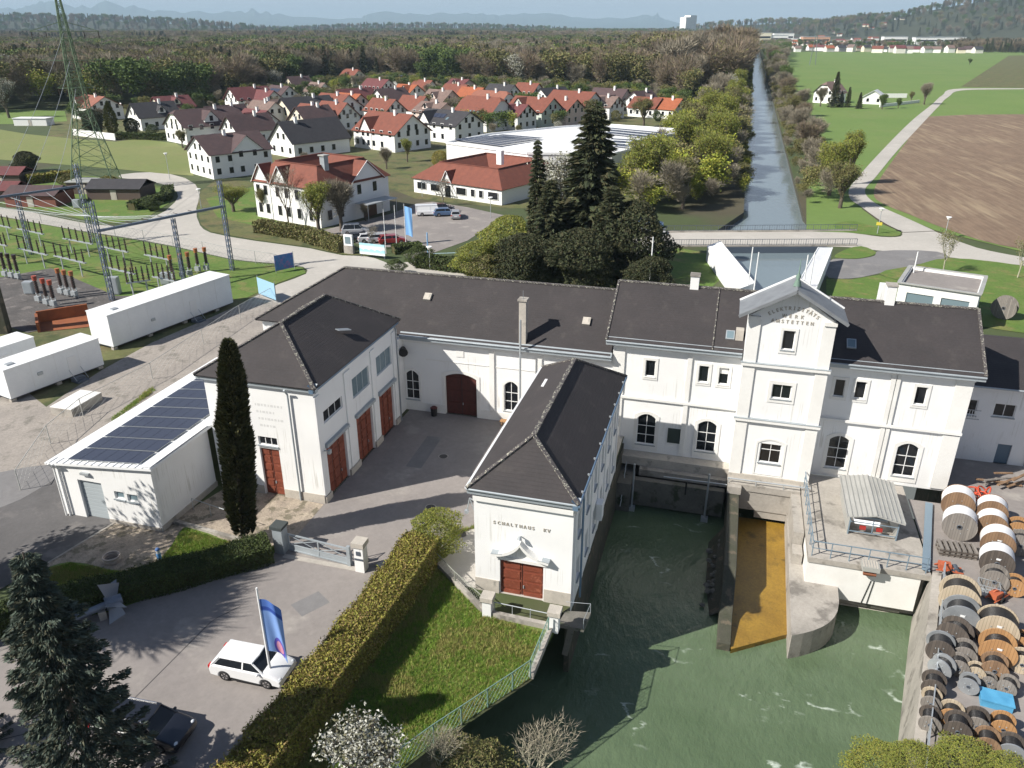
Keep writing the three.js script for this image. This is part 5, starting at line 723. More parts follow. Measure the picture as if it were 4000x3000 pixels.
const D_ = {"w1":[17.9,-53.08,1.111],"w2":[18.41,-56.02,1.126],"w3":[20.59,-55.69,1.043],"w4":[20.15,-53.8,1.015],"w5":[19.94,-51.45,1.072],"w6":[19.35,-49.23,1.037],"a1":[16.05,-44.25,1.163],"a2":[15.8,-42.56,1.047],"a3":[15.08,-41.09,0.916],"b1":[17.61,-42.02,1.107],"b2":[17.22,-40.21,0.968],"b3":[16.84,-39.05,0.693],"c1":[14.2,-39.77,0.766],"c2":[15.5,-39.85,0.657],"c3":[13.93,-38.46,0.645],"c4":[15.01,-38.85,0.569],"c5":[15.89,-38.75,0.488],"c6":[16.46,-38.36,0.407],"c7":[17.21,-38.06,0.503],"d1":[13.34,-36.78,0.626],"d2":[13.06,-35.75,0.516],"d3":[12.71,-34.21,0.547],"e1":[13.86,-34.91,0.6],"e2":[13.94,-33.99,0.658],"e3":[15.0,-34.68,0.593],"e4":[16.24,-34.83,0.59],"e5":[15.19,-33.41,0.598],"e6":[16.2,-33.23,0.637],"f1":[18.83,-47.43,0.831],"f2":[19.98,-47.33,0.649],"f3":[18.92,-41.8,0.59],"f4":[18.48,-40.09,0.624],"f5":[21.58,-52.21,0.826],"f6":[21.93,-54.06,0.784],"g1":[15.24,-37.62,0.529]};
const CB = M.cable, WR = M.wrap;
drum(D_.w1, 1.3, DW.grey, WR, 'large white wrapped drum with grey face nearest the bank wall');
drum(D_.w2, 1.3, DW.brown, WR, 'white wrapped drum with brown face directly behind the large grey-faced one');
drum(D_.w3, 1.1, DW.brown, WR, 'backmost white wrapped drum of the second row'); drum(D_.w4, 1.1, DW.brown, WR, 'second white wrapped drum from the back of the second row');
drum(D_.w5, 1.2, DW.brown, WR, 'third white wrapped drum of the second row, with paper tags', { tag: 1 }); drum(D_.w6, 1.2, DW.dark, WR, 'frontmost white wrapped drum of the second row, dark face', { tag: 1 });
drum(D_.a1, 1.3, DW.pale, CB, 'wide black cable drum with pale grey flanges by the bank railing', { fill: 0.8, tag: 1 }); drum(D_.a2, 1.2, DW.silver, CB, 'black cable drum with silver flange just in front of the pale one', { fill: 0.75, tag: 1 }); drum(D_.a3, 0.9, DW.dark, CB, 'dark brown cable drum leaning by the bank railing', { turn: -0.5 });
drum(D_.b1, 1.2, DW.pale, CB, 'largest black cable drum with pale whitish wood flange in the middle row', { fill: 0.9, tag: 1 }); drum(D_.b2, 1.1, DW.orange, CB, 'black cable drum with orange brown wood flange in the middle row', { tag: 1 }); drum(D_.b3, 0.9, DW.brown, CB, 'smaller brown drum with black cable in front of the orange brown one', { fill: 0.7 });
drum(D_.c1, 1.0, DW.dark, CB, 'dark weathered drum by the railing with black cable and white ring', { fill: 0.78, back: DW.silver }); drum(D_.c2, 0.9, DW.grey, CB, 'grey wooden drum just right of the dark weathered one'); drum(D_.c3, 0.7, DW.silver, CB, 'silver faced drum tilted against the railing', { turn: -0.6 }); drum(D_.c4, 0.8, DW.grey, CB, 'grey empty wooden drum behind the small steel reel'); drum(D_.c5, 0.6, DW.pale, CB, 'small pale wooden drum with black cable'); drum(D_.c6, 0.5, DW.grey, CB, 'small grey drum beside the pale wooden one'); drum(D_.c7, 0.7, DW.grey, CB, 'weathered grey drum standing alone above the blue crate', { turn: -0.5 });
drum(D_.g1, 0.6, DW.silver, CB, 'steel reel with shiny grey disc and black cable tail', { turn: -0.35 });
drum(D_.d1, 0.9, DW.dark, CB, 'brown grey drum by the railing, left of the steel reel'); drum(D_.d2, 0.8, DW.grey, CB, 'grey drum by the railing in front of the brown grey one', { back: DW.pale }); drum(D_.d3, 0.9, DW.grey, CB, 'frontmost grey drum by the railing', { back: DW.dark });
drum(D_.e1, 0.8, DW.orange, CB, 'orange wood drum with pale back flange near the railing', { back: DW.pale }); drum(D_.e2, 0.9, DW.dark, CB, 'dark drum directly in front of the orange wood drum with pale back'); drum(D_.e3, 0.9, DW.grey, CB, 'grey brown drum left of the blue crate front', { back: DW.dark }); drum(D_.e4, 0.8, DW.orange, CB, 'bright orange drum in front of the blue crate'); drum(D_.e5, 0.9, DW.brown, CB, 'brown drum in the front row above the yellow green shrub'); drum(D_.e6, 0.9, DW.silver, CB, 'pale grey drum at the front right corner', { back: DW.dark });
drum(D_.f1, 0.9, DW.grey, CB, 'weathered grey drum behind the grey pallet box'); drum(D_.f2, 0.8, DW.orange, CB, 'orange drum at the right edge beside the grey pallet box'); drum(D_.f3, 0.8, DW.orange, CB, 'upper orange drum of the right edge pair'); drum(D_.f4, 0.8, DW.pale, CB, 'lower pale drum of the right edge pair'); drum(D_.f5, 0.9, DW.grey, CB, 'grey drum at the right edge behind the white wrapped row'); drum(D_.f6, 0.9, DW.orange, CB, 'orange drum at the right edge behind the grey one');
{ const p = [32.56,-102.08,1.388]; const d = drum([p[0], p[1], p[2]], 1.0, DW.grey, CB, 'large lone grey drum on the grass behind the power house', { turn: -0.5 }); d.position.y = 0; d.userData.group = undefined; delete d.userData.group; }
{
  const [x, z] = [16.58,-37.31]; const c = thing('blue_crate', 'light blue crate lying flat among the cable drums', 'crate', [x, -1.2, z], -0.12); const bm = patchy(711, 128, 2, [[0.10, 0.36, 0.58], [0.07, 0.28, 0.48]], { grain: 0.15, rough: 0.5 }); mesh('box', bx(-0.75, 0.75, 0, 0.42, -0.45, 0.45), bm, c); mesh('lid', bx(-0.8, 0.8, 0.423, 0.5, -0.5, 0.5), bm, c);
  const pp = [17.56,-51.43]; const p = thing('pallet_stack', 'grey wooden pallet crate beside the large white wrapped drum', 'pallet', [pp[0], -1.2, pp[1]], 0.03); for (let k = 0; k < 3; k++) for (let i = 0; i < 7; i++) mesh('plank', bx(-1.2 + i * 0.36, -1.2 + i * 0.36 + 0.2, k * 0.26, k * 0.26 + 0.1, -0.6, 0.6), DW.grey, p); for (let k = 0; k < 2; k++) for (const zz of [-0.5, 0, 0.5]) mesh('bearer', bx(-1.2, 1.2, k * 0.26 + 0.103, k * 0.26 + 0.257, zz - 0.08, zz + 0.08), DW.dark, p);
  const rp = [20.63,-59.16]; const h = thing('red_hoses', 'tangle of red orange hoses behind the white wrapped drums', 'hose', [rp[0], -1.2, rp[1]]); reseed(77); for (let i = 0; i < 9; i++) { const m = mesh('hose_loop', new THREE.TorusGeometry(rr(0.45, 0.8), 0.06, 6, 20), flat(0.5, 0.07, 0.03, 0.5), h); m.position.set(rr(-0.5, 0.6), rr(0.3, 0.8), rr(-0.5, 0.5)); m.rotation.set(rr(0.8, 2.2), rr(0, 3), 0); }
  const op = [[16.53,-48.87],[18.93,-46.73]]; op.forEach((q, k) => { const o = thing('cable_winch', ['orange cable winch trailer between pallet and black drums', 'orange cable winch frame beside the grey pallet box'][k], 'winch', [q[0], -1.2, q[1]], k * 0.8); const om = flat(0.42, 0.11, 0.05, 0.6); o.scale.setScalar(0.75); mesh('frame', new G().bar(V(-1.1, 0.45, -0.4), V(1.1, 0.45, -0.4), 0.1).bar(V(-1.1, 0.45, 0.4), V(1.1, 0.45, 0.4), 0.1).bar(V(-1.1, 0.45, -0.4), V(-0.4, 1.2, 0), 0.09).bar(V(0.7, 0.45, 0.4), V(-0.4, 1.2, 0), 0.09).build(), om, o); mesh('engine_hood', bx(-0.9, 0.1, 0.5, 1.0, -0.35, 0.35), om, o); mesh('roller', new G().rod(V(0.5, 0.6, -0.35), V(0.5, 0.6, 0.35), 0.25, 0.25, 12).build(), M.steelDark, o); for (const s of [-0.5, 0.5]) mesh('wheel', new THREE.TorusGeometry(0.22, 0.09, 6, 14).translate(0, 0.3, s), M.rubber, o); });
  const gp = [18.43,-47.1]; const g = thing('mesh_box', 'grey wire mesh pallet box among the drums', 'box', [gp[0], -1.2, gp[1]], -0.2); mesh('tray', bx(-0.6, 0.6, 0.1, 0.2, -0.4, 0.4), M.galv, g); for (let i = 0; i < 7; i++) { mesh('bar', new G().bar(V(-0.6 + i * 0.2, 0.2, 0.4), V(-0.6 + i * 0.2, 0.9, 0.4), 0.025).build(), M.galv, g); mesh('bar', new G().bar(V(-0.6 + i * 0.2, 0.2, -0.4), V(-0.6 + i * 0.2, 0.9, -0.4), 0.025).build(), M.galv, g); } mesh('rim', new G().bar(V(-0.6, 0.9, 0.4), V(0.6, 0.9, 0.4), 0.04).bar(V(-0.6, 0.9, -0.4), V(0.6, 0.9, -0.4), 0.04).bar(V(-0.6, 0.9, -0.4), V(-0.6, 0.9, 0.4), 0.04).bar(V(0.6, 0.9, -0.4), V(0.6, 0.9, 0.4), 0.04).build(), M.galv, g);
  const sc = [20.37,-59.56]; const s = thing('timber_scraps', 'scraps of timber and boards in the shade by the side building', 'timber', [23.5,-1.2,-62.5], 0.3); reseed(8); for (let i = 0; i < 9; i++) { const m = mesh('board', bx(-rr(0.6, 1.5), rr(0.6, 1.5), 0, 0.08, -0.1, 0.1), i % 3 ? DW.brown : DW.grey, s); m.position.set(rr(-1.5, 1.5), 0.02 + i * 0.09, rr(-0.6, 0.6)); m.rotation.y = rr(-0.6, 0.6); }
}
// ---------- substation and containers on the left ----------
function container(name, P0, P1, wid, y0, y1, label) { // P0-P1 front long edge [x,z]
  const dx = P1[0] - P0[0], dz = P1[1] - P0[1], L = Math.hypot(dx, dz), a = Math.atan2(-dz, dx); const c = thing(name, label, 'container', [P0[0], 0, P0[1]], a, 'white site containers');
  mesh('body', bx(0, L, y0, y1, -wid, 0), M.white, c); mesh('roof_sheet', bx(-0.05, L + 0.05, y1 + 0.003, y1 + 0.07, -wid - 0.05, 0.05), M.white, c);
  const n = Math.round(L / 2.4); for (let i = 1; i < n; i++) mesh('panel_seam', bx(L * i / n - 0.03, L * i / n + 0.03, y0 + 0.05, y1 - 0.05, 0.003, 0.02), M.frame, c); mesh('floor_beam', bx(0.05, L - 0.05, y0 - 0.12, y0 - 0.003, -wid + 0.1, -0.1), M.steelDark, c);
  for (let i = 0; i <= n; i += 2) for (const z of [-0.35, -wid + 0.35]) mesh('support_block', bx(L * i / n - 0.25 + (i === 0 ? 0.3 : i === n ? -0.3 : 0), L * i / n + 0.25 + (i === 0 ? 0.3 : i === n ? -0.3 : 0), 0, y0 - 0.125, z - 0.2, z + 0.2), M.concrete, c);
  mesh('door', bx(L * 0.62, L * 0.62 + 0.9, y0 + 0.05, y0 + 2.05, 0.003, 0.05), M.frame, c); mesh('vent_box', bx(L * 0.3, L * 0.3 + 0.5, y0 + 1.3, y0 + 1.6, 0.003, 0.12), M.galv, c); mesh('roof_hatch', bx(L * 0.08, L * 0.08 + 0.7, y1 + 0.073, y1 + 0.2, -wid * 0.4, -wid * 0.4 + 0.5), M.galv, c);
  const st = mesh('stairs', new G().box(L * 0.6, L * 0.6 + 1.2, 0, 0.2, 0.2, 1.3).box(L * 0.6, L * 0.6 + 1.2, 0.203, 0.42, 0.2, 0.8).build(), M.steelDark, c); mesh('stair_rail', new G().bar(V(L * 0.6, 0.3, 1.25), V(L * 0.6, 1.3, 0.3), 0.04).bar(V(L * 0.6 + 1.2, 0.3, 1.25), V(L * 0.6 + 1.2, 1.3, 0.3), 0.04).build(), M.galv, st); return c;
}
container('site_container', [-63.1, -64.6], [-59.5, -81.5], 3.4, 0.45, 4.0, 'long white site container with railed steps beside the substation');
container('site_container', [-62.9, -51.0], [-60.6, -60.3], 2.9, 0.45, 3.3, 'shorter white site container in front of the long one');
container('site_container', [-69.5, -49.5], [-67.2, -58.8], 2.9, 0.45, 3.3, 'white container cut off at the left edge');
M.gantry = flat(0.13, 0.16, 0.22, 0.5, 0.3); M.insul = flat(0.055, 0.035, 0.03, 0.3); M.insulRed = flat(0.36, 0.08, 0.05, 0.45); M.insulOrange = flat(0.36, 0.13, 0.05, 0.45);
function latticePost(parent, p, q, w) { const d = 0.045; const ax = [[-1, -1], [1, -1], [1, 1], [-1, 1]].map(([a, b]) => V(a * w / 2, 0, b * w / 2)); ax.forEach((o) => mesh('chord', new G().bar(p.clone().add(o), q.clone().add(o), 0.09).build(), M.gantry, parent)); const n = Math.max(3, Math.round(p.distanceTo(q) / 0.8)), g = new G(); for (let i = 0; i < n; i++) for (let s = 0; s < 4; s++) g.bar(p.clone().lerp(q, i / n).add(ax[s]), p.clone().lerp(q, (i + 1) / n).add(ax[(s + 1) % 4]), d); const m = mesh('lacing', g.build(), M.gantry, parent); m.userData.kind = 'stuff'; }
{
  const g1 = thing('portal_gantry', 'blue grey steel portal gantry beside the long white container', 'gantry'), A = V(-75.7, 0, -79), B = V(-68.8, 0, -95.2), at = (t, y) => A.clone().lerp(B, t).setY(y);
  latticePost(g1, A, at(0, 12.7), 0.42); latticePost(g1, B, at(1, 12.8), 0.42); latticePost(g1, at(0.57, 0), at(0.57, 8.9), 0.36); mesh('beam', new G().bar(at(0, 9.05), at(1, 9.3), 0.35, 0.3).build(), M.gantry, g1);
  for (let i = 1; i < 8; i++) mesh('insulator_string', new G().rod(at(i / 8, 9.3), at(i / 8, 9.35).add(V(-1.1, 0, -0.2)), 0.05).build(), M.insul, g1);
  const g2 = thing('portal_gantry', 'dark steel portal gantry further back by the access road', 'gantry'), C = V(-100.2, 0, -103.1), D = V(-108.5, 0, -84), at2 = (t, y) => C.clone().lerp(D, t).setY(y); latticePost(g2, C, at2(0, 12.6), 0.5); latticePost(g2, D, at2(1, 12.6), 0.5); latticePost(g2, at2(0.45, 0), at2(0.45, 9), 0.45); mesh('beam', new G().bar(at2(0, 9.2), at2(1, 9.2), 0.35, 0.3).build(), M.gantry, g2);
  const wires = []; for (let i = 1; i < 7; i++) wires.push([at2(i / 8, 9.0), at(i / 8, 9.2)]); for (let i = 1; i < 4; i++) wires.push([at2(i / 5, 9.3), V(-134, 15.5 + i * 5.3, -142.6)]);
  wires.forEach(([p, q], i) => { const pts = []; for (let k = 0; k <= 10; k++) { const t = k / 10; pts.push(p.clone().lerp(q, t).add(V(0, -1.2 * 4 * t * (1 - t), 0))); } single('overhead_wire', new THREE.TubeGeometry(new THREE.CatmullRomCurve3(pts), 12, 0.035, 4), M.galv, i < 6 ? ['first', 'second', 'third', 'fourth', 'fifth', 'sixth'][i] + ' thin wire from the right sagging between the two steel gantries' : ['lowest', 'middle', 'highest'][i - 6] + ' thin wire rising from the back gantry to the lattice pylon', 'wire', i < 6 ? 'wires between the gantries' : 'wires up to the pylon'); });
}
{ // disconnector rows
  const rows = [[[-120.9,-102.74],[-113.51,-100.62]],[[-112.17,-100.58],[-104.94,-98.51]],[[-101.73,-90.44],[-94.41,-88.43]],[[-99.9,-97.19],[-92.82,-95.44]],[[-93.2,-88.44],[-85.92,-86.37]],[[-90.55,-94.65],[-84.37,-92.92]],[[-82.17,-85.61],[-75.62,-83.7]],[[-81.14,-92.49],[-75.42,-90.88]],[[-73.82,-79.9],[-71.84,-82.03]],[[-109.22,-92.3],[-104.44,-91.1]],[[-72.61,-83.44],[-68.17,-82.27]]];
  rows.forEach(([a, b], i) => { const d = thing('disconnector_row', 'grey steel beam carrying a row of dark insulators in the substation', 'switchgear', [0, 0, 0], 0, 'disconnector rows on the substation lawn'); const A = V(a[0], 2.2, a[1]), B = V(b[0], 2.2, b[1]); mesh('beam', new G().bar(A, B, 0.32, 0.14).build(), M.galv, d); for (const t of [0.2, 0.8]) { const p = A.clone().lerp(B, t); mesh('leg', new G().bar(p.clone().setY(0), p, 0.14).build(), M.galv, d); } for (let k = 0; k < 5; k++) { const p = A.clone().lerp(B, 0.05 + k * 0.225); const ins = mesh('insulator', new G().rod(p, p.clone().setY(4.2), 0.1, 0.08, 6).build(), M.insul, d); for (let j = 0; j < 4; j++) mesh('shed', new THREE.CylinderGeometry(0.17, 0.18, 0.08, 8).translate(p.x, 2.6 + j * 0.35, p.z), M.insul, ins); } });
  const br = [[-83.85,-75.7],[-81.95,-75.04],[-80.58,-74.72],[-83.65,-79.22],[-82.28,-78.84],[-81.04,-78.69],[-73.86,-88.72],[-73.0,-89.83],[-72.59,-90.82],[-72.73,-92.87],[-71.89,-93.71],[-97.35,-83.57],[-96.03,-83.36],[-94.71,-83.15]];
  br.forEach(([x, z], i) => { const c = i < 3 ? M.insulRed : i < 6 ? M.insulOrange : i < 11 ? M.insulOrange : M.insul; const d = thing('circuit_breaker', (i < 3 ? ['left', 'middle', 'right'][i] + ' red-headed dark breaker column on the gravel bed' : i < 6 ? ['left', 'middle', 'right'][i - 3] + ' rust-headed dark breaker column behind the red-headed ones' : i < 11 ? ['first', 'second', 'third', 'fourth', 'fifth'][i - 6] + ' orange-headed breaker column from the left beyond the long container' : ['left', 'middle', 'right'][i - 11] + ' bare dark breaker column of the trio at the left edge'), 'switchgear', [x, 0, z], 0, ['red headed breakers', 'rust headed breakers', 'orange headed breakers', 'bare breakers'][i < 3 ? 0 : i < 6 ? 1 : i < 11 ? 2 : 3]); mesh('frame', new G().bar(V(-0.3, 0, 0), V(-0.3, 1.3, 0), 0.1).bar(V(0.3, 0, 0), V(0.3, 1.3, 0), 0.1).bar(V(-0.4, 1.3, 0), V(0.4, 1.3, 0), 0.12).build(), M.galv, d); mesh('drive_box', bx(-0.35, 0.35, 0.4, 1.0, 0.06, 0.45), M.galv, d); mesh('column', new G().rod(V(0, 1.3, 0), V(0, 3.0, 0), 0.2, 0.16, 10).build(), M.insul, d); for (let j = 0; j < 6; j++) mesh('shed', new THREE.CylinderGeometry(0.25, 0.27, 0.07, 10).translate(0, 1.5 + j * 0.25, 0), M.insul, d); mesh('head', new THREE.CylinderGeometry(0.3, 0.26, 0.6, 10).translate(0, 3.3, 0), c, d); });
  const cb = [[-77.08,-81.32],[-88.16,-78.47],[-123.13,-124.89],[-73.55,-86.85]]; cb.forEach(([x, z], i) => { const d = thing('switch_cabinet', ['tall grey cabinet behind the near gantry post', 'grey transformer cabinet beside the breakers on gravel', 'pale cabinet on the grass wedge by the road', 'grey control box beside the long container roof'][i], 'cabinet', [x, 0, z], 0.3, 'grey cabinets'); mesh('case', bx(-0.6, 0.6, 0.15, i === 0 ? 2.4 : 1.7, -0.45, 0.45), M.galv, d); mesh('foot', bx(-0.5, 0.5, 0, 0.147, -0.35, 0.35), M.concrete, d); mesh('door', bx(-0.5, 0.5, 0.25, i === 0 ? 2.3 : 1.6, 0.453, 0.48), M.zinc, d); });
  const lw = [-80.45,-65.38]; const w = thing('transformer_wall', 'tall beige fire wall with dark mossy edge at the left frame edge', 'wall', [lw[0], 0, lw[1]], 0.35); mesh('panel', bx(-3.2, 1.0, 0, 5.6, -0.25, 0.25), flat(0.55, 0.50, 0.40), w); mesh('edge', bx(1.003, 1.9, 0, 9, -0.5, 0.5), M.mossy, w);
  const pit = [[-78.25,-69.64],[-74.57,-73.69],[-71.23,-69.96],[-75.47,-66.97]]; const t = thing('oil_pit_wall', 'rust red painted pit wall beside the containers', 'wall'); const rm = patchy(721, 128, 3, [[0.30, 0.10, 0.035], [0.22, 0.07, 0.03]], { grain: 0.3 }); mesh('wall', new G().bar(V(pit[0][0], 0.7, pit[0][1]), V(pit[1][0], 0.7, pit[1][1]), 0.3, 1.4).build(), rm, t); mesh('wall', new G().bar(V(pit[0][0], 0.6, pit[0][1]), V(pit[3][0], 0.6, pit[3][1]), 0.3, 1.2).build(), rm, t); mesh('floor', sheet(pit, 0.08), rm, t);
}
{ const P = [[-130.69,-114.13],[-119.63,-112.51],[-107.77,-108.89],[-99.2,-107.21],[-92.43,-105.86],[-85.5,-104.09],[-78.44,-101.98],[-72.1,-99.88],[-67.54,-99.3],[-63.36,-98.42]]; meshFence('thin grey perimeter fence between substation and road', P, 2.0, flat(0.32, 0.34, 0.34, 0.6), 0, { s: 0.9 });
  const bn = [[[-61.97,-95.59],[-60.39,-98.0]],[[-58.5,-85.73],[-54.81,-83.81]]]; bn.forEach(([a, b], i) => { const d = thing('fence_banner', ['deep blue printed banner on the fence by the road', 'pale blue banner hanging near the container end'][i], 'banner'); mesh('cloth', new G().bar(V(a[0], 1.5, a[1]), V(b[0], 1.5, b[1]), 0.03, 2.2).build(), i ? flat(0.30, 0.50, 0.66, 0.8) : patchy(731, 128, 3, [[0.06, 0.17, 0.45], [0.11, 0.22, 0.50], [0.28, 0.16, 0.40]], { f: 8, th: 0.55, ks: 6, grain: 0.1 }), d); for (const q of [a, b]) mesh('post', new G().rod(V(q[0], 0, q[1] - 0.1), V(q[0], 2.8, q[1] - 0.1), 0.04).build(), M.galv, d); });
  meshFence('tall thin construction fence along the container driveway', [[-49.69,-38.93],[-53.21,-45.5],[-54.47,-50.54],[-53.94,-59.22],[-54.85,-68.77],[-55.69,-77.21],[-55.71,-84.53]], 1.8, flat(0.42, 0.42, 0.40, 0.6), 0, { s: 1.4 });
}
{ // lattice pylon
  const p = thing('lattice_pylon', 'tall green lattice power pylon with three cross arms', 'pylon', [-134, 0, -142.8], 0.5); const pm = flat(0.13, 0.19, 0.11, 0.6, 0.2); const W = (y) => y < 16 ? 4.4 - 2.9 * y / 16 : Math.max(0.12, 1.5 - 1.35 * (y - 16) / 26); const H = 42, ys = [0, 3.5, 6.5, 9.5, 12, 14, 16]; for (let y = 17.6; y < H; y += 1.6) ys.push(y); const cr = (y) => [[-1, -1], [1, -1], [1, 1], [-1, 1]].map(([a, b]) => V(a * W(y), y, b * W(y)));
  for (let s = 0; s < 4; s++) { const g = new G(); for (let i = 0; i < ys.length - 1; i++) g.bar(cr(ys[i])[s], cr(ys[i + 1])[s], 0.16); mesh('leg', g.build(), pm, p); }
  const br = new G(); for (let i = 0; i < ys.length - 1; i++) { const a = cr(ys[i]), b = cr(ys[i + 1]); for (let s = 0; s < 4; s++) { const t = (s + 1) % 4; br.bar(a[s], b[t], 0.08).bar(a[t], b[s], 0.08).bar(b[s], b[t], 0.07); } } const bm = mesh('bracing', br.build(), pm, p); bm.userData.kind = 'stuff';
  for (const [y, l] of [[20.7, 3.6], [26, 5.6], [31.4, 6.4]]) for (const s of [-1, 1]) { const a = mesh('cross_arm', new G().bar(V(0, y, -0.9), V(s * l, y, 0), 0.11).bar(V(0, y, 0.9), V(s * l, y, 0), 0.11).bar(V(0, y + 1.9, 0), V(s * l, y + 0.05, 0), 0.1).bar(V(s * l * 0.5, y, -0.45), V(s * l * 0.5, y + 0.95, 0), 0.07).bar(V(s * l * 0.5, y, 0.45), V(s * l * 0.5, y, -0.45), 0.07).build(), pm, p); for (const k of [0.55, 0.97]) mesh('insulator_string', new G().rod(V(s * l * k, y, 0), V(s * l * k, y - 1.3, 0), 0.09, 0.09, 6).build(), M.insul, a); }
}

// ---------- village ----------
const tiles = (s, a, b) => { const m = patchy(s, 256, 6, [a, b, mix(a, [0.02, 0.02, 0.02], 0.35)], { f: 8, th: 0.6, ks: 4, grain: 0.3, rough: 0.85 }); return m; };
const RF = { brown: tiles(801, [0.085, 0.052, 0.052], [0.062, 0.040, 0.042]), red: tiles(802, [0.205, 0.066, 0.042], [0.155, 0.052, 0.035]), orange: tiles(803, [0.34, 0.10, 0.042], [0.27, 0.08, 0.035]), dark: tiles(804, [0.045, 0.043, 0.048], [0.034, 0.033, 0.038]), dred: tiles(805, [0.15, 0.045, 0.045], [0.11, 0.035, 0.037]), tan: tiles(806, [0.20, 0.135, 0.115], [0.15, 0.105, 0.09]), salmon: tiles(807, [0.27, 0.105, 0.07], [0.21, 0.085, 0.058]) };
const WL = { white: flat(0.80, 0.80, 0.78, 0.9), cream: flat(0.72, 0.66, 0.52, 0.9), green: flat(0.52, 0.58, 0.52, 0.9), ochre: flat(0.60, 0.42, 0.24, 0.9), pink: flat(0.66, 0.52, 0.46, 0.9) };
const winGeo = bx(-0.5, 0.5, 0, 1.35, -0.02, 0.02), winFr = bx(-0.6, 0.6, -0.1, 1.45, -0.03, 0.005);
function house(rg, hr, W, he, roof, wall, label, o = {}) { // rg = [x, z, ridge length, turn]; ridge along local x
  const [x, z, L0, a] = rg, big = label.includes('nearest the olive') ? 1 : 1.1, L = L0 * 1.12;
  W *= 1.15; he *= 1.08; const h = thing('house', label, 'house', [x, 0, z], a, 'village houses'); h.scale.setScalar(big); const l = L / 2 - 0.25, w = W / 2, ov = 0.45, hip = o.hip || 0, sl = (hr - he) / w;
  const body = new G(); const yt = hip ? hr - hip * 0.62 : hr; for (const s of [-1, 1]) { const q = [V(s * l, 0, s * w), V(s * l, 0, -s * w), V(s * l, he, -s * w)]; if (hip) q.push(V(s * l, yt - 0.05, -s * (hr - yt) / sl), V(s * l, yt - 0.05, s * (hr - yt) / sl)); else q.push(V(s * l, hr - 0.1, 0)); q.push(V(s * l, he, s * w)); for (let i = 1; i < q.length - 1; i++) body.tri(q[0], q[i], q[i + 1]); body.quad(V(-s * l, 0, s * w), V(s * l, 0, s * w), V(s * l, he, s * w), V(-s * l, he, s * w)); }
  mesh('wall', body.build(), wall, h);
  const e = he - ov * sl, lx = L / 2 + 0.35, hx = hip ? lx - hip : lx; const hz = hip ? (hr - yt) / sl : 0;
  for (const s of [-1, 1]) { const A = V(-s * lx, e + 0.1, s * (w + ov)), B = V(s * lx, e + 0.1, s * (w + ov)), C = V(s * hx, hr + 0.1, 0), D = V(-s * hx, hr + 0.1, 0); if (hip) { const C1 = V(s * lx, yt + 0.1, s * hz), D1 = V(-s * lx, yt + 0.1, s * hz); mesh('roof_plane', new G().quad(A, B, C1, D1).quad(D1, C1, C, D).build(), roof, h); mesh('half_hip', new G().tri(V(s * lx, yt + 0.1, s * hz), V(s * lx, yt + 0.1, -s * hz), C).build(), roof, h); } else mesh('roof_plane', slab(A, B, C, D, 0.14), roof, h); }
  if (o.ch !== 0) { const cx = o.ch || L * 0.15; const c = mesh('chimney', bx(cx - 0.35, cx + 0.35, hr - 1.2, hr + 0.9, 0.3, 0.95), o.chm || WL.white, h); mesh('chimney_cap', bx(cx - 0.42, cx + 0.42, hr + 0.903, hr + 1.0, 0.23, 1.02), M.plinth, c); }
  const put = (px, py, pz, r, sc = 1) => { const f = mesh('window', winFr, M.frame, h); f.position.set(px, py, pz); f.rotation.y = r; f.scale.set(sc, 1, 1); const p = mesh('pane', winGeo, M.glass, f); p.position.z = 0.005; };
  const fl = he > 4.2 ? [1.0, 3.7] : [1.0]; for (const s of [-1, 1]) { const n = Math.max(2, Math.round(L / 3.2)); for (const y of fl) for (let i = 0; i < n; i++) if ((i * 7 + y * 3 + (o.sd || 0)) % 5 !== 1) put((-l + (i + 0.5) * 2 * l / n) * s, y, s * (w + 0.032), s > 0 ? 0 : Math.PI); const m = Math.max(2, Math.round(W / 3.4)); for (const y of fl) for (let i = 0; i < m; i++) put(s * (l + 0.032), y, (-w + (i + 0.5) * W / m), s * Math.PI / 2); if (hr - he > 3) for (const k of [-1, 1]) put(s * (l + 0.032), he + 0.5, k * Math.min(1.3, W * 0.16), s * Math.PI / 2); }
  for (const [dx, s, dw, g] of o.dm || []) { // dormers or cross gables: position along ridge, side, width, how far out (1 = to the wall)
    const D = new G(), yb = he + (g ? -he : 0.9), zz = g ? w + 0.12 : w - 0.9, ye = he + (g ? 0.1 : 1.7), top = Math.min(hr - 0.15, ye + dw * (g ? 0.72 : 0.5)), zr = (hr - top) / sl, d2 = dw / 2; const P = (px, y, q) => V(dx + px, y, s * q); const q = (a1, b1, c1, d1) => s > 0 ? D.quad(a1, b1, c1, d1) : D.quad(b1, a1, d1, c1);
    q(P(-d2, yb, zz), P(d2, yb, zz), P(d2, ye, zz), P(-d2, ye, zz)); if (s > 0) D.tri(P(-d2, ye, zz), P(d2, ye, zz), P(0, top, zz)); else D.tri(P(d2, ye, zz), P(-d2, ye, zz), P(0, top, zz)); if (!g) { q(P(d2, yb, zz), P(d2, yb, 0.5), P(d2, ye, 0.5), P(d2, ye, zz)); q(P(-d2, yb, 0.5), P(-d2, yb, zz), P(-d2, ye, zz), P(-d2, ye, 0.5)); }
    const dm = mesh(g ? 'cross_gable' : 'dormer', D.build(), wall, h); for (const t of [-1, 1]) { const R = new G(), a1 = P(t * (d2 + 0.3), ye - 0.25, zz + 0.35), b1 = P(0, top + 0.12, zz + 0.35), c1 = P(0, top + 0.12, zr - 0.1), d1 = P(t * (d2 + 0.3), ye - 0.25, Math.max(0.2, (hr - ye + 0.2) / sl)); if (t * s > 0) R.quad(a1, d1, c1, b1); else R.quad(a1, b1, c1, d1); mesh('dormer_roof', R.build(), roof, dm); }
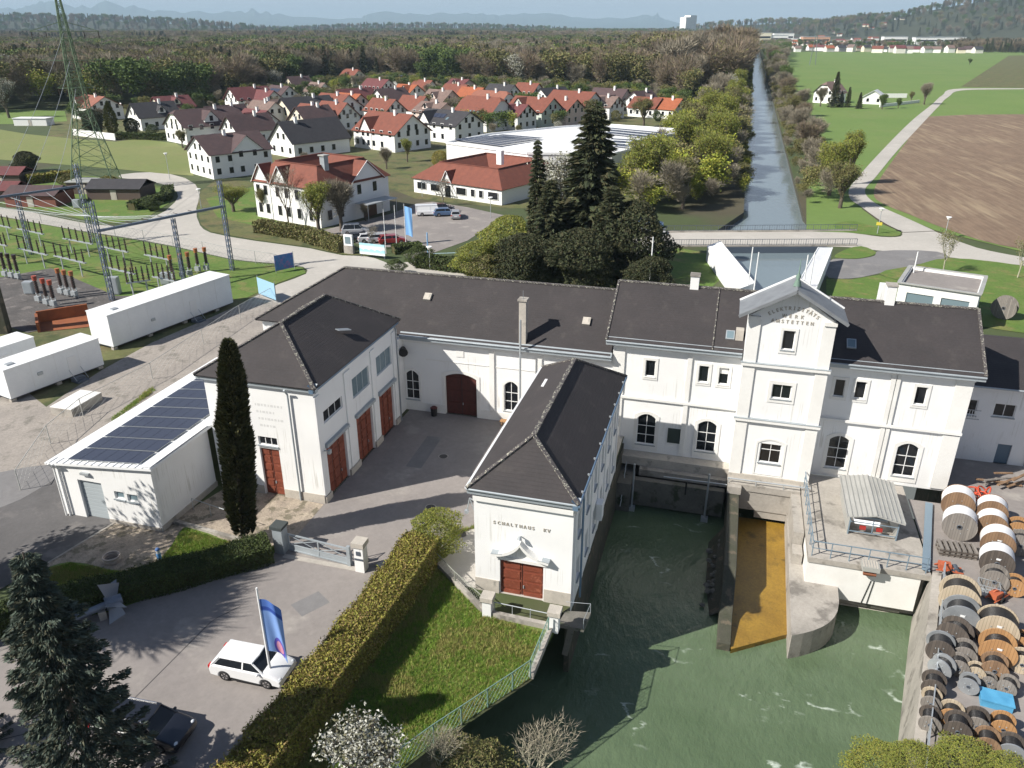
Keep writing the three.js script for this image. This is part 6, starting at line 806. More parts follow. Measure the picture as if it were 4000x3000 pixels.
    const wz = s * (zz + 0.035); for (const k of g ? [-1, 1] : [0]) for (const y of g ? [1.0, he - 1.2] : [he + 1.15]) { const f = mesh('window', winFr, M.frame, dm); f.position.set(dx + k * dw * 0.22, y, wz); f.rotation.y = s > 0 ? 0 : Math.PI; const p = mesh('pane', winGeo, M.glass, f); p.position.z = 0.005; }
  }
  for (const [px, s, t] of o.sk || []) { const y = he + (hr - he) * t, k = mesh('roof_window', bx(-0.4, 0.4, 0, 0.08, -0.55, 0.55), M.glassPale, h); k.position.set(px, y + 0.12, s * (w * (1 - t))); k.rotation.x = s * Math.atan(sl); }
  if (o.pv) for (let i = 0; i < 4; i++) { const k = mesh('solar_panel', bx(-0.75, 0.75, 0, 0.06, -0.9, 0.9), M.pv, h); k.position.set(-L * 0.25 + i * 1.6, he + (hr - he) * 0.55 + 0.14, o.pv * w * 0.45); k.rotation.x = o.pv * Math.atan(sl); }
  if (o.bal) for (const y of [3.2]) { const b = mesh('balcony', bx(-L * 0.3, L * 0.3, y, y + 0.12, w + 0.003, w + 1.1), WL.white, h); for (let i = 0; i < 12; i++) mesh('baluster', bx(-L * 0.3 + i * L * 0.052, -L * 0.3 + i * L * 0.052 + 0.12, y + 0.123, y + 1.05, w + 1.0, w + 1.05), WL.white, b); mesh('rail', bx(-L * 0.3, L * 0.3, y + 1.053, y + 1.13, w + 0.98, w + 1.07), WL.white, b); }
  return h;
}
const HR = {"h1":[-118.28,-169.382,14.0,1.047],"h2":[-116.119,-204.242,15.0,1.082],"h3":[-161.089,-220.965,17.0,1.082],"h4":[-198.733,-244.178,12.0,1.082],"h5":[-241.534,-265.288,14.0,-0.436],"h6":[-202.694,-309.691,14.0,1.082],"h7":[-145.118,-219.366,11.0,1.082],"h8":[-163.735,-258.834,11.0,-0.436],"h9":[-152.124,-267.264,16.0,1.082],"h10":[-146.481,-279.257,13.0,-0.436],"h11":[-98.707,-221.09,15.0,-0.436],"h12":[-88.677,-242.21,15.0,-0.436],"h13":[-87.054,-273.808,14.0,-0.436],"h14":[-95.844,-312.778,14.0,-0.436],"h15":[-127.335,-359.764,11.0,-0.436],"h16":[-124.965,-332.914,11.0,-0.436],"h17":[-151.562,-360.783,10.0,-0.436],"h18":[-147.303,-331.178,12.0,1.082],"h19":[-159.914,-322.581,14.0,1.082],"h20":[-179.091,-388.187,13.0,-0.436],"h22":[-232.315,-467.364,11.0,-0.436],"h23":[-292.235,-538.954,11.0,-0.436],"h24":[-203.518,-371.302,9.0,-0.436],"h25":[-201.345,-332.804,11.0,-0.436],"h26":[-194.202,-308.933,10.0,-0.436],"h27":[-107.508,-365.676,12.0,-0.436],"h28":[-80.308,-350.139,13.0,1.082],"h29":[-73.254,-290.788,14.0,-0.436],"h30":[-64.14,-317.091,16.0,-0.436],"h31":[-54.221,-343.887,13.0,-0.436],"h32":[-40.853,-341.335,10.0,1.082],"h33":[-28.275,-328.92,8.0,-0.436],"h34":[-37.222,-331.563,10.0,-0.436]};
house(HR.h1, 9.2, 11, 5.2, RF.brown, WL.white, 'large white house with brown roof and cross gable nearest the olive meadow', { dm: [[1.5, 1, 8, 1]], ch: -1 });
house(HR.h2, 8.2, 9.5, 3.4, RF.dark, WL.white, 'white gabled house with black roof behind the atrium office', { ch: -4, L: 14 });
house(HR.h3, 8.6, 11, 4.2, RF.brown, WL.white, 'white house with half-hipped brown roof right of the dark-roofed white cottage', { hip: 1.6, dm: [[-1, 1, 4, 0]], L: 17 });
house(HR.h4, 7.8, 8.5, 3.6, RF.dark, WL.white, 'white cottage with dark roof and blue shaded dormer at the village left', { dm: [[1, 1, 2.4, 0]], L: 12 });
house(HR.h5, 7.6, 10, 4.0, RF.salmon, WL.white, 'white house with salmon roof behind the pylon', { dm: [[-2, 1, 4, 1]], L: 14 });
house(HR.h6, 8.6, 9, 4.2, RF.dred, WL.white, 'house with bright white gable and dark red roof at the wood edge', { L: 13 });
house(HR.h7, 7.5, 8, 3.4, RF.brown, WL.white, 'brown-roofed house with small white gable behind the large cross-gabled one', { L: 11 });
house(HR.h8, 7.8, 9, 3.6, RF.tan, WL.white, 'grey brown roofed house with ochre leaning roof side, mid left village', { L: 12 });
house(HR.h9, 8.8, 10.5, 4, RF.dark, WL.cream, 'pale gabled house with dark roof and white barge boards', { L: 15 });
house(HR.h10, 9, 11, 4.3, RF.red, WL.white, 'broad red roofed house with white dormer and shaded right gable', { dm: [[-2, 1, 2.6, 0]], sk: [[3, 1, 0.5]], L: 15 });
house(HR.h11, 8.8, 11, 4.2, RF.red, WL.white, 'red roofed house with cream round gable left of the dark grey one', { dm: [[-3, 1, 4.5, 1]], hip: 0, L: 15 });
house(HR.h12, 8, 10, 4.4, RF.dark, WL.white, 'dark grey roofed house with orange clad bay behind the white hall', { dm: [[-4, 1, 4.5, 1]], sk: [[3, 1, 0.4]], pv: 1, L: 15 });
house(HR.h13, 9.6, 12.5, 3.6, RF.red, WL.white, 'big red half-hipped house behind the white hall', { hip: 1.6, sk: [[-1, 1, 0.25], [0.5, 1, 0.25], [2.5, 1, 0.25]], L: 16 });
house(HR.h14, 8.8, 10, 4.2, RF.salmon, WL.white, 'salmon roofed house just behind the big red half-hipped one', { hip: 1.4, L: 15 });
house(HR.h15, 8, 10, 3.6, RF.red, WL.cream, 'red roofed house with dark verge in the middle back row', { L: 13 });
house(HR.h16, 7.5, 9.5, 3.4, RF.tan, WL.pink, 'grey brown roofed cottage with dark dormer', { dm: [[0, 1, 3, 0]], L: 12 });
house(HR.h17, 7.5, 9, 3.8, RF.orange, WL.white, 'bright orange roofed house with white side wall, middle of the village', { dm: [[2, 1, 3.5, 0]], L: 11 });
house(HR.h18, 7.8, 9, 3.6, RF.brown, WL.white, 'white gabled house with dark brown roof left of the bright orange roof', { L: 11 });
house(HR.h19, 8, 9, 3.8, RF.dred, WL.cream, 'dark red roofed house with pale gable behind the broad red one', { L: 14 });
house(HR.h20, 8, 9, 4, RF.dred, WL.white, 'long dark red roof near the modern white flat house', { L: 15 });
house(HR.h22, 8.5, 9, 4, RF.red, WL.cream, 'old red roofed villa with round dormer at the wood edge', { dm: [[0, 1, 2.2, 0]], hip: 1.5, L: 12 });
house(HR.h23, 8.5, 9, 4.5, RF.tan, WL.white, 'dark tan roofed house half hidden in the wood', { L: 12 });
house(HR.h24, 7, 8, 3.2, RF.tan, WL.white, 'grey roofed cottage with two white round dormers', { dm: [[-2, 1, 2, 0], [2, 1, 2, 0]], L: 11 });
house(HR.h25, 7.8, 9, 3.6, RF.brown, WL.white, 'brown roofed house with blue shaded gable and roof collector', { pv: 1, L: 12 });
house(HR.h26, 7.6, 8.5, 3.6, RF.dred, WL.white, 'small dark red roofed house beside the bright white gable', { L: 11 });
house(HR.h27, 8, 9.5, 3.6, RF.dark, WL.white, 'black roofed house in the back row behind the salmon roof', { L: 14 });
house(HR.h28, 8, 9, 3.6, RF.dark, WL.white, 'black roofed house with bright white barge boards', { L: 13 });
house(HR.h29, 8.6, 10, 4.4, RF.red, WL.green, 'red roofed house with pale green gable left of the tall spruce', { L: 14, dm: [[-3, 1, 4, 0]] });
house(HR.h30, 9, 11, 4.4, RF.red, WL.white, 'red roofed house with white balconies behind the tall spruce', { bal: 1, L: 17 });
house(HR.h31, 8.5, 11, 3.2, RF.brown, WL.cream, 'plum brown roofed house right of the tall spruce', { L: 14, dm: [[4, 1, 2.6, 0]] });
house(HR.h32, 8, 9, 3.6, RF.brown, WL.white, 'dark roofed house with white barge boards and red dormer at the right', { L: 11, dm: [[0, 1, 3, 0]] });
house(HR.h33, 6.5, 8, 3, RF.orange, WL.white, 'small bright orange roofed house at the right end of the village', { L: 9 });
house(HR.h34, 6.5, 8, 3, RF.red, WL.white, 'small red roofed house beside the bright orange one', { L: 11 });
{ // further houses between the named rows
  const X = [[-151.642,-234.403,10.0,-0.436],[-138.233,-246.425,10.0,1.082],[-135.585,-257.554,11.0,-0.436],[-106.312,-276.453,10.0,-0.436],[-121.632,-295.413,10.0,-0.436],[-112.892,-339.733,10.0,-0.436],[-76.628,-277.022,9.0,-0.436],[-64.222,-297.353,10.0,-0.436],[-164.218,-236.196,11.0,1.082],[-214.418,-274.536,11.0,1.082],[-127.062,-279.683,10.0,-0.436],[-147.652,-293.913,10.0,-0.436],[-168.733,-265.805,10.0,1.082],[-141.418,-251.802,9.0,-0.436],[-97.282,-374.383,10.0,-0.436],[-142.612,-409.423,10.0,-0.436],[-155.312,-389.993,10.0,-0.436],[-227.613,-394.265,10.0,1.082],[-52.168,-319.952,9.0,-0.436]], R = ['dred', 'brown', 'red', 'tan', 'red', 'orange', 'dred', 'red', 'brown', 'dred', 'red', 'orange', 'tan', 'red', 'red', 'dred', 'red', 'brown', 'tan'];
  const where = ['right of the tan roofed house', 'behind the pale gabled house', 'below the broad red roof', 'left of the dark grey roof', 'above the dark grey roof', 'beside the salmon roof', 'right of the half-hipped house', 'left of the red balcony house', 'behind the half-hipped brown house', 'at the wood edge on the left', 'before the bright orange roof', 'beside the white gabled brown roof', 'between the two plum roofs', 'behind the golden thuja', 'behind the white barge boards', 'in the back row beside the red verge roof', 'in the back row left of the red verge roof', 'at the wood edge behind the round dormers', 'below the plum brown roof'];
  X.forEach((q, i) => { HR['x' + i] = q; house(q, 7.4 + (i % 3) * 0.4, 8 + (i % 2), 3.4 + (i % 4) * 0.3, RF[R[i]], [WL.white, WL.cream, WL.white, WL.pink][i % 4], `small house with ${{ dred: 'dark red', brown: 'brown', red: 'red', tan: 'tan', orange: 'orange' }[R[i]]} roof ${where[i]}`, { sd: i, dm: i % 3 === 0 ? [[0, 1, 2.6, 0]] : [] }); });
}
{ const [x, z] = [-209.33,-472.25]; const h = thing('modern_house', 'modern white flat-roofed house at the wood edge', 'house', [x, 0, z], 0.3); mesh('wall', bx(-7, 7, 0, 5.6, -4, 4), WL.white, h); mesh('roof_slab', bx(-7.3, 7.3, 5.603, 5.85, -4.3, 4.3), M.steelDark, h); for (let i = 0; i < 3; i++) { const f = mesh('window', bx(-5 + i * 3.6, -2.8 + i * 3.6, 3, 4.8, 4.003, 4.06), M.glass, h); } }
// --- ring-shaped buildings with inner court
function ring(name, label, Lc, Fc, depth, eave, rdg, wing, roof, gables, o = {}) {
  const e1 = new THREE.Vector2(Fc[0] - Lc[0], Fc[1] - Lc[1]), len = e1.length(), a = Math.atan2(-e1.y, e1.x); const b = thing(name, label, 'building', [Lc[0], 0, Lc[1]], a); const X = len, Z = -depth, w = wing, m = w / 2; // local: front edge along +x at z=0, depth towards -z
  const ro = [[0, 0], [X, 0], [X, Z], [0, Z]], inn = [[w, -w], [X - w, -w], [X - w, Z + w], [w, Z + w]], mid = [[m, -m], [X - m, -m], [X - m, Z + m], [m, Z + m]]; const ex = (p, k) => [p[0] + (p[0] < X / 2 ? -k : k), p[1] + (p[1] > Z / 2 ? k : -k)];
  for (let i = 0; i < 4; i++) { const j = (i + 1) % 4, v = (p, y) => V(p[0], y, p[1]); mesh('wall', new G().quad(v(ro[i], 0), v(ro[j], 0), v(ro[j], eave), v(ro[i], eave)).build(), WL.white, b); mesh('court_wall', new G().quad(v(inn[j], 0), v(inn[i], 0), v(inn[i], eave), v(inn[j], eave)).build(), WL.white, b); const O = (p) => v(ex(p, 0.4), eave - 0.05); mesh('roof_plane', slab(O(ro[i]), O(ro[j]), v(mid[j], rdg), v(mid[i], rdg), 0.12), roof, b); mesh('roof_plane', slab(v(inn[j], eave), v(inn[i], eave), v(mid[i], rdg), v(mid[j], rdg), 0.12), roof, b); mesh('ridge_cap', new G().bar(v(mid[i], rdg + 0.06), v(mid[j], rdg + 0.06), 0.3, 0.1).build(), roof, b); }
  const side = [(t, y, out) => V(t * X, y, out), (t, y, out) => V(X + out, y, t * Z)]; // front and right faces
  for (const [f, t, gw, gh] of gables) { const S = side[f], len2 = f ? depth : X, d = gw / 2 / len2, p = (k, y, out) => S(t + k * d, y, out), up = eave + gh; const g = new G().quad(p(-1, 0, 0.1), p(1, 0, 0.1), p(1, eave, 0.1), p(-1, eave, 0.1)).tri(p(-1, eave, 0.1), p(1, eave, 0.1), p(0, up, 0.1)); const gm = mesh('gable', g.build(), WL.white, b); const dp = -Math.min(m, m * gh / (rdg - eave)); mesh('gable_roof', slab(p(-1.12, eave - 0.25, 0.4), p(0, up + 0.1, 0.4), p(0, up + 0.1, dp), p(-1.12, eave - 0.25, -0.2), 0.1).scale(1, 1, 1), roof, gm); mesh('gable_roof', slab(p(0, up + 0.1, 0.4), p(1.12, eave - 0.25, 0.4), p(1.12, eave - 0.25, -0.2), p(0, up + 0.1, dp), 0.1), roof, gm); mesh('verge', new G().bar(p(-1.12, eave - 0.2, 0.42), p(0, up + 0.15, 0.42), 0.1).bar(p(1.12, eave - 0.2, 0.42), p(0, up + 0.15, 0.42), 0.1).build(), M.frame, gm); }
  for (const [f, t, y, ww, hh] of o.win || []) { const S = side[f], p = S(t, y, 0.03 + (f < 2 ? (o.gw || 0.1) : 0)); const q = mesh('window', bx(-ww / 2 - 0.08, ww / 2 + 0.08, -0.08, hh + 0.08, -0.02, 0.02), M.frame, b); q.position.copy(p); q.rotation.y = f ? Math.PI / 2 : 0; mesh('pane', bx(-ww / 2, ww / 2, 0, hh, 0.021, 0.04), M.glass, q); }
  const c = o.blue || flat(0.15, 0.38, 0.72, 0.3); const cr = mesh('court_glass_roof', new G().quad(V(w, eave - 0.3, -w), V(X - w, eave - 0.3, -w), V(X - w, eave + 1, Z / 2), V(w, eave + 1, Z / 2)).quad(V(X - w, eave - 0.3, Z + w), V(w, eave - 0.3, Z + w), V(w, eave + 1, Z / 2), V(X - w, eave + 1, Z / 2)).build(), M.glassPale, b); for (let i = 0; i <= 8; i++) mesh('glazing_bar', new G().bar(V(w + (X - 2 * w) * i / 8, eave - 0.25, -w), V(w + (X - 2 * w) * i / 8, eave + 1.08, Z / 2), 0.14).build(), c, cr); return b;
}
const w1 = []; for (const t of [0.07, 0.19, 0.38, 0.52, 0.68, 0.86]) w1.push([0, t, 4.4, 0.95, 1.7], [0, t + 0.01, 1.1, 0.95, 1.7]); for (const t of [0.12, 0.32, 0.55, 0.78]) w1.push([1, t, 4.4, 1.0, 1.7]); for (const t of [0.12, 0.28]) w1.push([1, t, 1.1, 1.0, 1.7]);
{ const b = ring('office_building', 'two-storey white atrium office with red tiled roofs and pointed gables', [-85.02, -127.8], [-69.16, -122.6], 17.8, 6.7, 10, 6, RF.red, [[0, 0.13, 4.3, 3.0], [0, 0.43, 4.3, 3.0], [1, 0.68, 8, 3.25]], { win: w1 });
  mesh('entrance_canopy', bx(17.2, 20.4, 3.0, 3.15, -16, -8), M.galv, b); for (const z of [-8.2, -12, -15.8]) mesh('canopy_post', new G().rod(V(20.2, 0, z), V(20.2, 3, z), 0.06).build(), M.galv, b); mesh('entrance_door', bx(16.75, 16.85, 0, 2.8, -14, -10.5), flat(0.10, 0.05, 0.03), b); const c = mesh('chimney', bx(13.5, 14.6, 9, 11.6, -5, -4), M.zinc, b); mesh('chimney_cap', bx(13.3, 14.8, 11.603, 11.8, -5.2, -3.8), M.zincPale, c); }
const w2 = []; for (const [t, ww] of [[0.1, 2.4], [0.26, 2.4], [0.56, 2.5], [0.69, 0.9], [0.78, 0.9], [0.91, 2.4]]) w2.push([0, t, 1.0, ww, 1.35]); w2.push([0, 0.41, 0.05, 1.5, 2.4]);
{ const b = ring('low_office', 'single-storey white building with red roofs around a blue glass court', [-66.15, -158.0], [-44.17, -149.7], 24, 3.1, 6.2, 8, RF.red, [[0, 0.40, 2.6, 2.2]], { win: w2 }); mesh('pergola', new G().box(4.5, 10.5, 2.9, 3.0, 0.2, 0.35).box(4.5, 10.5, 2.9, 3.0, 2.6, 2.75).build(), M.zinc, b); for (let i = 0; i < 8; i++) mesh('pergola_beam', bx(4.6 + i * 0.82, 4.75 + i * 0.82, 3.003, 3.12, 0.1, 3.0), M.zinc, b); for (const x of [4.7, 10.3]) mesh('pergola_post', new G().rod(V(x, 0, 2.65), V(x, 2.9, 2.65), 0.06).build(), M.zinc, b); const c = mesh('roof_plant', bx(13, 14.3, 5.5, 8.4, -13, -12), M.white, b); }
// --- white hall with solar rows
{
  const P = [[-67.7,-182.87],[-44.57,-171.26],[-26.62,-174.87],[-21.16,-190.09],[-26.3,-193.65],[-15.28,-218.37],[-17.55,-225.21],[-38.68,-232.04],[-48.6,-222.12],[-62.51,-202.03]];
  const b = thing('white_hall', 'large flat white hall with rows of solar panels behind the low red-roofed building', 'building'); const ar = P.reduce((s, p, i) => { const q = P[(i + 1) % P.length]; return s + p[0] * q[1] - q[0] * p[1]; }, 0), Q = ar > 0 ? [...P].reverse() : P;
  for (let i = 0; i < Q.length; i++) { const a = Q[i], c = Q[(i + 1) % Q.length]; mesh('wall', new G().quad(V(a[0], 0, a[1]), V(c[0], 0, c[1]), V(c[0], 7, c[1]), V(a[0], 7, a[1])).build(), M.white, b); mesh('parapet', new G().bar(V(a[0], 7.1, a[1]), V(c[0], 7.1, c[1]), 0.4, 0.5).build(), M.white, b); const n = Math.floor(Math.hypot(a[0] - c[0], a[1] - c[1]) / 4); for (let k = 1; k < n; k++) { const t = k / n; mesh('panel_joint', new G().bar(V(a[0] + (c[0] - a[0]) * t, 0.1, a[1] + (c[1] - a[1]) * t), V(a[0] + (c[0] - a[0]) * t, 6.8, a[1] + (c[1] - a[1]) * t), 0.06).build(), M.galv, b); } }
  mesh('roof_deck', sheet(P, 6.95), M.white, b);
  const rows = [[[-66.92,-187.62],[-53.04,-180.38]],[[-65.61,-189.35],[-52.11,-182.61]],[[-64.28,-191.11],[-51.17,-184.88]],[[-62.93,-192.88],[-50.22,-187.2]],[[-61.57,-194.68],[-49.24,-189.56]],[[-60.19,-196.5],[-48.24,-191.97]],[[-58.8,-198.35],[-47.23,-194.43]],[[-35.45,-220.55],[-18.58,-212.62]],[[-34.58,-215.34],[-19.1,-207.38]],[[-33.75,-210.37],[-19.61,-202.37]],[[-30.53,-197.85],[-22.51,-196.55]],[[-29.72,-192.79],[-23.32,-190.87]],[[-28.94,-187.96],[-24.08,-185.47]]];
  const pg2 = new THREE.BoxGeometry(1, 0.06, 1.7); rows.forEach(([a, c]) => { const L = Math.hypot(c[0] - a[0], c[1] - a[1]), n = Math.max(1, Math.min(12, Math.round(L / 2.2))), an = Math.atan2(-(c[1] - a[1]), c[0] - a[0]); for (let k = 0; k < n; k++) { const t = (k + 0.5) / n, o = mesh('solar_panel', pg2, M.pv, b); o.position.set(a[0] + (c[0] - a[0]) * t, 7.45, a[1] + (c[1] - a[1]) * t); o.rotation.set(0, an, 0); o.scale.x = L / n * 0.96; } });
}
// --- sheds left of the road, low wall, farm on the right
{
  const s = [[-158.86,-143.43,9,6],[-133.31,-126.52,10,7],[-132.97,-139.25,7,5],[-122.71,-136.87,11,7],[-145.27,-128.0,10,6],[-247.16,-239.9,12,5]], lab = ['low dark red roofed shed at the left edge', 'long shed with plum dark roof and red brick side', 'small pale flat shed roof under the pylon', 'grey roofed shed by the road bend', 'brown shed beside the meadow at the left edge', 'low white flat building on the far meadow left'], rf = [RF.dred, RF.brown, M.zincPale, RF.dark, RF.dred, M.white];
  s.forEach(([x, z, L, W], i) => { const b = thing('shed', lab[i], 'shed', [x, 0, z], 0.25); const wm = i === 5 ? WL.white : i === 1 ? flat(0.20, 0.07, 0.05) : flat(0.10, 0.07, 0.06); mesh('wall', bx(-L / 2, L / 2, 0, 2.4, -W / 2, W / 2), wm, b); if (i === 2 || i === 5) mesh('roof_slab', bx(-L / 2 - 0.2, L / 2 + 0.2, 2.403, 2.6, -W / 2 - 0.2, W / 2 + 0.2), rf[i], b); else for (const q of [-1, 1]) mesh('roof_plane', slab(V(-q * (L / 2 + 0.3), 2.3, q * (W / 2 + 0.4)), V(q * (L / 2 + 0.3), 2.3, q * (W / 2 + 0.4)), V(q * (L / 2 + 0.3), 3.7, 0), V(-q * (L / 2 + 0.3), 3.7, 0)), rf[i], b); mesh('door', bx(-0.6, 0.6, 0, 2.0, W / 2 + 0.003, W / 2 + 0.06), M.plinth, b); });
  const wq = [[-211.15,-219.17],[-188.55,-212.2]]; single('garden_wall', new G().bar(V(wq[0][0], 1, wq[0][1]), V(wq[1][0], 1, wq[1][1]), 0.3, 2).build(), WL.white, 'long white garden wall on the meadow edge below the salmon house', 'wall');
  const f = [37.64,-416.45]; house([f[0], f[1], 9, 0.9], 8.5, 8, 4, RF.tan, WL.white, 'pale farmhouse among dark trees on the right meadow', { hip: 2, L: 14 }).userData.group = 'farm buildings'; const g = [57.31,-416.83]; house([g[0], g[1], 7, 1.3], 5.5, 7, 2.8, flat(0.62, 0.63, 0.64, 0.5), WL.white, 'white tent-like barn beside the pale farmhouse', { L: 9, ch: 0 }).userData.group = 'farm buildings';
  const w = [[65.56,-452.11],[77.41,-455.44],[57.38,-397.44],[78.51,-427.94]]; single('garden_wall', new G().bar(V(w[0][0], 1.2, w[0][1]), V(w[1][0], 1.2, w[1][1]), 0.4, 2).build(), WL.white, 'white garden wall behind the tent-like barn', 'wall'); single('garden_wall', new G().bar(V(w[2][0], 0.7, w[2][1]), V(w[3][0], 0.7, w[3][1]), 0.4, 1.2).build(), WL.white, 'low white wall running from the barn to the lane', 'wall');
}

// ---------- trees and hedges ----------
const leafMat = new THREE.MeshStandardMaterial({ vertexColors: true, roughness: 0.85, side: THREE.DoubleSide });
const softLeaf = new THREE.MeshPhysicalMaterial({ vertexColors: true, roughness: 0.95, side: THREE.DoubleSide, transmission: 0.35, thickness: 0 });
class Leaves {
  constructor() { this.p = []; this.c = []; }
  tri(o, s, col, dir, thin = 1) { // one leaf-sized face
    const a = dir ? dir.clone().normalize() : V(rnd() - 0.5, rnd() - 0.5, rnd() - 0.5).normalize(); let b = V(rnd() - 0.5, rnd() - 0.5, rnd() - 0.5).cross(a).normalize(); const k = s * thin;
    const P = [o.clone().addScaledVector(a, -s * 0.5).addScaledVector(b, k * 0.5), o.clone().addScaledVector(a, -s * 0.3).addScaledVector(b, -k * 0.5), o.clone().addScaledVector(a, s * 0.7)];
    const v = 0.72 + 0.56 * rnd(); for (const q of P) { this.p.push(q.x, q.y, q.z); this.c.push(col[0] * v, col[1] * v, col[2] * v); }
  }
  build() { const g = new THREE.BufferGeometry(); g.setAttribute('position', new THREE.Float32BufferAttribute(this.p, 3)); g.setAttribute('color', new THREE.Float32BufferAttribute(this.c, 3)); g.computeVertexNormals(); return g; }
}
const pick = (a) => a[Math.floor(rnd() * a.length)];
// tapered trunk with limbs; tips collected for foliage
function skeleton(h, o = {}) {
  const g = new G(), tips = []; const grow = (p, d, len, r, lv) => { const q = p.clone().addScaledVector(d, len); g.rod(p, q, r, r * 0.68, lv ? 4 : 7, false); if (lv >= (o.lv ?? 3)) { tips.push(q); return; } if (lv > 0) tips.push(p.clone().lerp(q, 0.6)); const n = lv === 0 ? (o.n0 || 5) : 3; for (let i = 0; i < n; i++) { const az = (i + rnd() * 0.7) / n * Math.PI * 2, sp = (o.sp || 0.65) * (0.6 + 0.7 * rnd()); const e = V(Math.cos(az) * sp, 1 - 0.35 * sp, Math.sin(az) * sp).addScaledVector(d, 0.6).normalize(); grow(p.clone().lerp(q, lv === 0 ? 0.55 + 0.45 * i / n : 0.75 + 0.25 * rnd()), e, len * (0.58 + 0.2 * rnd()), r * 0.55, lv + 1); } };
  grow(V(0, -0.1, 0), V(rr(-0.05, 0.05), 1, rr(-0.05, 0.05)).normalize(), h * (o.tk || 0.36), h * (o.tr || 0.022), 0); return { g: g.build(), tips };
}
const COL = { lime: [[0.21, 0.25, 0.028], [0.25, 0.27, 0.032], [0.17, 0.21, 0.026], [0.28, 0.26, 0.04]], olive: [[0.15, 0.15, 0.045], [0.12, 0.13, 0.04], [0.17, 0.14, 0.06]], bare: [[0.19, 0.145, 0.105], [0.235, 0.18, 0.13], [0.155, 0.12, 0.09], [0.19, 0.17, 0.085]], barePale: [[0.25, 0.22, 0.16], [0.20, 0.175, 0.13], [0.28, 0.25, 0.19]], green: [[0.075, 0.12, 0.025], [0.10, 0.14, 0.03], [0.06, 0.10, 0.02]], spruce: [[0.045, 0.058, 0.022], [0.058, 0.066, 0.025], [0.075, 0.068, 0.028], [0.035, 0.046, 0.02]], blue: [[0.05, 0.072, 0.052], [0.066, 0.088, 0.068], [0.038, 0.055, 0.038], [0.065, 0.066, 0.04]], blossom: [[0.42, 0.42, 0.36], [0.34, 0.345, 0.29], [0.20, 0.20, 0.13], [0.48, 0.48, 0.43], [0.15, 0.14, 0.08]], cypress: [[0.055, 0.060, 0.016], [0.072, 0.068, 0.020], [0.04, 0.046, 0.013]], thuja: [[0.10, 0.11, 0.018], [0.13, 0.125, 0.022], [0.08, 0.09, 0.016]], yew: [[0.034, 0.044, 0.016], [0.045, 0.055, 0.02], [0.055, 0.052, 0.02]], hedge: [[0.24, 0.25, 0.042], [0.28, 0.25, 0.045], [0.22, 0.19, 0.046], [0.23, 0.16, 0.06]], hedgeDark: [[0.055, 0.085, 0.02], [0.075, 0.10, 0.022], [0.045, 0.06, 0.018]] };
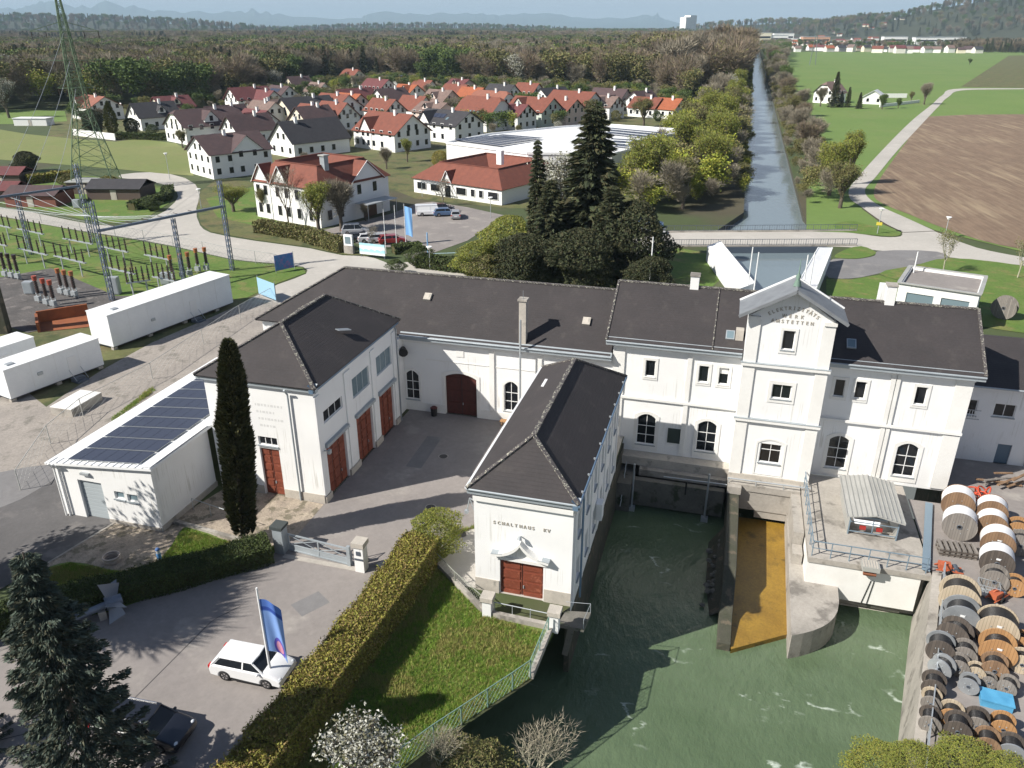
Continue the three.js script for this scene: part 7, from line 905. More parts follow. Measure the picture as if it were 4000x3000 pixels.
// kinds: broad leaf crown around branch tips, bare twigs, spruce whorls, column, round bush
function makeTree(kind, seed, n, col, o = {}) { // about 10 m tall prototype at the origin
  reseed(seed); const L = new Leaves(); let trunk; const cols = COL[col];
  if (kind === 'broad' || kind === 'bare') { const sk = skeleton(10, { lv: o.lv ?? 3, sp: o.sp, n0: o.n0, tk: o.tk, tr: o.tr }); trunk = sk.g; let top = 0; sk.tips.forEach((t) => { top = Math.max(top, t.y); }); const s = 10 / top; trunk.scale(s, s, s); sk.tips.forEach((t) => t.multiplyScalar(s)); for (let i = 0; i < n; i++) { const t = pick(sk.tips), R = (o.R || 0.9) * Math.pow(rnd(), 0.45), d = V(rnd() - 0.5, (rnd() - 0.5) * 0.9, rnd() - 0.5).normalize(); const q = t.clone().addScaledVector(d, R); if (q.y < 10 * (o.low || 0.2)) continue; if (kind === 'bare') L.tri(q, o.s || 0.8, pick(cols), t.clone().sub(V(0, 4, 0)).normalize().addScaledVector(d, 0.9), 0.1); else L.tri(q, (o.s || 0.34) * (0.6 + 0.8 * rnd()), pick(cols), null, 0.8); } }
  else if (kind === 'spruce') { const g = new G().rod(V(0, 0, 0), V(0, 9.8, 0), 0.2, 0.03, 7, false); trunk = g.build(); const per = n / 26; for (let w = 0; w < 26; w++) { const y = 0.7 + 9.2 * Math.pow(w / 26, 0.95), R = (o.rad || 2.1) * Math.pow(1 - y / 10.3, 0.8) * (0.85 + 0.3 * rnd()), nb = 9; for (let b = 0; b < nb; b++) { const az = (b + rnd()) / nb * 6.283, Rb = R * (0.7 + 0.45 * rnd()), k = Math.round(per / nb); for (let i = 0; i < k; i++) { const t = 0.15 + 0.85 * Math.sqrt(rnd()), sd = (rnd() - 0.5) * 0.55 * (1 - 0.4 * t), rad = Rb * t; const q = V(Math.cos(az) * rad - Math.sin(az) * sd, y - 0.32 * rad * (o.droop ?? 1) + 0.15 * t * t * rad + (rnd() - 0.5) * 0.16, Math.sin(az) * rad + Math.cos(az) * sd); L.tri(q, (o.s || 0.4) * (0.6 + 0.7 * rnd()), pick(cols), V(Math.cos(az) + (rnd() - 0.5), -0.25 + (rnd() - 0.5) * 0.5, Math.sin(az) + (rnd() - 0.5)), 0.42); } } } }
  else { trunk = new G().rod(V(0, 0, 0), V(0, kind === 'column' ? 9 : 5, 0), 0.16, 0.03, 6, false).build(); const rx = o.rx || 1; const nz = vnoise(16, seed); for (let i = 0; i < n; i++) { const t = Math.pow(rnd(), 0.85), az = rnd() * 6.283; let y, R; if (kind === 'column') { y = (o.y0 ?? 1.0) + (10 - (o.y0 ?? 1.0)) * t; const f = (y - (o.y0 ?? 1)) / (10 - (o.y0 ?? 1)); R = rx * Math.pow(Math.sin(Math.PI * Math.min(1, 0.16 + 0.84 * f)), o.pw || 0.5); } else { const v = rnd() * 2 - 1; y = 5 + 5 * v * 0.98; R = rx * 5 * Math.sqrt(Math.max(0, 1 - v * v)); } if (kind === 'column') R *= (0.75 + 0.4 * nz(az * 2.5, y * 1.3)) * (0.6 + 0.4 * Math.sqrt(rnd())); else R *= (0.45 + 0.75 * nz(az * 1.27, y * 0.5) * (0.7 + 0.6 * nz(az * 3.8, y * 1.1 + 7))) * (0.62 + 0.38 * Math.sqrt(rnd())); L.tri(V(Math.cos(az) * R, y, Math.sin(az) * R), (o.s || 0.4) * (0.6 + 0.8 * rnd()), pick(cols), kind === 'column' ? V(Math.cos(az) + rnd() - 0.5, o.up ?? 0.8, Math.sin(az) + rnd() - 0.5) : null, 0.6); } }
  return { trunk, crown: L.build() };
}
const T = { lime: makeTree('broad', 1, 13000, 'lime', { s: 0.2, R: 0.95, sp: 0.75, tk: 0.2, n0: 8, low: 0.06, lv: 4 }), lime2: makeTree('broad', 2, 11000, 'lime', { s: 0.2, R: 0.8, sp: 0.5, tk: 0.2, n0: 8, low: 0.06, lv: 4 }), olive: makeTree('broad', 3, 9000, 'olive', { s: 0.2, R: 0.85, sp: 0.62, tk: 0.2, n0: 8, low: 0.05, lv: 4 }), green: makeTree('broad', 4, 10000, 'green', { s: 0.28, R: 1.3, sp: 0.65, tk: 0.2, n0: 8, low: 0.05 }), bare: makeTree('bare', 5, 9000, 'bare', { s: 0.8, R: 1.25, sp: 0.6, lv: 4, tk: 0.24, n0: 6, low: 0.1 }), bare2: makeTree('bare', 6, 9000, 'barePale', { s: 0.75, R: 1.2, sp: 0.6, lv: 4, tk: 0.2, n0: 6, low: 0.08 }), thin: makeTree('bare', 7, 900, 'barePale', { s: 0.6, R: 0.7, sp: 0.55, lv: 4, tr: 0.014 }), young: makeTree('broad', 8, 800, 'olive', { s: 0.22, R: 0.9, sp: 0.6, lv: 4, tr: 0.016, low: 0.35 }), spruce: makeTree('spruce', 9, 16000, 'spruce', { s: 0.42, rad: 2.3 }), pine: makeTree('spruce', 10, 9000, 'spruce', { s: 0.4, rad: 1.9 }), blue: makeTree('spruce', 11, 52000, 'blue', { s: 0.17, rad: 2.9, droop: 0.7 }), cypress: makeTree('column', 12, 15000, 'cypress', { rx: 0.88, s: 0.26, y0: 0.7, pw: 0.45 }), thuja: makeTree('column', 13, 4500, 'thuja', { rx: 1.9, s: 0.4, y0: 0.1, pw: 0.75 }), yew: makeTree('bush', 14, 16000, 'yew', { rx: 1.0, s: 0.34 }), blossom: makeTree('broad', 15, 5200, 'blossom', { s: 0.2, R: 0.8, sp: 0.6, tk: 0.22, n0: 8, lv: 4, low: 0.05 }), bush: makeTree('bush', 16, 9000, 'hedge', { rx: 1.2, s: 0.4 }), dbush: makeTree('bush', 17, 9000, 'hedgeDark', { rx: 1.25, s: 0.4 }), willow: makeTree('bush', 18, 15000, 'lime', { rx: 1.15, s: 0.3 }), obush: makeTree('bush', 19, 9000, 'olive', { rx: 1.2, s: 0.38 }) };
function plant(kind, x, z, h, label, o = {}) { const t = T[kind], r = thing(o.name || (['bush', 'dbush', 'willow', 'obush', 'yew'].includes(kind) ? 'shrub' : 'tree'), label, o.cat || (['bush', 'dbush', 'willow', 'obush', 'yew'].includes(kind) ? 'shrub' : 'tree'), [x, o.y || 0, z], o.turn ?? (Math.abs(x * 3.1 + z * 1.7) % 6.28), o.group); const s = h / 10, w = s * (o.w || 1); r.scale.set(w, s, w); mesh('trunk', t.trunk, o.pale ? M.barkPale : M.bark, r); mesh('crown', t.crown, o.soft || kind.startsWith('lime') || kind === 'willow' ? softLeaf : leafMat, r); return r; }
// foreground
{
  plant('cypress', -29.7, -37.8, 14.9, 'slender dark columnar cypress in front of the left wing', { name: 'cypress_tree', w: 0.82, turn: 0 }).rotation.z = -0.09;
  const sp = [-24.33,-18.41,14.28]; plant('blue', sp[0], sp[1], sp[2], 'big blue spruce in the lower left corner', { name: 'spruce_tree', w: 0.84 });
  const sp2 = [-32.25,-18.87,10.19]; plant('blue', sp2[0] - 0.5, sp2[1], 7, 'second blue spruce at the left frame edge', { name: 'spruce_tree', w: 1.1 });
  const bl = [-12.87,-22.0,6.25]; plant('blossom', bl[0], bl[1], 4.5, 'white blossoming shrub at the bottom edge below the lawn', { w: 1.35, name: 'blossom_tree' });
  const b1 = [[-5.81,-24.98,4.24],[-10.26,-23.99,2.71],[-8.51,-24.22,2.7],[-3.86,-24.05,3.7]]; plant('thin', b1[0][0], b1[0][1], 4.6, 'bare twiggy shrub beside the tailwater at the bottom edge', { name: 'shrub', cat: 'shrub', w: 1.2, pale: 1, y: -1 }); plant('thin', b1[1][0], b1[1][1], 3.2, 'small bare shrub right of the white blossom', { name: 'shrub', cat: 'shrub', w: 1.2, pale: 1 }); plant('obush', b1[2][0], b1[2][1], 2.6, 'dark olive shrub between the bare shrubs at the bottom edge', { w: 1.3, y: -0.6 });
  const yb = [[11.31,-31.47],[13.47,-31.94],[10.22,-31.98],[15.23,-31.63]]; yb.forEach(([x, z], i) => plant('willow', x, z, [1.7, 2.0, 2.2, 1.8][i], ['yellow green shrub at the bottom of the bank wall, upper one', 'yellow green shrub at the bottom right beside the drums', 'yellow green shrub hanging over the bank wall foot', 'yellow green shrub nearest the right bottom corner'][i], { w: 1.5, y: i === 2 ? -3 : -1.4, group: 'yellow green bottom shrubs' }));
  // trees outside the frame that shade the access road
  plant('bare2', -41.5, -22.5, 15, 'tall budding tree left of the frame shading the access road', { w: 1.0, group: 'trees left of the frame' }); plant('olive', -47.5, -26, 13, 'budding tree left of the frame shading the dark hedge', { w: 1.1, group: 'trees left of the frame' });
}
// hedges: soft boxes of leaves
function hedge(label, pts, w, h, col, n, y = 0, s = 0.2) { reseed(Math.round(pts[0][0] * 11 + 500)); const L = new Leaves(), core = new G(), c = COL[col]; for (let i = 0; i < pts.length - 1; i++) { const a = V(pts[i][0], y, pts[i][1]), b = V(pts[i + 1][0], y, pts[i + 1][1]), d = b.clone().sub(a).normalize(), sd = V(-d.z, 0, d.x), len = a.distanceTo(b); core.bar(a.clone().setY(y + h * 0.45), b.clone().setY(y + h * 0.45), w * 0.72, h * 0.82); const k = Math.round(n * len / 10); for (let j = 0; j < k; j++) { const t = rnd(), u = rnd() * 2 - 1, f = rnd(); let p; const wob = 0.93 + 0.05 * Math.sin(t * len * 1.3 + i) + 0.16 * rnd() * rnd(); if (f < 0.5) p = a.clone().addScaledVector(d, t * len).addScaledVector(sd, u * w / 2).setY(y + h * wob * (1 - 0.12 * u * u)); else p = a.clone().addScaledVector(d, t * len).addScaledVector(sd, Math.sign(u) * w / 2 * wob).setY(y + h * wob * rnd()); L.tri(p, s * (0.6 + 0.9 * rnd()), pick(c), null, 0.6); } } const r = thing('hedge', label, 'hedge'); mesh('twig_core', core.build(), flatHedge, r); mesh('foliage', L.build(), leafMat, r); return r; }
const flatHedge = patchy(851, 128, 2, [[0.09, 0.08, 0.03], [0.065, 0.06, 0.022]], { grain: 0.6 });
hedge('long clipped hedge between access road and lawn', [[-17.0, -39.2], [-17.1, -35], [-17.4, -30.5], [-17.7, -26], [-18.1, -22], [-18.5, -17]], 2.2, 2.3, 'hedge', 42000, 0, 0.105);
hedge('dark hedge from the gate pier along the access road', [[-27.0, -36.9], [-31.2, -32.9], [-36.5, -28.2], [-41, -24]], 2.0, 1.4, 'hedgeDark', 26000, 0, 0.11);
plant('willow', -16.6, -40.0, 3.3, 'bright yellow green bush at the upper end of the long hedge', { w: 1.1 });
{ const P = [[-43.7,-104.71],[-38.59,-103.63],[-42.35,-101.35],[-45.16,-100.07]]; hedge('clipped hedge along the road behind the hall roof', [P[0], [P[1][0] + 4, P[1][1]]], 2.4, 1.8, 'hedgeDark', 4000, 0, 0.3); plant('dbush', P[0][0], P[0][1], 3.2, 'round green bush left end of the clipped roadside hedge', { w: 1.1 }); plant('dbush', P[3][0], P[3][1], 2.2, 'small round bush on the road corner', { w: 1.1 });
  const Q = [[-50.15,-110.21],[-46.96,-113.44],[-78.39,-117.5],[-68.97,-115.05],[-57.82,-108.92],[-64.49,-114.68]]; hedge('low dark hedge beside the flag poles', [Q[0], Q[1]], 1.8, 1.3, 'hedgeDark', 4500, 0, 0.3); hedge('reddish brown hedge in front of the atrium office', [Q[2], Q[3], Q[4]], 2.6, 2.0, 'olive', 5000, 0, 0.3);
  const R = [[-111.36,-125.87],[-111.67,-136.46],[-116.74,-143.81],[-153.4,-143.16],[-147.72,-152.83]]; hedge('dark hedge on the grass wedge by the road bend', [R[0], R[1], R[2]], 2, 1.6, 'hedgeDark', 2500, 0, 0.4); hedge('trimmed green hedge behind the left sheds', [R[3], R[4]], 2, 2, 'hedge', 2500, 0, 0.4); const mh = [[-190.26,-215.23],[-170.41,-217.3]]; hedge('long dark green hedge along the village edge of the meadow', mh, 2.2, 2.0, 'hedgeDark', 1800, 0, 0.45); }
// conifer group and intake garden
plant('spruce', -19.2, -109, 23.3, 'tallest dark spruce behind the hall roof', { name: 'spruce_tree', w: 1.3 }); plant('spruce', -15.6, -104.5, 13.5, 'broad dark spruce right of the tallest one', { name: 'spruce_tree', w: 1.35 }); plant('pine', -27.8, -112.5, 18, 'thin bare-topped conifer left of the tallest spruce', { name: 'pine_tree', w: 0.7 }); plant('spruce', -24.4, -106.5, 13.5, 'broad lower conifer left of the tallest spruce', { name: 'spruce_tree', w: 1.35 });
plant('yew', -12.5, -106, 11, 'large dark yew right of the tallest spruce', { w: 1.05 }); plant('yew', -18.5, -99, 8.5, 'dark yew in front of the spruces', { w: 1.2 }); plant('yew', -26, -98.5, 7.5, 'dark round yew at the left of the conifer group', { w: 1.2 }); plant('willow', -30.5, -106, 8, 'tall loose yellow green shrub left of the spruces', { w: 1.1 }); plant('yew', -9.0, -97, 6, 'low dark yew beside the intake grass', { w: 1.1 });
plant('willow', -33, -101, 5.5, 'yellow green weeping shrub left of the conifers', { w: 1.3 }); plant('obush', -31.5, -98.5, 4.2, 'brownish olive shrub in front of the weeping one', { w: 1.2 });
plant('blossom', -28.5, -132, 13, 'pale blossoming tree behind the conifers', { w: 1.2, name: 'blossom_tree' });
// trees round the atrium office and car park
{ const P = [[-75.18,-122.0,9.59],[-67.08,-117.92,8.71],[-64.68,-121.36,8.63],[-54.23,-111.39,3.69],[-55.23,-146.14,5.38],[-64.08,-129.67,3.17],[-83.18,-127.49,5.53],[-91.77,-130.08,5.01]], K = ['thin', 'lime2', 'bare2', 'thin', 'thin', 'bare2', 'olive', 'lime'], lb = ['bare tree at the left front of the atrium office', 'freshly green tree at the front corner of the atrium office', 'bare tree at the right front of the atrium office', 'small bare tree beside the parked cars', 'bare young tree in front of the low red-roofed building', 'brown bare tree at the office entrance', 'small olive tree in the office garden', 'yellow green shrub tree by the road bend'];
  P.forEach(([x, z, h], i) => plant(K[i], x, z, Math.max(3, h), lb[i], { group: 'trees round the office', w: i === 7 ? 1.6 : 1 })); }
// village garden trees
{ const P = [[-117.52,-208.85,7.97],[-141.74,-300.05,8.12],[-198.43,-222.75,10.53],[-206.09,-223.15,7.92],[-194.0,-226.55,5.21],[-157.02,-202.69,5.15],[-120.28,-203.3,3.75],[-110.08,-215.89,5.18],[-83.65,-196.17,5.83],[-84.33,-184.41,5.02],[-237.19,-388.76,11.97],[-261.01,-351.59,10.6],[-110.24,-206.12,3.75],[-72.81,-191.37,3.97],[-33.81,-292.3,9.72],[-46.32,-309.24,3.97],[-55.1,-318.92,5.12],[-31.21,-313.49,3.64],[-105.58,-182.16,3.4],[-68.02,-249.59,4.21],[-276.1,-256.8,14.24],[-164.6,-378.69,5.33],[-177.34,-272.41,3.63],[-186.0,-226.24,3.45],[-56.01,-252.97,5.32],[-161.19,-394.38,9.87],[-86.64,-297.91,3.64]];
  const K = ['thuja', 'lime2', 'thuja', 'yew', 'yew', 'olive', 'olive', 'bare2', 'lime2', 'bare2', 'blossom', 'blossom', 'green', 'bush', 'olive', 'obush', 'obush', 'dbush', 'bare2', 'olive', 'blossom', 'olive', 'dbush', 'dbush', 'blossom', 'lime', 'olive'];
  const lb = ['tall golden thuja in front of the black-roofed white house', 'bright green tree beside the dark brown roof, village middle', 'golden green thuja right of the salmon house', 'black round conifer in front of the salmon house', 'dark conifer beside the white cottage gable', 'olive tree in front of the half-hipped brown house', 'small olive tree behind the atrium office', 'brown bare garden tree below the broad red roof', 'fresh green tree left of the red house with round gable', 'bare tree beside the atrium office right gable', 'white blossoming tree at the wood edge behind the village', 'pale blossoming tree at the wood edge above the half-hipped house', 'blue green small tree behind the golden thuja', 'round bush near the parked vans by the low office', 'pale olive tree before the small orange-roofed house', 'olive bush right of the plum roof', 'olive bush behind the hall near the plum roof', 'dark bush left of the small red house', 'bare tree directly behind the atrium office roof', 'olive tree beside the big half-hipped house', 'pale blossoming tree at the left frame edge', 'olive garden tree in front of the orange roof', 'dark bush between the brown roofs on the left', 'dark bush below the white cottage', 'white blossoming tree left of the tall spruce', 'light green tree at the wood edge behind the orange roof', 'olive tree behind the salmon roof'];
  P.forEach(([x, z, h], i) => plant(K[i], x, z, Math.max(3, h), lb[i], { group: 'village garden trees' })); }
// canal trees
const ORD = ['first', 'second', 'third', 'fourth', 'fifth', 'sixth', 'seventh', 'eighth', 'ninth', 'tenth', 'eleventh', 'twelfth', 'thirteenth', 'fourteenth', 'fifteenth', 'sixteenth', 'seventeenth', 'eighteenth', 'nineteenth', 'twentieth'];
{
  reseed(41); const left = [['lime', -17, -160, 13, 1.15], ['olive', -9.5, -156, 9.5, 0.9], ['lime', -5.5, -176, 12.5, 0.9], ['lime2', -12, -190, 14.5, 1], ['lime', -4.5, -207, 14, 0.9], ['olive', -11, -222, 13, 0.9], ['lime2', -4.5, -238, 15, 0.9], ['lime', -9, -262, 15, 0.9], ['olive', -4, -285, 14, 0.9], ['bare2', -12, -300, 14, 1], ['lime2', -4, -318, 15, 0.9], ['bare2', -10, -345, 15, 1], ['blossom', -7, -372, 14, 0.9], ['lime2', -3.5, -395, 15, 0.9], ['green', -6, -430, 15, 0.9], ['bare', -12, -470, 20, 1.1], ['bare', -5, -520, 25, 1.1], ['bare', -9, -560, 30, 1.1], ['bare', -14, -600, 32, 1.2], ['bare', -5, -640, 30, 1]];
  left.forEach(([k, x, z, h, w], i) => plant(k, x, z, h, `${ORD[i]} tree from the bridge along the left canal bank`, { group: 'trees on the left canal bank', w }));
  const right = [['olive', 20, -165, 8.5, 1.1], ['lime', 19, -178, 11, 0.95], ['lime2', 24, -192, 11.5, 0.8], ['bare2', 16.5, -205, 8, 1], ['bare', 17, -228, 9, 1], ['bare2', 20, -245, 9, 1.1], ['bare2', 17, -268, 9.5, 1.1], ['bare', 19, -292, 9, 1], ['olive', 17, -318, 10, 1], ['bare2', 21, -345, 10, 1.2], ['olive', 17, -372, 10, 1], ['bare', 18, -405, 11, 1], ['bare2', 17, -440, 12, 1.1], ['green', 19, -480, 13, 1], ['bare2', 18, -525, 14, 1.1], ['olive', 18, -575, 14, 1], ['bare2', 20, -640, 15, 1.1], ['green', 20, -710, 15, 1], ['bare', 18, -790, 16, 1.1]];
  right.forEach(([k, x, z, h, w], i) => plant(k, x, z, h, `${ORD[i]} tree from the bridge along the right canal bank`, { group: 'trees on the right canal bank', w }));
  const farm = [[37.65,-391.89,15.21],[43.57,-393.56,8.79],[47.73,-387.91,6.96],[57.13,-388.33,5.81],[32.45,-395.11,7.74],[78.96,-417.89,9.1],[75.84,-432.47,4.53],[64.57,-394.89,3.04],[40.61,-392.72,7.09],[202.0,-897.46,5.3]], fk = ['spruce', 'pine', 'spruce', 'green', 'bare2', 'bare2', 'olive', 'green', 'spruce', 'green'], fl = ['tall dark spruce in front of the pale farmhouse', 'dark round tree right of the farmhouse spruce', 'dark tree between farmhouse and white barn', 'dark bush right of the white barn', 'bare tree left of the pale farmhouse', 'grey flowering tree beside the farm lane', 'olive bush on the barn garden wall', 'dark green bush below the barn wall', 'dark bush at the farmhouse corner', 'lone bush in the far meadow'];
  farm.forEach(([x, z, h], i) => plant(fk[i], x, z, Math.max(4, h), fl[i], { group: 'trees round the farm', w: i === 0 ? 0.8 : 1 }));
  const yg = [[29.99,-121.68,6.12],[39.6,-122.0,5.83]]; yg.forEach(([x, z, h], i) => plant('young', x, z, h, ['young pale-trunked tree behind the pump house', 'young pale-trunked tree at the right frame edge'][i], { pale: 1, group: 'young trees on the verge' }));
  const sub = [[-141.36,-142.45],[-130.57,-142.66],[-107.51,-126.96],[-166.54,-156.28]]; ['obush', 'bush', 'dbush', 'yew'].forEach((k, i) => plant(k, sub[i][0], sub[i][1], [3, 3, 2.4, 5][i], ['olive shrub beneath the pylon left leg', 'shrub at the pylon foot by the road', 'dark clipped shrub on the wedge lawn', 'dark conifer shrub behind the left sheds'][i], { w: 1.3 }));
}
let rightHill;
// ---------- woods: masses of small trees ----------
{
  const mk = (kind, seed, n, col, o) => { const t = makeTree(kind, seed, n, col, o); const c = t.crown; return c; };
  const protos = [mk('bare', 61, 2600, 'bare', { s: 1.0, R: 1.5, lv: 3, tk: 0.22, n0: 6, low: 0.06 }), mk('bare', 62, 2600, 'barePale', { s: 1.0, R: 1.5, lv: 3, tk: 0.22, n0: 6, low: 0.06 }), mk('broad', 63, 1500, 'olive', { s: 0.42, R: 1.5, lv: 3, tk: 0.22, n0: 6, low: 0.05 }), mk('broad', 64, 1500, 'green', { s: 0.45, R: 1.5, lv: 3, tk: 0.22, n0: 6, low: 0.05 }), mk('spruce', 65, 1800, 'spruce', { s: 0.6, rad: 2.2 }), mk('broad', 66, 1500, 'lime', { s: 0.4, R: 1.4, lv: 3, tk: 0.22, n0: 6, low: 0.05 }), mk('broad', 67, 1500, 'blossom', { s: 0.35, R: 1.3, lv: 3 })];
  const inPoly = (x, z, P) => { let c = false; for (let i = 0, j = P.length - 1; i < P.length; j = i++) if ((P[i][1] > z) !== (P[j][1] > z) && x < (P[j][0] - P[i][0]) * (z - P[i][1]) / (P[j][1] - P[i][1]) + P[i][0]) c = !c; return c; };
  const lists = protos.map(() => []); const n1 = vnoise(64, 71), n2 = vnoise(64, 72);
  const fill = (P, sp, hf, spec, yf) => { const xs = P.map((p) => p[0]), zs = P.map((p) => p[1]); for (let x = Math.min(...xs); x < Math.max(...xs); x += sp) for (let z = Math.min(...zs); z < Math.max(...zs); z += sp) { const px = x + (rnd() - 0.5) * sp, pz = z + (rnd() - 0.5) * sp; if (!inPoly(px, pz, P)) continue; const k = spec(px, pz); if (k < 0) continue; lists[k].push([px, yf ? yf(px, pz) : 0, pz, hf() * (k === 4 ? 1.15 : 1), rnd() * 6.28]); } };
  reseed(99);
  const mixA = (x, z) => { const a = n1(x / 60 + 20, z / 60 + 40), b = rnd(), far = Math.hypot(x, z); if (b < 0.012) return 6; if (a > 0.62) return b < 0.6 ? 3 : 2; if (a < 0.33 && far > 500) return b < 0.75 ? 4 : 0; if (b < 0.42) return 0; if (b < 0.64) return 1; if (b < 0.93) return 2; return b < 0.96 ? 4 : 5; };
  const F1 = [[-311.72,-234.64],[-303.29,-278.38],[-281.37,-293.18],[-250.49,-293.22],[-238.68,-314.22],[-236.94,-339.27],[-234.98,-367.63],[-248.83,-428.14],[-240.78,-495.98],[-199.27,-488.57],[-163.15,-472.37],[-123.29,-452.06],[-88.09,-447.55],[-48.67,-432.18],[-25.51,-374.14],[-16.86,-401.13],[-12.84,-550.35],[-6.37,-838.89],[-0.3,-1168.67],[-96.78,-1523.55],[-355.55,-1567.13],[-690.59,-1472.96],[-954.44,-1282.48],[-1159.09,-1092.78],[-1233.13,-960.37]];
  const hc = Object.values(HR), clear = (x, z, r) => hc.some((q) => Math.hypot(q[0] - x, q[1] - z) < r); fill(F1, 8.5, () => rr(12, 20), (x, z) => clear(x, z, 15) ? -1 : mixA(x, z));
  const F2 = [[-1317.48,-990.2],[-1184.16,-1116.64],[-977.05,-1313.07],[-708.22,-1510.71],[-364.67,-1607.28],[-115.12,-1555.34],[-144.77,-2256.06],[-616.86,-2716.49],[-1195.45,-2553.85],[-1633.97,-2201.73],[-2084.7,-1973.61],[-2379.0,-1796.88]]; fill(F2, 20, () => rr(17, 25), (x, z) => { const a = n2(x / 150 + 10, z / 150 + 30), b = rnd(); return a > 0.48 ? (b < 0.75 ? 4 : 0) : b < 0.5 ? 0 : b < 0.8 ? 2 : 1; });
  const F3 = [[-2566.73,-1939.54],[-2256.0,-2136.62],[-1702.35,-2541.13],[-991.26,-2882.91],[-358.56,-3060.76],[-96.13,-2862.86],[-170.87,-5011.98],[-1441.28,-5064.62],[-3079.93,-4604.02],[-4113.08,-3903.87],[-4532.32,-3433.25]]; fill(F3, 34, () => rr(20, 30), (x, z) => { const a = n2(x / 300 + 3, z / 300 + 9), b = rnd(); return a > 0.72 ? -1 : b < 0.4 ? 4 : b < 0.7 ? 0 : 3; });
  const canalL = [[-40, -440], [-2, -420], [0, -1500], [-120, -1500], [-90, -700]]; fill(canalL, 11, () => rr(17, 27), (x, z) => rnd() < 0.6 ? 0 : rnd() < 0.5 ? 1 : 2); const canalR = [[15, -800], [30, -800], [60, -1500], [16, -1500]]; fill(canalR, 11, () => rr(9, 15), () => rnd() < 0.4 ? 3 : 1); const under = [[-24, -150], [-9, -148], [-0.5, -168], [0, -430], [-16, -430], [-20, -260]]; fill(under, 3.6, () => rr(4, 9), () => rnd() < 0.55 ? 5 : rnd() < 0.5 ? 2 : 1); const edge = [[-1.5, -168], [2.2, -168], [2.2, -900], [-1.5, -900]]; fill(edge, 3.2, () => rr(2, 4.5), () => rnd() < 0.5 ? 5 : 2); const edgeR = [[12.6, -162], [15.5, -162], [15.5, -900], [12.6, -900]]; fill(edgeR, 3.2, () => rr(1.6, 4), () => rnd() < 0.5 ? 1 : 2); const underR = [[14.2, -162], [22, -175], [23, -800], [14.2, -800]]; fill(underR, 4.5, () => rr(3, 6.5), () => rnd() < 0.6 ? 1 : 2);
  const F4 = [[10.54,-1214.47],[52.44,-1375.26],[327.33,-1373.75],[399.36,-1281.01],[566.53,-1199.29],[1027.59,-2193.6],[531.28,-1951.39],[68.02,-1821.17],[4.64,-1711.09]]; fill(F4, 24, () => rr(7, 13), (x, z) => rnd() < 0.35 ? -1 : rnd() < 0.4 ? 3 : rnd() < 0.5 ? 0 : 4);
  const dkR = [[275.67,-1359.23],[474.72,-1344.94],[566.53,-1199.29],[838.84,-1786.55],[364.79,-1769.61]]; fill(dkR, 13, () => rr(9, 16), () => rnd() < 0.6 ? 4 : 0);
  const vil = [[-219.07,-226.11],[-210.81,-250.12],[-189.1,-269.11],[-130.33,-200.47],[-112.75,-205.42],[-81.31,-196.82],[-74.11,-260.25],[-23.44,-346.78],[-28.76,-416.88],[-121.35,-475.87],[-217.52,-533.69],[-265.14,-435.45],[-253.71,-334.56],[-260.28,-270.48]]; fill(vil, 5.2, () => rr(2.5, 7.5), (x, z) => clear(x, z, 11.5) ? -1 : n1(x / 22 + 5, z / 22 + 7) < 0.42 ? -1 : rnd() < 0.35 ? 3 : rnd() < 0.5 ? 2 : rnd() < 0.6 ? 1 : 5);
  // wooded hills
  const bump = (x, z, cx, cz, rx, rz, h) => { const d = ((x - cx) / rx) ** 2 + ((z - cz) / rz) ** 2; return d >= 1 ? 0 : h * (1 - d) ** 1.3; };
  rightHill = (x, z) => bump(x, z, 1050, -3000, 650, 600, 112) + bump(x, z, 520, -3300, 520, 520, 70) + bump(x, z, 120, -3900, 650, 500, 55) + bump(x, z, 1900, -2900, 900, 800, 130) + 8 * n1(x / 160 + 30, z / 160 + 60);
  const hg = (x0, x1, z0, z1, n, f) => { const g = new THREE.PlaneGeometry(x1 - x0, z1 - z0, n, n).rotateX(-Math.PI / 2).translate((x0 + x1) / 2, 0, (z0 + z1) / 2), p = g.attributes.position; for (let i = 0; i < p.count; i++) p.setY(i, f(p.getX(i), p.getZ(i)) - 10); g.computeVertexNormals(); return g; };
  M.woodland = patchy(861, 512, 200, [[0.03, 0.038, 0.018], [0.045, 0.05, 0.024], [0.075, 0.095, 0.03]], { f: 8, th: 0.66, ks: 8, grain: 0.5 });
  struct('wooded_hill', hg(-300, 3900, -4400, -1600, 60, rightHill), M.woodland);
  fill([[-400, -3900], [-300, -3500], [300, -2850], [700, -2450], [1500, -2150], [2400, -2150], [2400, -3200], [1300, -3500], [400, -4200]], 30, () => rr(16, 26), (x, z) => { const y = rightHill(x, z); if (y < 14 || n2(x / 130 + 40, z / 130 + 44) > 0.7) return -1; const b = rnd(); return b < 0.4 ? 4 : b < 0.7 ? 0 : b < 0.9 ? 3 : 2; }, (x, z) => rightHill(x, z) - 10);
  const leftHill = (x, z) => bump(x, z, -2900, -3000, 1300, 900, 70) + bump(x, z, -1700, -4200, 1200, 700, 40) + 6 * n1(x / 160 + 10, z / 160 + 90);
  struct('wooded_hill', hg(-4300, -400, -5000, -2000, 50, leftHill), M.woodland);
  fill([[-4000, -2600], [-2600, -2200], [-1000, -3600], [-800, -4700], [-2600, -4400], [-4000, -3700]], 46, () => rr(18, 28), (x, z) => leftHill(x, z) < 13 ? -1 : rnd() < 0.5 ? 4 : rnd() < 0.5 ? 0 : 3, (x, z) => leftHill(x, z) - 10);
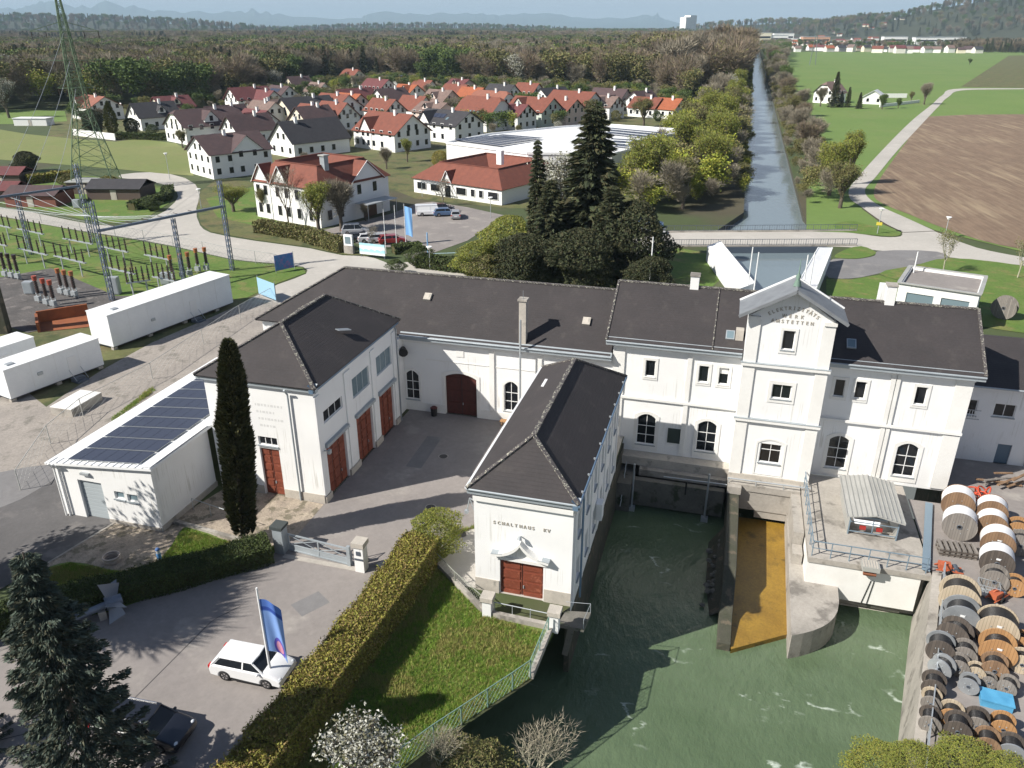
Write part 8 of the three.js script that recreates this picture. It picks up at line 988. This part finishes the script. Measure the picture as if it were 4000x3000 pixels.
  const names = ['bare_wood', 'pale_bare_wood', 'olive_wood', 'green_wood', 'spruce_wood', 'spring_wood', 'blossom_wood'], labs = ['brown mass of leafless trees behind the village', 'pale grey brown leafless trees scattered through the wood', 'olive budding trees scattered through the wood', 'fresh green trees scattered through the wood', 'dark spruce stands in the wood beyond the village', 'yellow green budding undergrowth along canal and wood', 'pale blossoming trees dotted through the wood'];
  const m4 = new THREE.Matrix4(), q = new THREE.Quaternion(), cc = new THREE.Color();
  lists.forEach((l, i) => { const im = new THREE.InstancedMesh(protos[i], leafMat, l.length); l.forEach(([x, y, z, h, a], k) => { q.setFromAxisAngle(V(0, 1, 0), a); const w = h / 10 * (0.85 + 0.35 * ((k * 37 % 10) / 10)) * (i === 4 ? 0.95 : 1.1); m4.compose(V(x, y, z), q, V(w, h / 10, w)); im.setMatrixAt(k, m4); const v = 0.75 + 0.5 * ((k * 73 % 17) / 17); im.setColorAt(k, cc.setRGB(v, v, v)); }); im.name = names[i]; im.userData = { label: labs[i], category: 'wood', kind: 'stuff' }; im.castShadow = im.receiveShadow = true; scene.add(im); });
}

// ---------- small ground details ----------
{
  reseed(909); const L = new Leaves(), gc = [[0.19, 0.32, 0.04], [0.25, 0.34, 0.055], [0.33, 0.31, 0.10], [0.16, 0.27, 0.035]]; for (let i = 0; i < 9; i++) L.tri(V(rr(-0.1, 0.1), 0.07, rr(-0.1, 0.1)), rr(0.12, 0.2), [1, 1, 1], V(rr(-0.5, 0.5), 1, rr(-0.5, 0.5)), 0.14); const blade = L.build();
  const inP = (x, z, P) => { let c = false; for (let i = 0, j = P.length - 1; i < P.length; j = i++) if ((P[i][1] > z) !== (P[j][1] > z) && x < (P[j][0] - P[i][0]) * (z - P[i][1]) / (P[j][1] - P[i][1]) + P[i][0]) c = !c; return c; };
  const nz = vnoise(32, 77), grow = (name, label, P, n, y) => { const xs = P.map((p) => p[0]), zs = P.map((p) => p[1]), pts = []; while (pts.length < n) { const x = rr(Math.min(...xs), Math.max(...xs)), z = rr(Math.min(...zs), Math.max(...zs)); if (inP(x, z, P)) pts.push([x, z]); } const im = new THREE.InstancedMesh(blade, leafMat, n), m = new THREE.Matrix4(), q = new THREE.Quaternion(), c = new THREE.Color(); pts.forEach(([x, z], i) => { const k = nz(x * 0.7, z * 0.7), s = 0.5 + 1.1 * rnd() * (0.4 + k); q.setFromAxisAngle(V(0, 1, 0), rnd() * 6.28); m.compose(V(x, y, z), q, V(s, s, s)); im.setMatrixAt(i, m); const g = k > 0.62 && rnd() < 0.6 ? gc[2] : gc[Math.floor(rnd() * 4)]; im.setColorAt(i, c.setRGB(...g)); }); im.name = name; im.userData = { label, category: 'grass', kind: 'stuff' }; im.castShadow = im.receiveShadow = true; scene.add(im); };
  grow('lawn_grass', 'tufty grass of the lawn between hedge and tailwater', [[-17.4, -38.5], [-16.5, -39.2], [-14.0, -37.0], [-11.4, -35.0], [-7.6, -34.6], [-7.8, -31], [-11.2, -25.9], [-17, -15.2], [-18.8, -18], [-18.0, -28]], 26000, 0.04);
  grow('garden_grass', 'tufty grass of the small lawn behind the dark hedge', [[-34.42,-37.9],[-29.53,-37.2],[-27.16,-37.65],[-27.63,-36.16],[-31.97,-31.42],[-34.31,-29.01],[-38.46,-29.6],[-40.15,-31.34],[-39.23,-32.49],[-35.34,-32.59],[-33.67,-33.8],[-33.95,-35.8]], 16000, 0.05);
  grow('joint_weeds', 'weeds growing along the courtyard paving joint', [[-14.5, -44.1], [-14.8, -44.1], [-19.1, -39.0], [-18.9, -38.8]], 260, 0.03); grow('yard_weeds', 'weeds along the foot of the container yard edge', [[-51.72,-50.84],[-52.6,-57.52],[-51.88,-56.95],[-51.07,-50.36]], 500, 0.05);
}
{
  const mc = flat(0.07, 0.065, 0.06, 0.7); [[-20.6, -52.5, 'manhole cover in the shaded part of the courtyard'], [-18.9, -45.2, 'manhole cover in the sunlit courtyard strip'], [-15.6, -42.6, 'dark drain cover beside the switch house corner']].forEach(([x, z, l]) => { const t = thing('manhole_cover', l, 'manhole cover', [x, 0.03, z]); mesh('ring', new THREE.CylinderGeometry(0.42, 0.42, 0.02, 20), M.concrete, t); mesh('lid', new THREE.CylinderGeometry(0.34, 0.34, 0.03, 20), mc, t); });
  const seam = (name, pts, w, m, y) => { const g = new G(); for (let i = 0; i < pts.length - 1; i++) { const a = V(pts[i][0], y, pts[i][1]), b = V(pts[i + 1][0], y, pts[i + 1][1]), d = b.clone().sub(a).normalize(), s = V(-d.z, 0, d.x).multiplyScalar(w / 2); g.quad(a.clone().sub(s), a.clone().add(s), b.clone().add(s), b.clone().sub(s)); } const o = struct(name, g.build(), m); m.side = THREE.DoubleSide; return o; };
  const tar = flat(0.06, 0.055, 0.055, 0.8); seam('road_seam', [[-27.0,-30.23],[-27.16,-27.26],[-27.31,-24.44],[-27.4,-22.83],[-31.22,-20.57],[-32.83,-19.4]], 0.05, tar, 0.037); seam('road_seam', [[-26.1,-31.96],[-26.84,-30.69],[-27.0,-30.23]], 0.04, tar, 0.0375);
  seam('repair_patch', [[-21.64,-34.1],[-22.64,-32.5]], 1.4, M.asphaltGrey, 0.0345); seam('repair_patch', [[-22.5, -55.5], [-22.3, -50.2]], 1.3, M.asphaltGrey, 0.029); seam('road_edge', [[-40.77,-31.86],[-39.75,-37.22]], 0.18, M.concrete, 0.06);
  const c = thing('wooden_bench', 'low wooden bench below the right arched hall window', 'bench', [-16.8, 0, -59.2]); mesh('seat', bx(-0.9, 0.9, 0.42, 0.5, -0.25, 0.25), DW.orange, c); for (const x of [-0.75, 0.75]) mesh('leg', bx(x - 0.06, x + 0.06, 0, 0.418, -0.2, 0.2), DW.brown, c);
}

// ---------- far town and mountains ----------
{
  reseed(311); const wallM = [WL.white, WL.white, WL.cream, flat(0.62, 0.6, 0.58, 0.9), flat(0.75, 0.72, 0.66, 0.9)], roofM = [RF.red, RF.orange, RF.dred, RF.brown, RF.tan, RF.dark];
  const town = (n, spots, label, group, wide) => spots.forEach(([x, z, y], i) => { const b = thing('far_house', typeof label === 'string' ? label : label(i), 'house', [x, y || 0, z], rr(-0.6, 0.6), group), w = rr(8, 15) * wide, d = rr(8, 11), e = rr(3.5, 6.5), k = Math.floor(rnd() * 5), r = roofM[Math.floor(rnd() * 6)]; mesh('wall', bx(-w / 2, w / 2, 0, e, -d / 2, d / 2), wallM[k], b); for (const s of [-1, 1]) mesh('roof_plane', slab(V(-s * (w / 2 + 0.5), e, s * (d / 2 + 0.5)), V(s * (w / 2 + 0.5), e, s * (d / 2 + 0.5)), V(s * (w / 2 + 0.5), e + d * 0.4, 0), V(-s * (w / 2 + 0.5), e + d * 0.4, 0), 0.2), r, b); for (const s of [-1, 1]) mesh('gable', new G().tri(V(s * w / 2, e, s * d / 2), V(s * w / 2, e, -s * d / 2), V(s * w / 2, e + d * 0.38, 0)).build(), wallM[k], b); });
  const row = [[65.04,-1325.26,0],[109.8,-1337.85,0],[128.69,-1369.39,0],[141.4,-1346.73,0],[162.47,-1352.65,0],[172.37,-1305.91,0],[187.48,-1359.68,0],[198.18,-1337.45,0],[198.5,-1289.85,0],[208.46,-1292.65,0],[229.18,-1346.17,0],[238.9,-1324.61,0],[251.57,-1328.17,0],[270.58,-1333.51,0],[281.23,-1313.11,0],[297.19,-1340.99,0],[303.0,-1319.23,0],[88.4,-1413.8,0],[100.39,-1388.74,0],[161.81,-1434.44,0],[238.71,-1456.05,0]];
  row.sort((a, b) => a[0] / a[1] - b[0] / b[1]).reverse(); town(0, row, (i) => `${[...ORD, 'twenty-first'][i]} far house from the left in the row along the meadow edge`, 'houses in the row along the far meadow edge', 1);
  const t2 = [[24.07,-1557.52,0],[83.8,-2043.32,0],[109.14,-1618.38,0],[196.98,-2137.97,0],[198.32,-1682.17,0],[317.38,-2238.64,0],[57.39,-1683.21,0],[133.99,-2258.33,0],[149.79,-1751.89,0],[260.44,-2369.95,0],[247.0,-1824.15,0],[62.12,-2395.65,0],[96.06,-1829.06,0],[195.17,-2520.44,0],[197.14,-1907.41,0],[338.32,-2654.69,0],[36.27,-1914.95,0],[119.63,-2694.64,0],[141.49,-2000.36,0],[154.27,-1594.12,0],[253.01,-2090.89,0],[242.42,-1655.84,0],[78.95,-2104.79,0],[105.96,-1656.21,0],[195.59,-2204.41,0],[197.27,-1722.52,0],[319.9,-2310.59,0],[52.74,-1724.61,0],[130.36,-2333.39,0],[147.42,-1796.16,0],[261.13,-2451.59,0],[247.17,-1871.53,0],[55.6,-2481.21,0],[92.09,-1877.88,0],[193.45,-2613.97,0],[195.91,-1959.83,0],[342.16,-2757.19,0],[30.32,-1969.11,0],[66.17,-1569.36,0],[138.51,-2058.7,0],[152.23,-1630.49,0],[253.39,-2153.82,0],[242.46,-1694.58,0],[73.8,-2170.18,0]]; town(1, t2, 'tiny pale house of the distant town right of the canal', 'houses of the distant town', 1.6);
  const t3 = [[-1721.87,-1981.59,0],[-1581.39,-1852.24,0],[-1518.08,-1793.95,0],[-1514.62,-1871.01,0],[-1442.38,-1815.23,0],[-1527.79,-1719.99,0],[-1354.5,-1471.27,0],[-616.86,-2716.49,0],[-508.59,-2876.69,0],[-439.58,-3365.71,0],[-358.56,-3060.76,0],[-286.23,-2690.3,0]]; town(2, t3, 'tiny white far house amid the distant woods', 'houses amid the distant woods', 2);
  const hs = []; for (let i = 0; i < 16; i++) hs.push([60 + (i * 97 % 430), -2880 - (i * 53 % 260)]); town(3, hs.map(([x, z]) => [x, z, Math.max(0, rightHill(x, z) - 9)]), 'tiny house on the distant hillside right', 'houses on the distant hillside', 1.5);
  const big = [[-282.35,-1471.39,26,8],[-258.78,-1514.96,30,11],[50.09,-2163.51,60,16],[73.95,-2317.54,50,20],[361.29,-2006.31,60,14],[413.0,-2076.68,70,14],[299.87,-2044.88,50,15],[15.6,-2153.82,50,22],[136.49,-2058.13,60,14],[-471.15,-3759.95,70,10]], bl = ['low white hall left of the pair beyond the wood', 'white stepped hall right of the pair beyond the wood', 'pale town block beside the canal end', 'greenish pale town block beside the orange roofs', 'long white warehouse in the far town right', 'white warehouse at the right of the far town', 'white block in the middle of the far town', 'pale yellow apartment block at the canal vanishing point', 'wide salmon block of the far town', 'thin white roof strip on the far plain'];
  big.forEach(([x, z, w, h], i) => { const b = thing('far_block', bl[i], 'building', [x, 0, z], 0.2, 'distant large buildings'); mesh('wall', bx(-w / 2, w / 2, 0, h, -10, 10), i === 8 ? flat(0.6, 0.34, 0.22) : i === 7 ? flat(0.7, 0.66, 0.5) : WL.white, b); mesh('roof_slab', bx(-w / 2 - 0.5, w / 2 + 0.5, h + 0.01, h + 0.8, -10.5, 10.5), M.galv, b); mesh('window_band', bx(-w / 2 + 2, w / 2 - 2, h * 0.45, h * 0.65, 10.01, 10.2), M.glass, b); });
  const [tx, tz] = [-249.39,-3419.17], d = Math.hypot(tx, tz), H = d * 0.0195 + 10; const t = thing('high_rise', 'tall white slab tower rising over the far plain', 'building', [tx, 0, tz], 0.75); const w = d * 0.0075; mesh('wall', bx(-w, w, 0, H * 0.92, -w * 0.7, w * 0.7), WL.white, t); mesh('upper_block', bx(-w * 0.2, w, H * 0.921, H, -w * 0.7, w * 0.7), WL.white, t); for (let i = 0; i < 4; i++) mesh('window_strip', bx(w + 0.01, w + 0.3, 4, H * 0.88, -w * 0.6 + i * w * 0.32, -w * 0.5 + i * w * 0.32), M.glassPale, t);
  const [mx, mz] = [57.55,-856.86]; const my = thing('far_pylon', 'slim far lattice pylon on the right meadow', 'pylon', [mx, 0, mz], 0.4); const pm = flat(0.2, 0.23, 0.22, 0.6); mesh('mast', new G().bar(V(-3, 0, 0), V(0, 36, 0), 0.5).bar(V(3, 0, 0), V(0, 36, 0), 0.5).bar(V(-2, 12, 0), V(2, 12, 0), 0.35).build(), pm, my); for (const y of [22, 27, 32]) mesh('cross_arm', new G().bar(V(-6, y, 0), V(6, y, 0), 0.4).build(), pm, my);
}
{
  const prof = [[-16626.609,331.356,-11115.569],[-15863.785,393.589,-12179.505],[-15059.49,345.682,-13160.994],[-14421.938,446.007,-13856.684],[-14144.899,434.038,-14139.372],[-13914.91,496.547,-14365.768],[-13695.727,483.345,-14574.878],[-13327.788,446.089,-14912.078],[-12897.424,477.849,-15285.825],[-12389.063,404.577,-15700.673],[-11880.893,382.367,-16088.641],[-11307.431,359.469,-16496.727],[-10865.907,362.298,-16790.833],[-10632.23,391.386,-16939.766],[-10244.162,319.27,-17177.227],[-9684.817,255.744,-17498.695],[-8636.656,258.464,-18039.074],[-8538.953,315.893,-18085.527],[-7967.263,345.945,-18344.556],[-7452.871,356.606,-18559.491],[-6490.528,338.721,-18917.533],[-6085.93,358.3,-19051.547],[-5412.009,329.559,-19253.835],[-4751.504,319.735,-19427.383],[-3856.032,261.14,-19624.755],[-2667.01,230.832,-19821.379],[-2175.596,315.992,-19881.317],[-2024.477,229.82,-19897.274],[-1252.631,104.727,-19960.734],[-493.571,37.821,-19993.909],[699.799,19.074,-19987.753],[3456.84,37.415,-19698.991],[6536.103,77.068,-18901.835],[9444.489,106.691,-17629.567]];
  const nz = vnoise(64, 400); const g = new G(); const P = []; const cr = new THREE.CatmullRomCurve3(prof.map((p) => V(...p)), false, 'centripetal'); for (let i = 0; i <= 240; i++) { const q = cr.getPoint(i / 240); q.y += (nz(i * 0.7, 1) - 0.5) * 40 + (nz(i * 0.23, 5) - 0.5) * 46; P.push(q); }
  for (let r = 0; r < 6; r++) for (let i = 0; i < 240; i++) { const f = (q, k, ii) => { const t = k / 6, s = 1 - 0.28 * t, y = Math.max(-30, (q.y - 32) * (1 - t) ** 1.25 * (1 + 0.25 * (nz(ii * 0.5 + 9, k * 1.7 + 3) - 0.5)) + 32 - 62 * t); return V(q.x * s, y, q.z * s); }; g.quad(f(P[i], r + 1, i), f(P[i + 1], r + 1, i + 1), f(P[i + 1], r, i + 1), f(P[i], r, i)); }
  const m = struct('mountains', g.build(), M.mountain = flat(0.05, 0.075, 0.06, 1)); M.mountain.side = THREE.DoubleSide;
}

renderer.render(scene, camera);
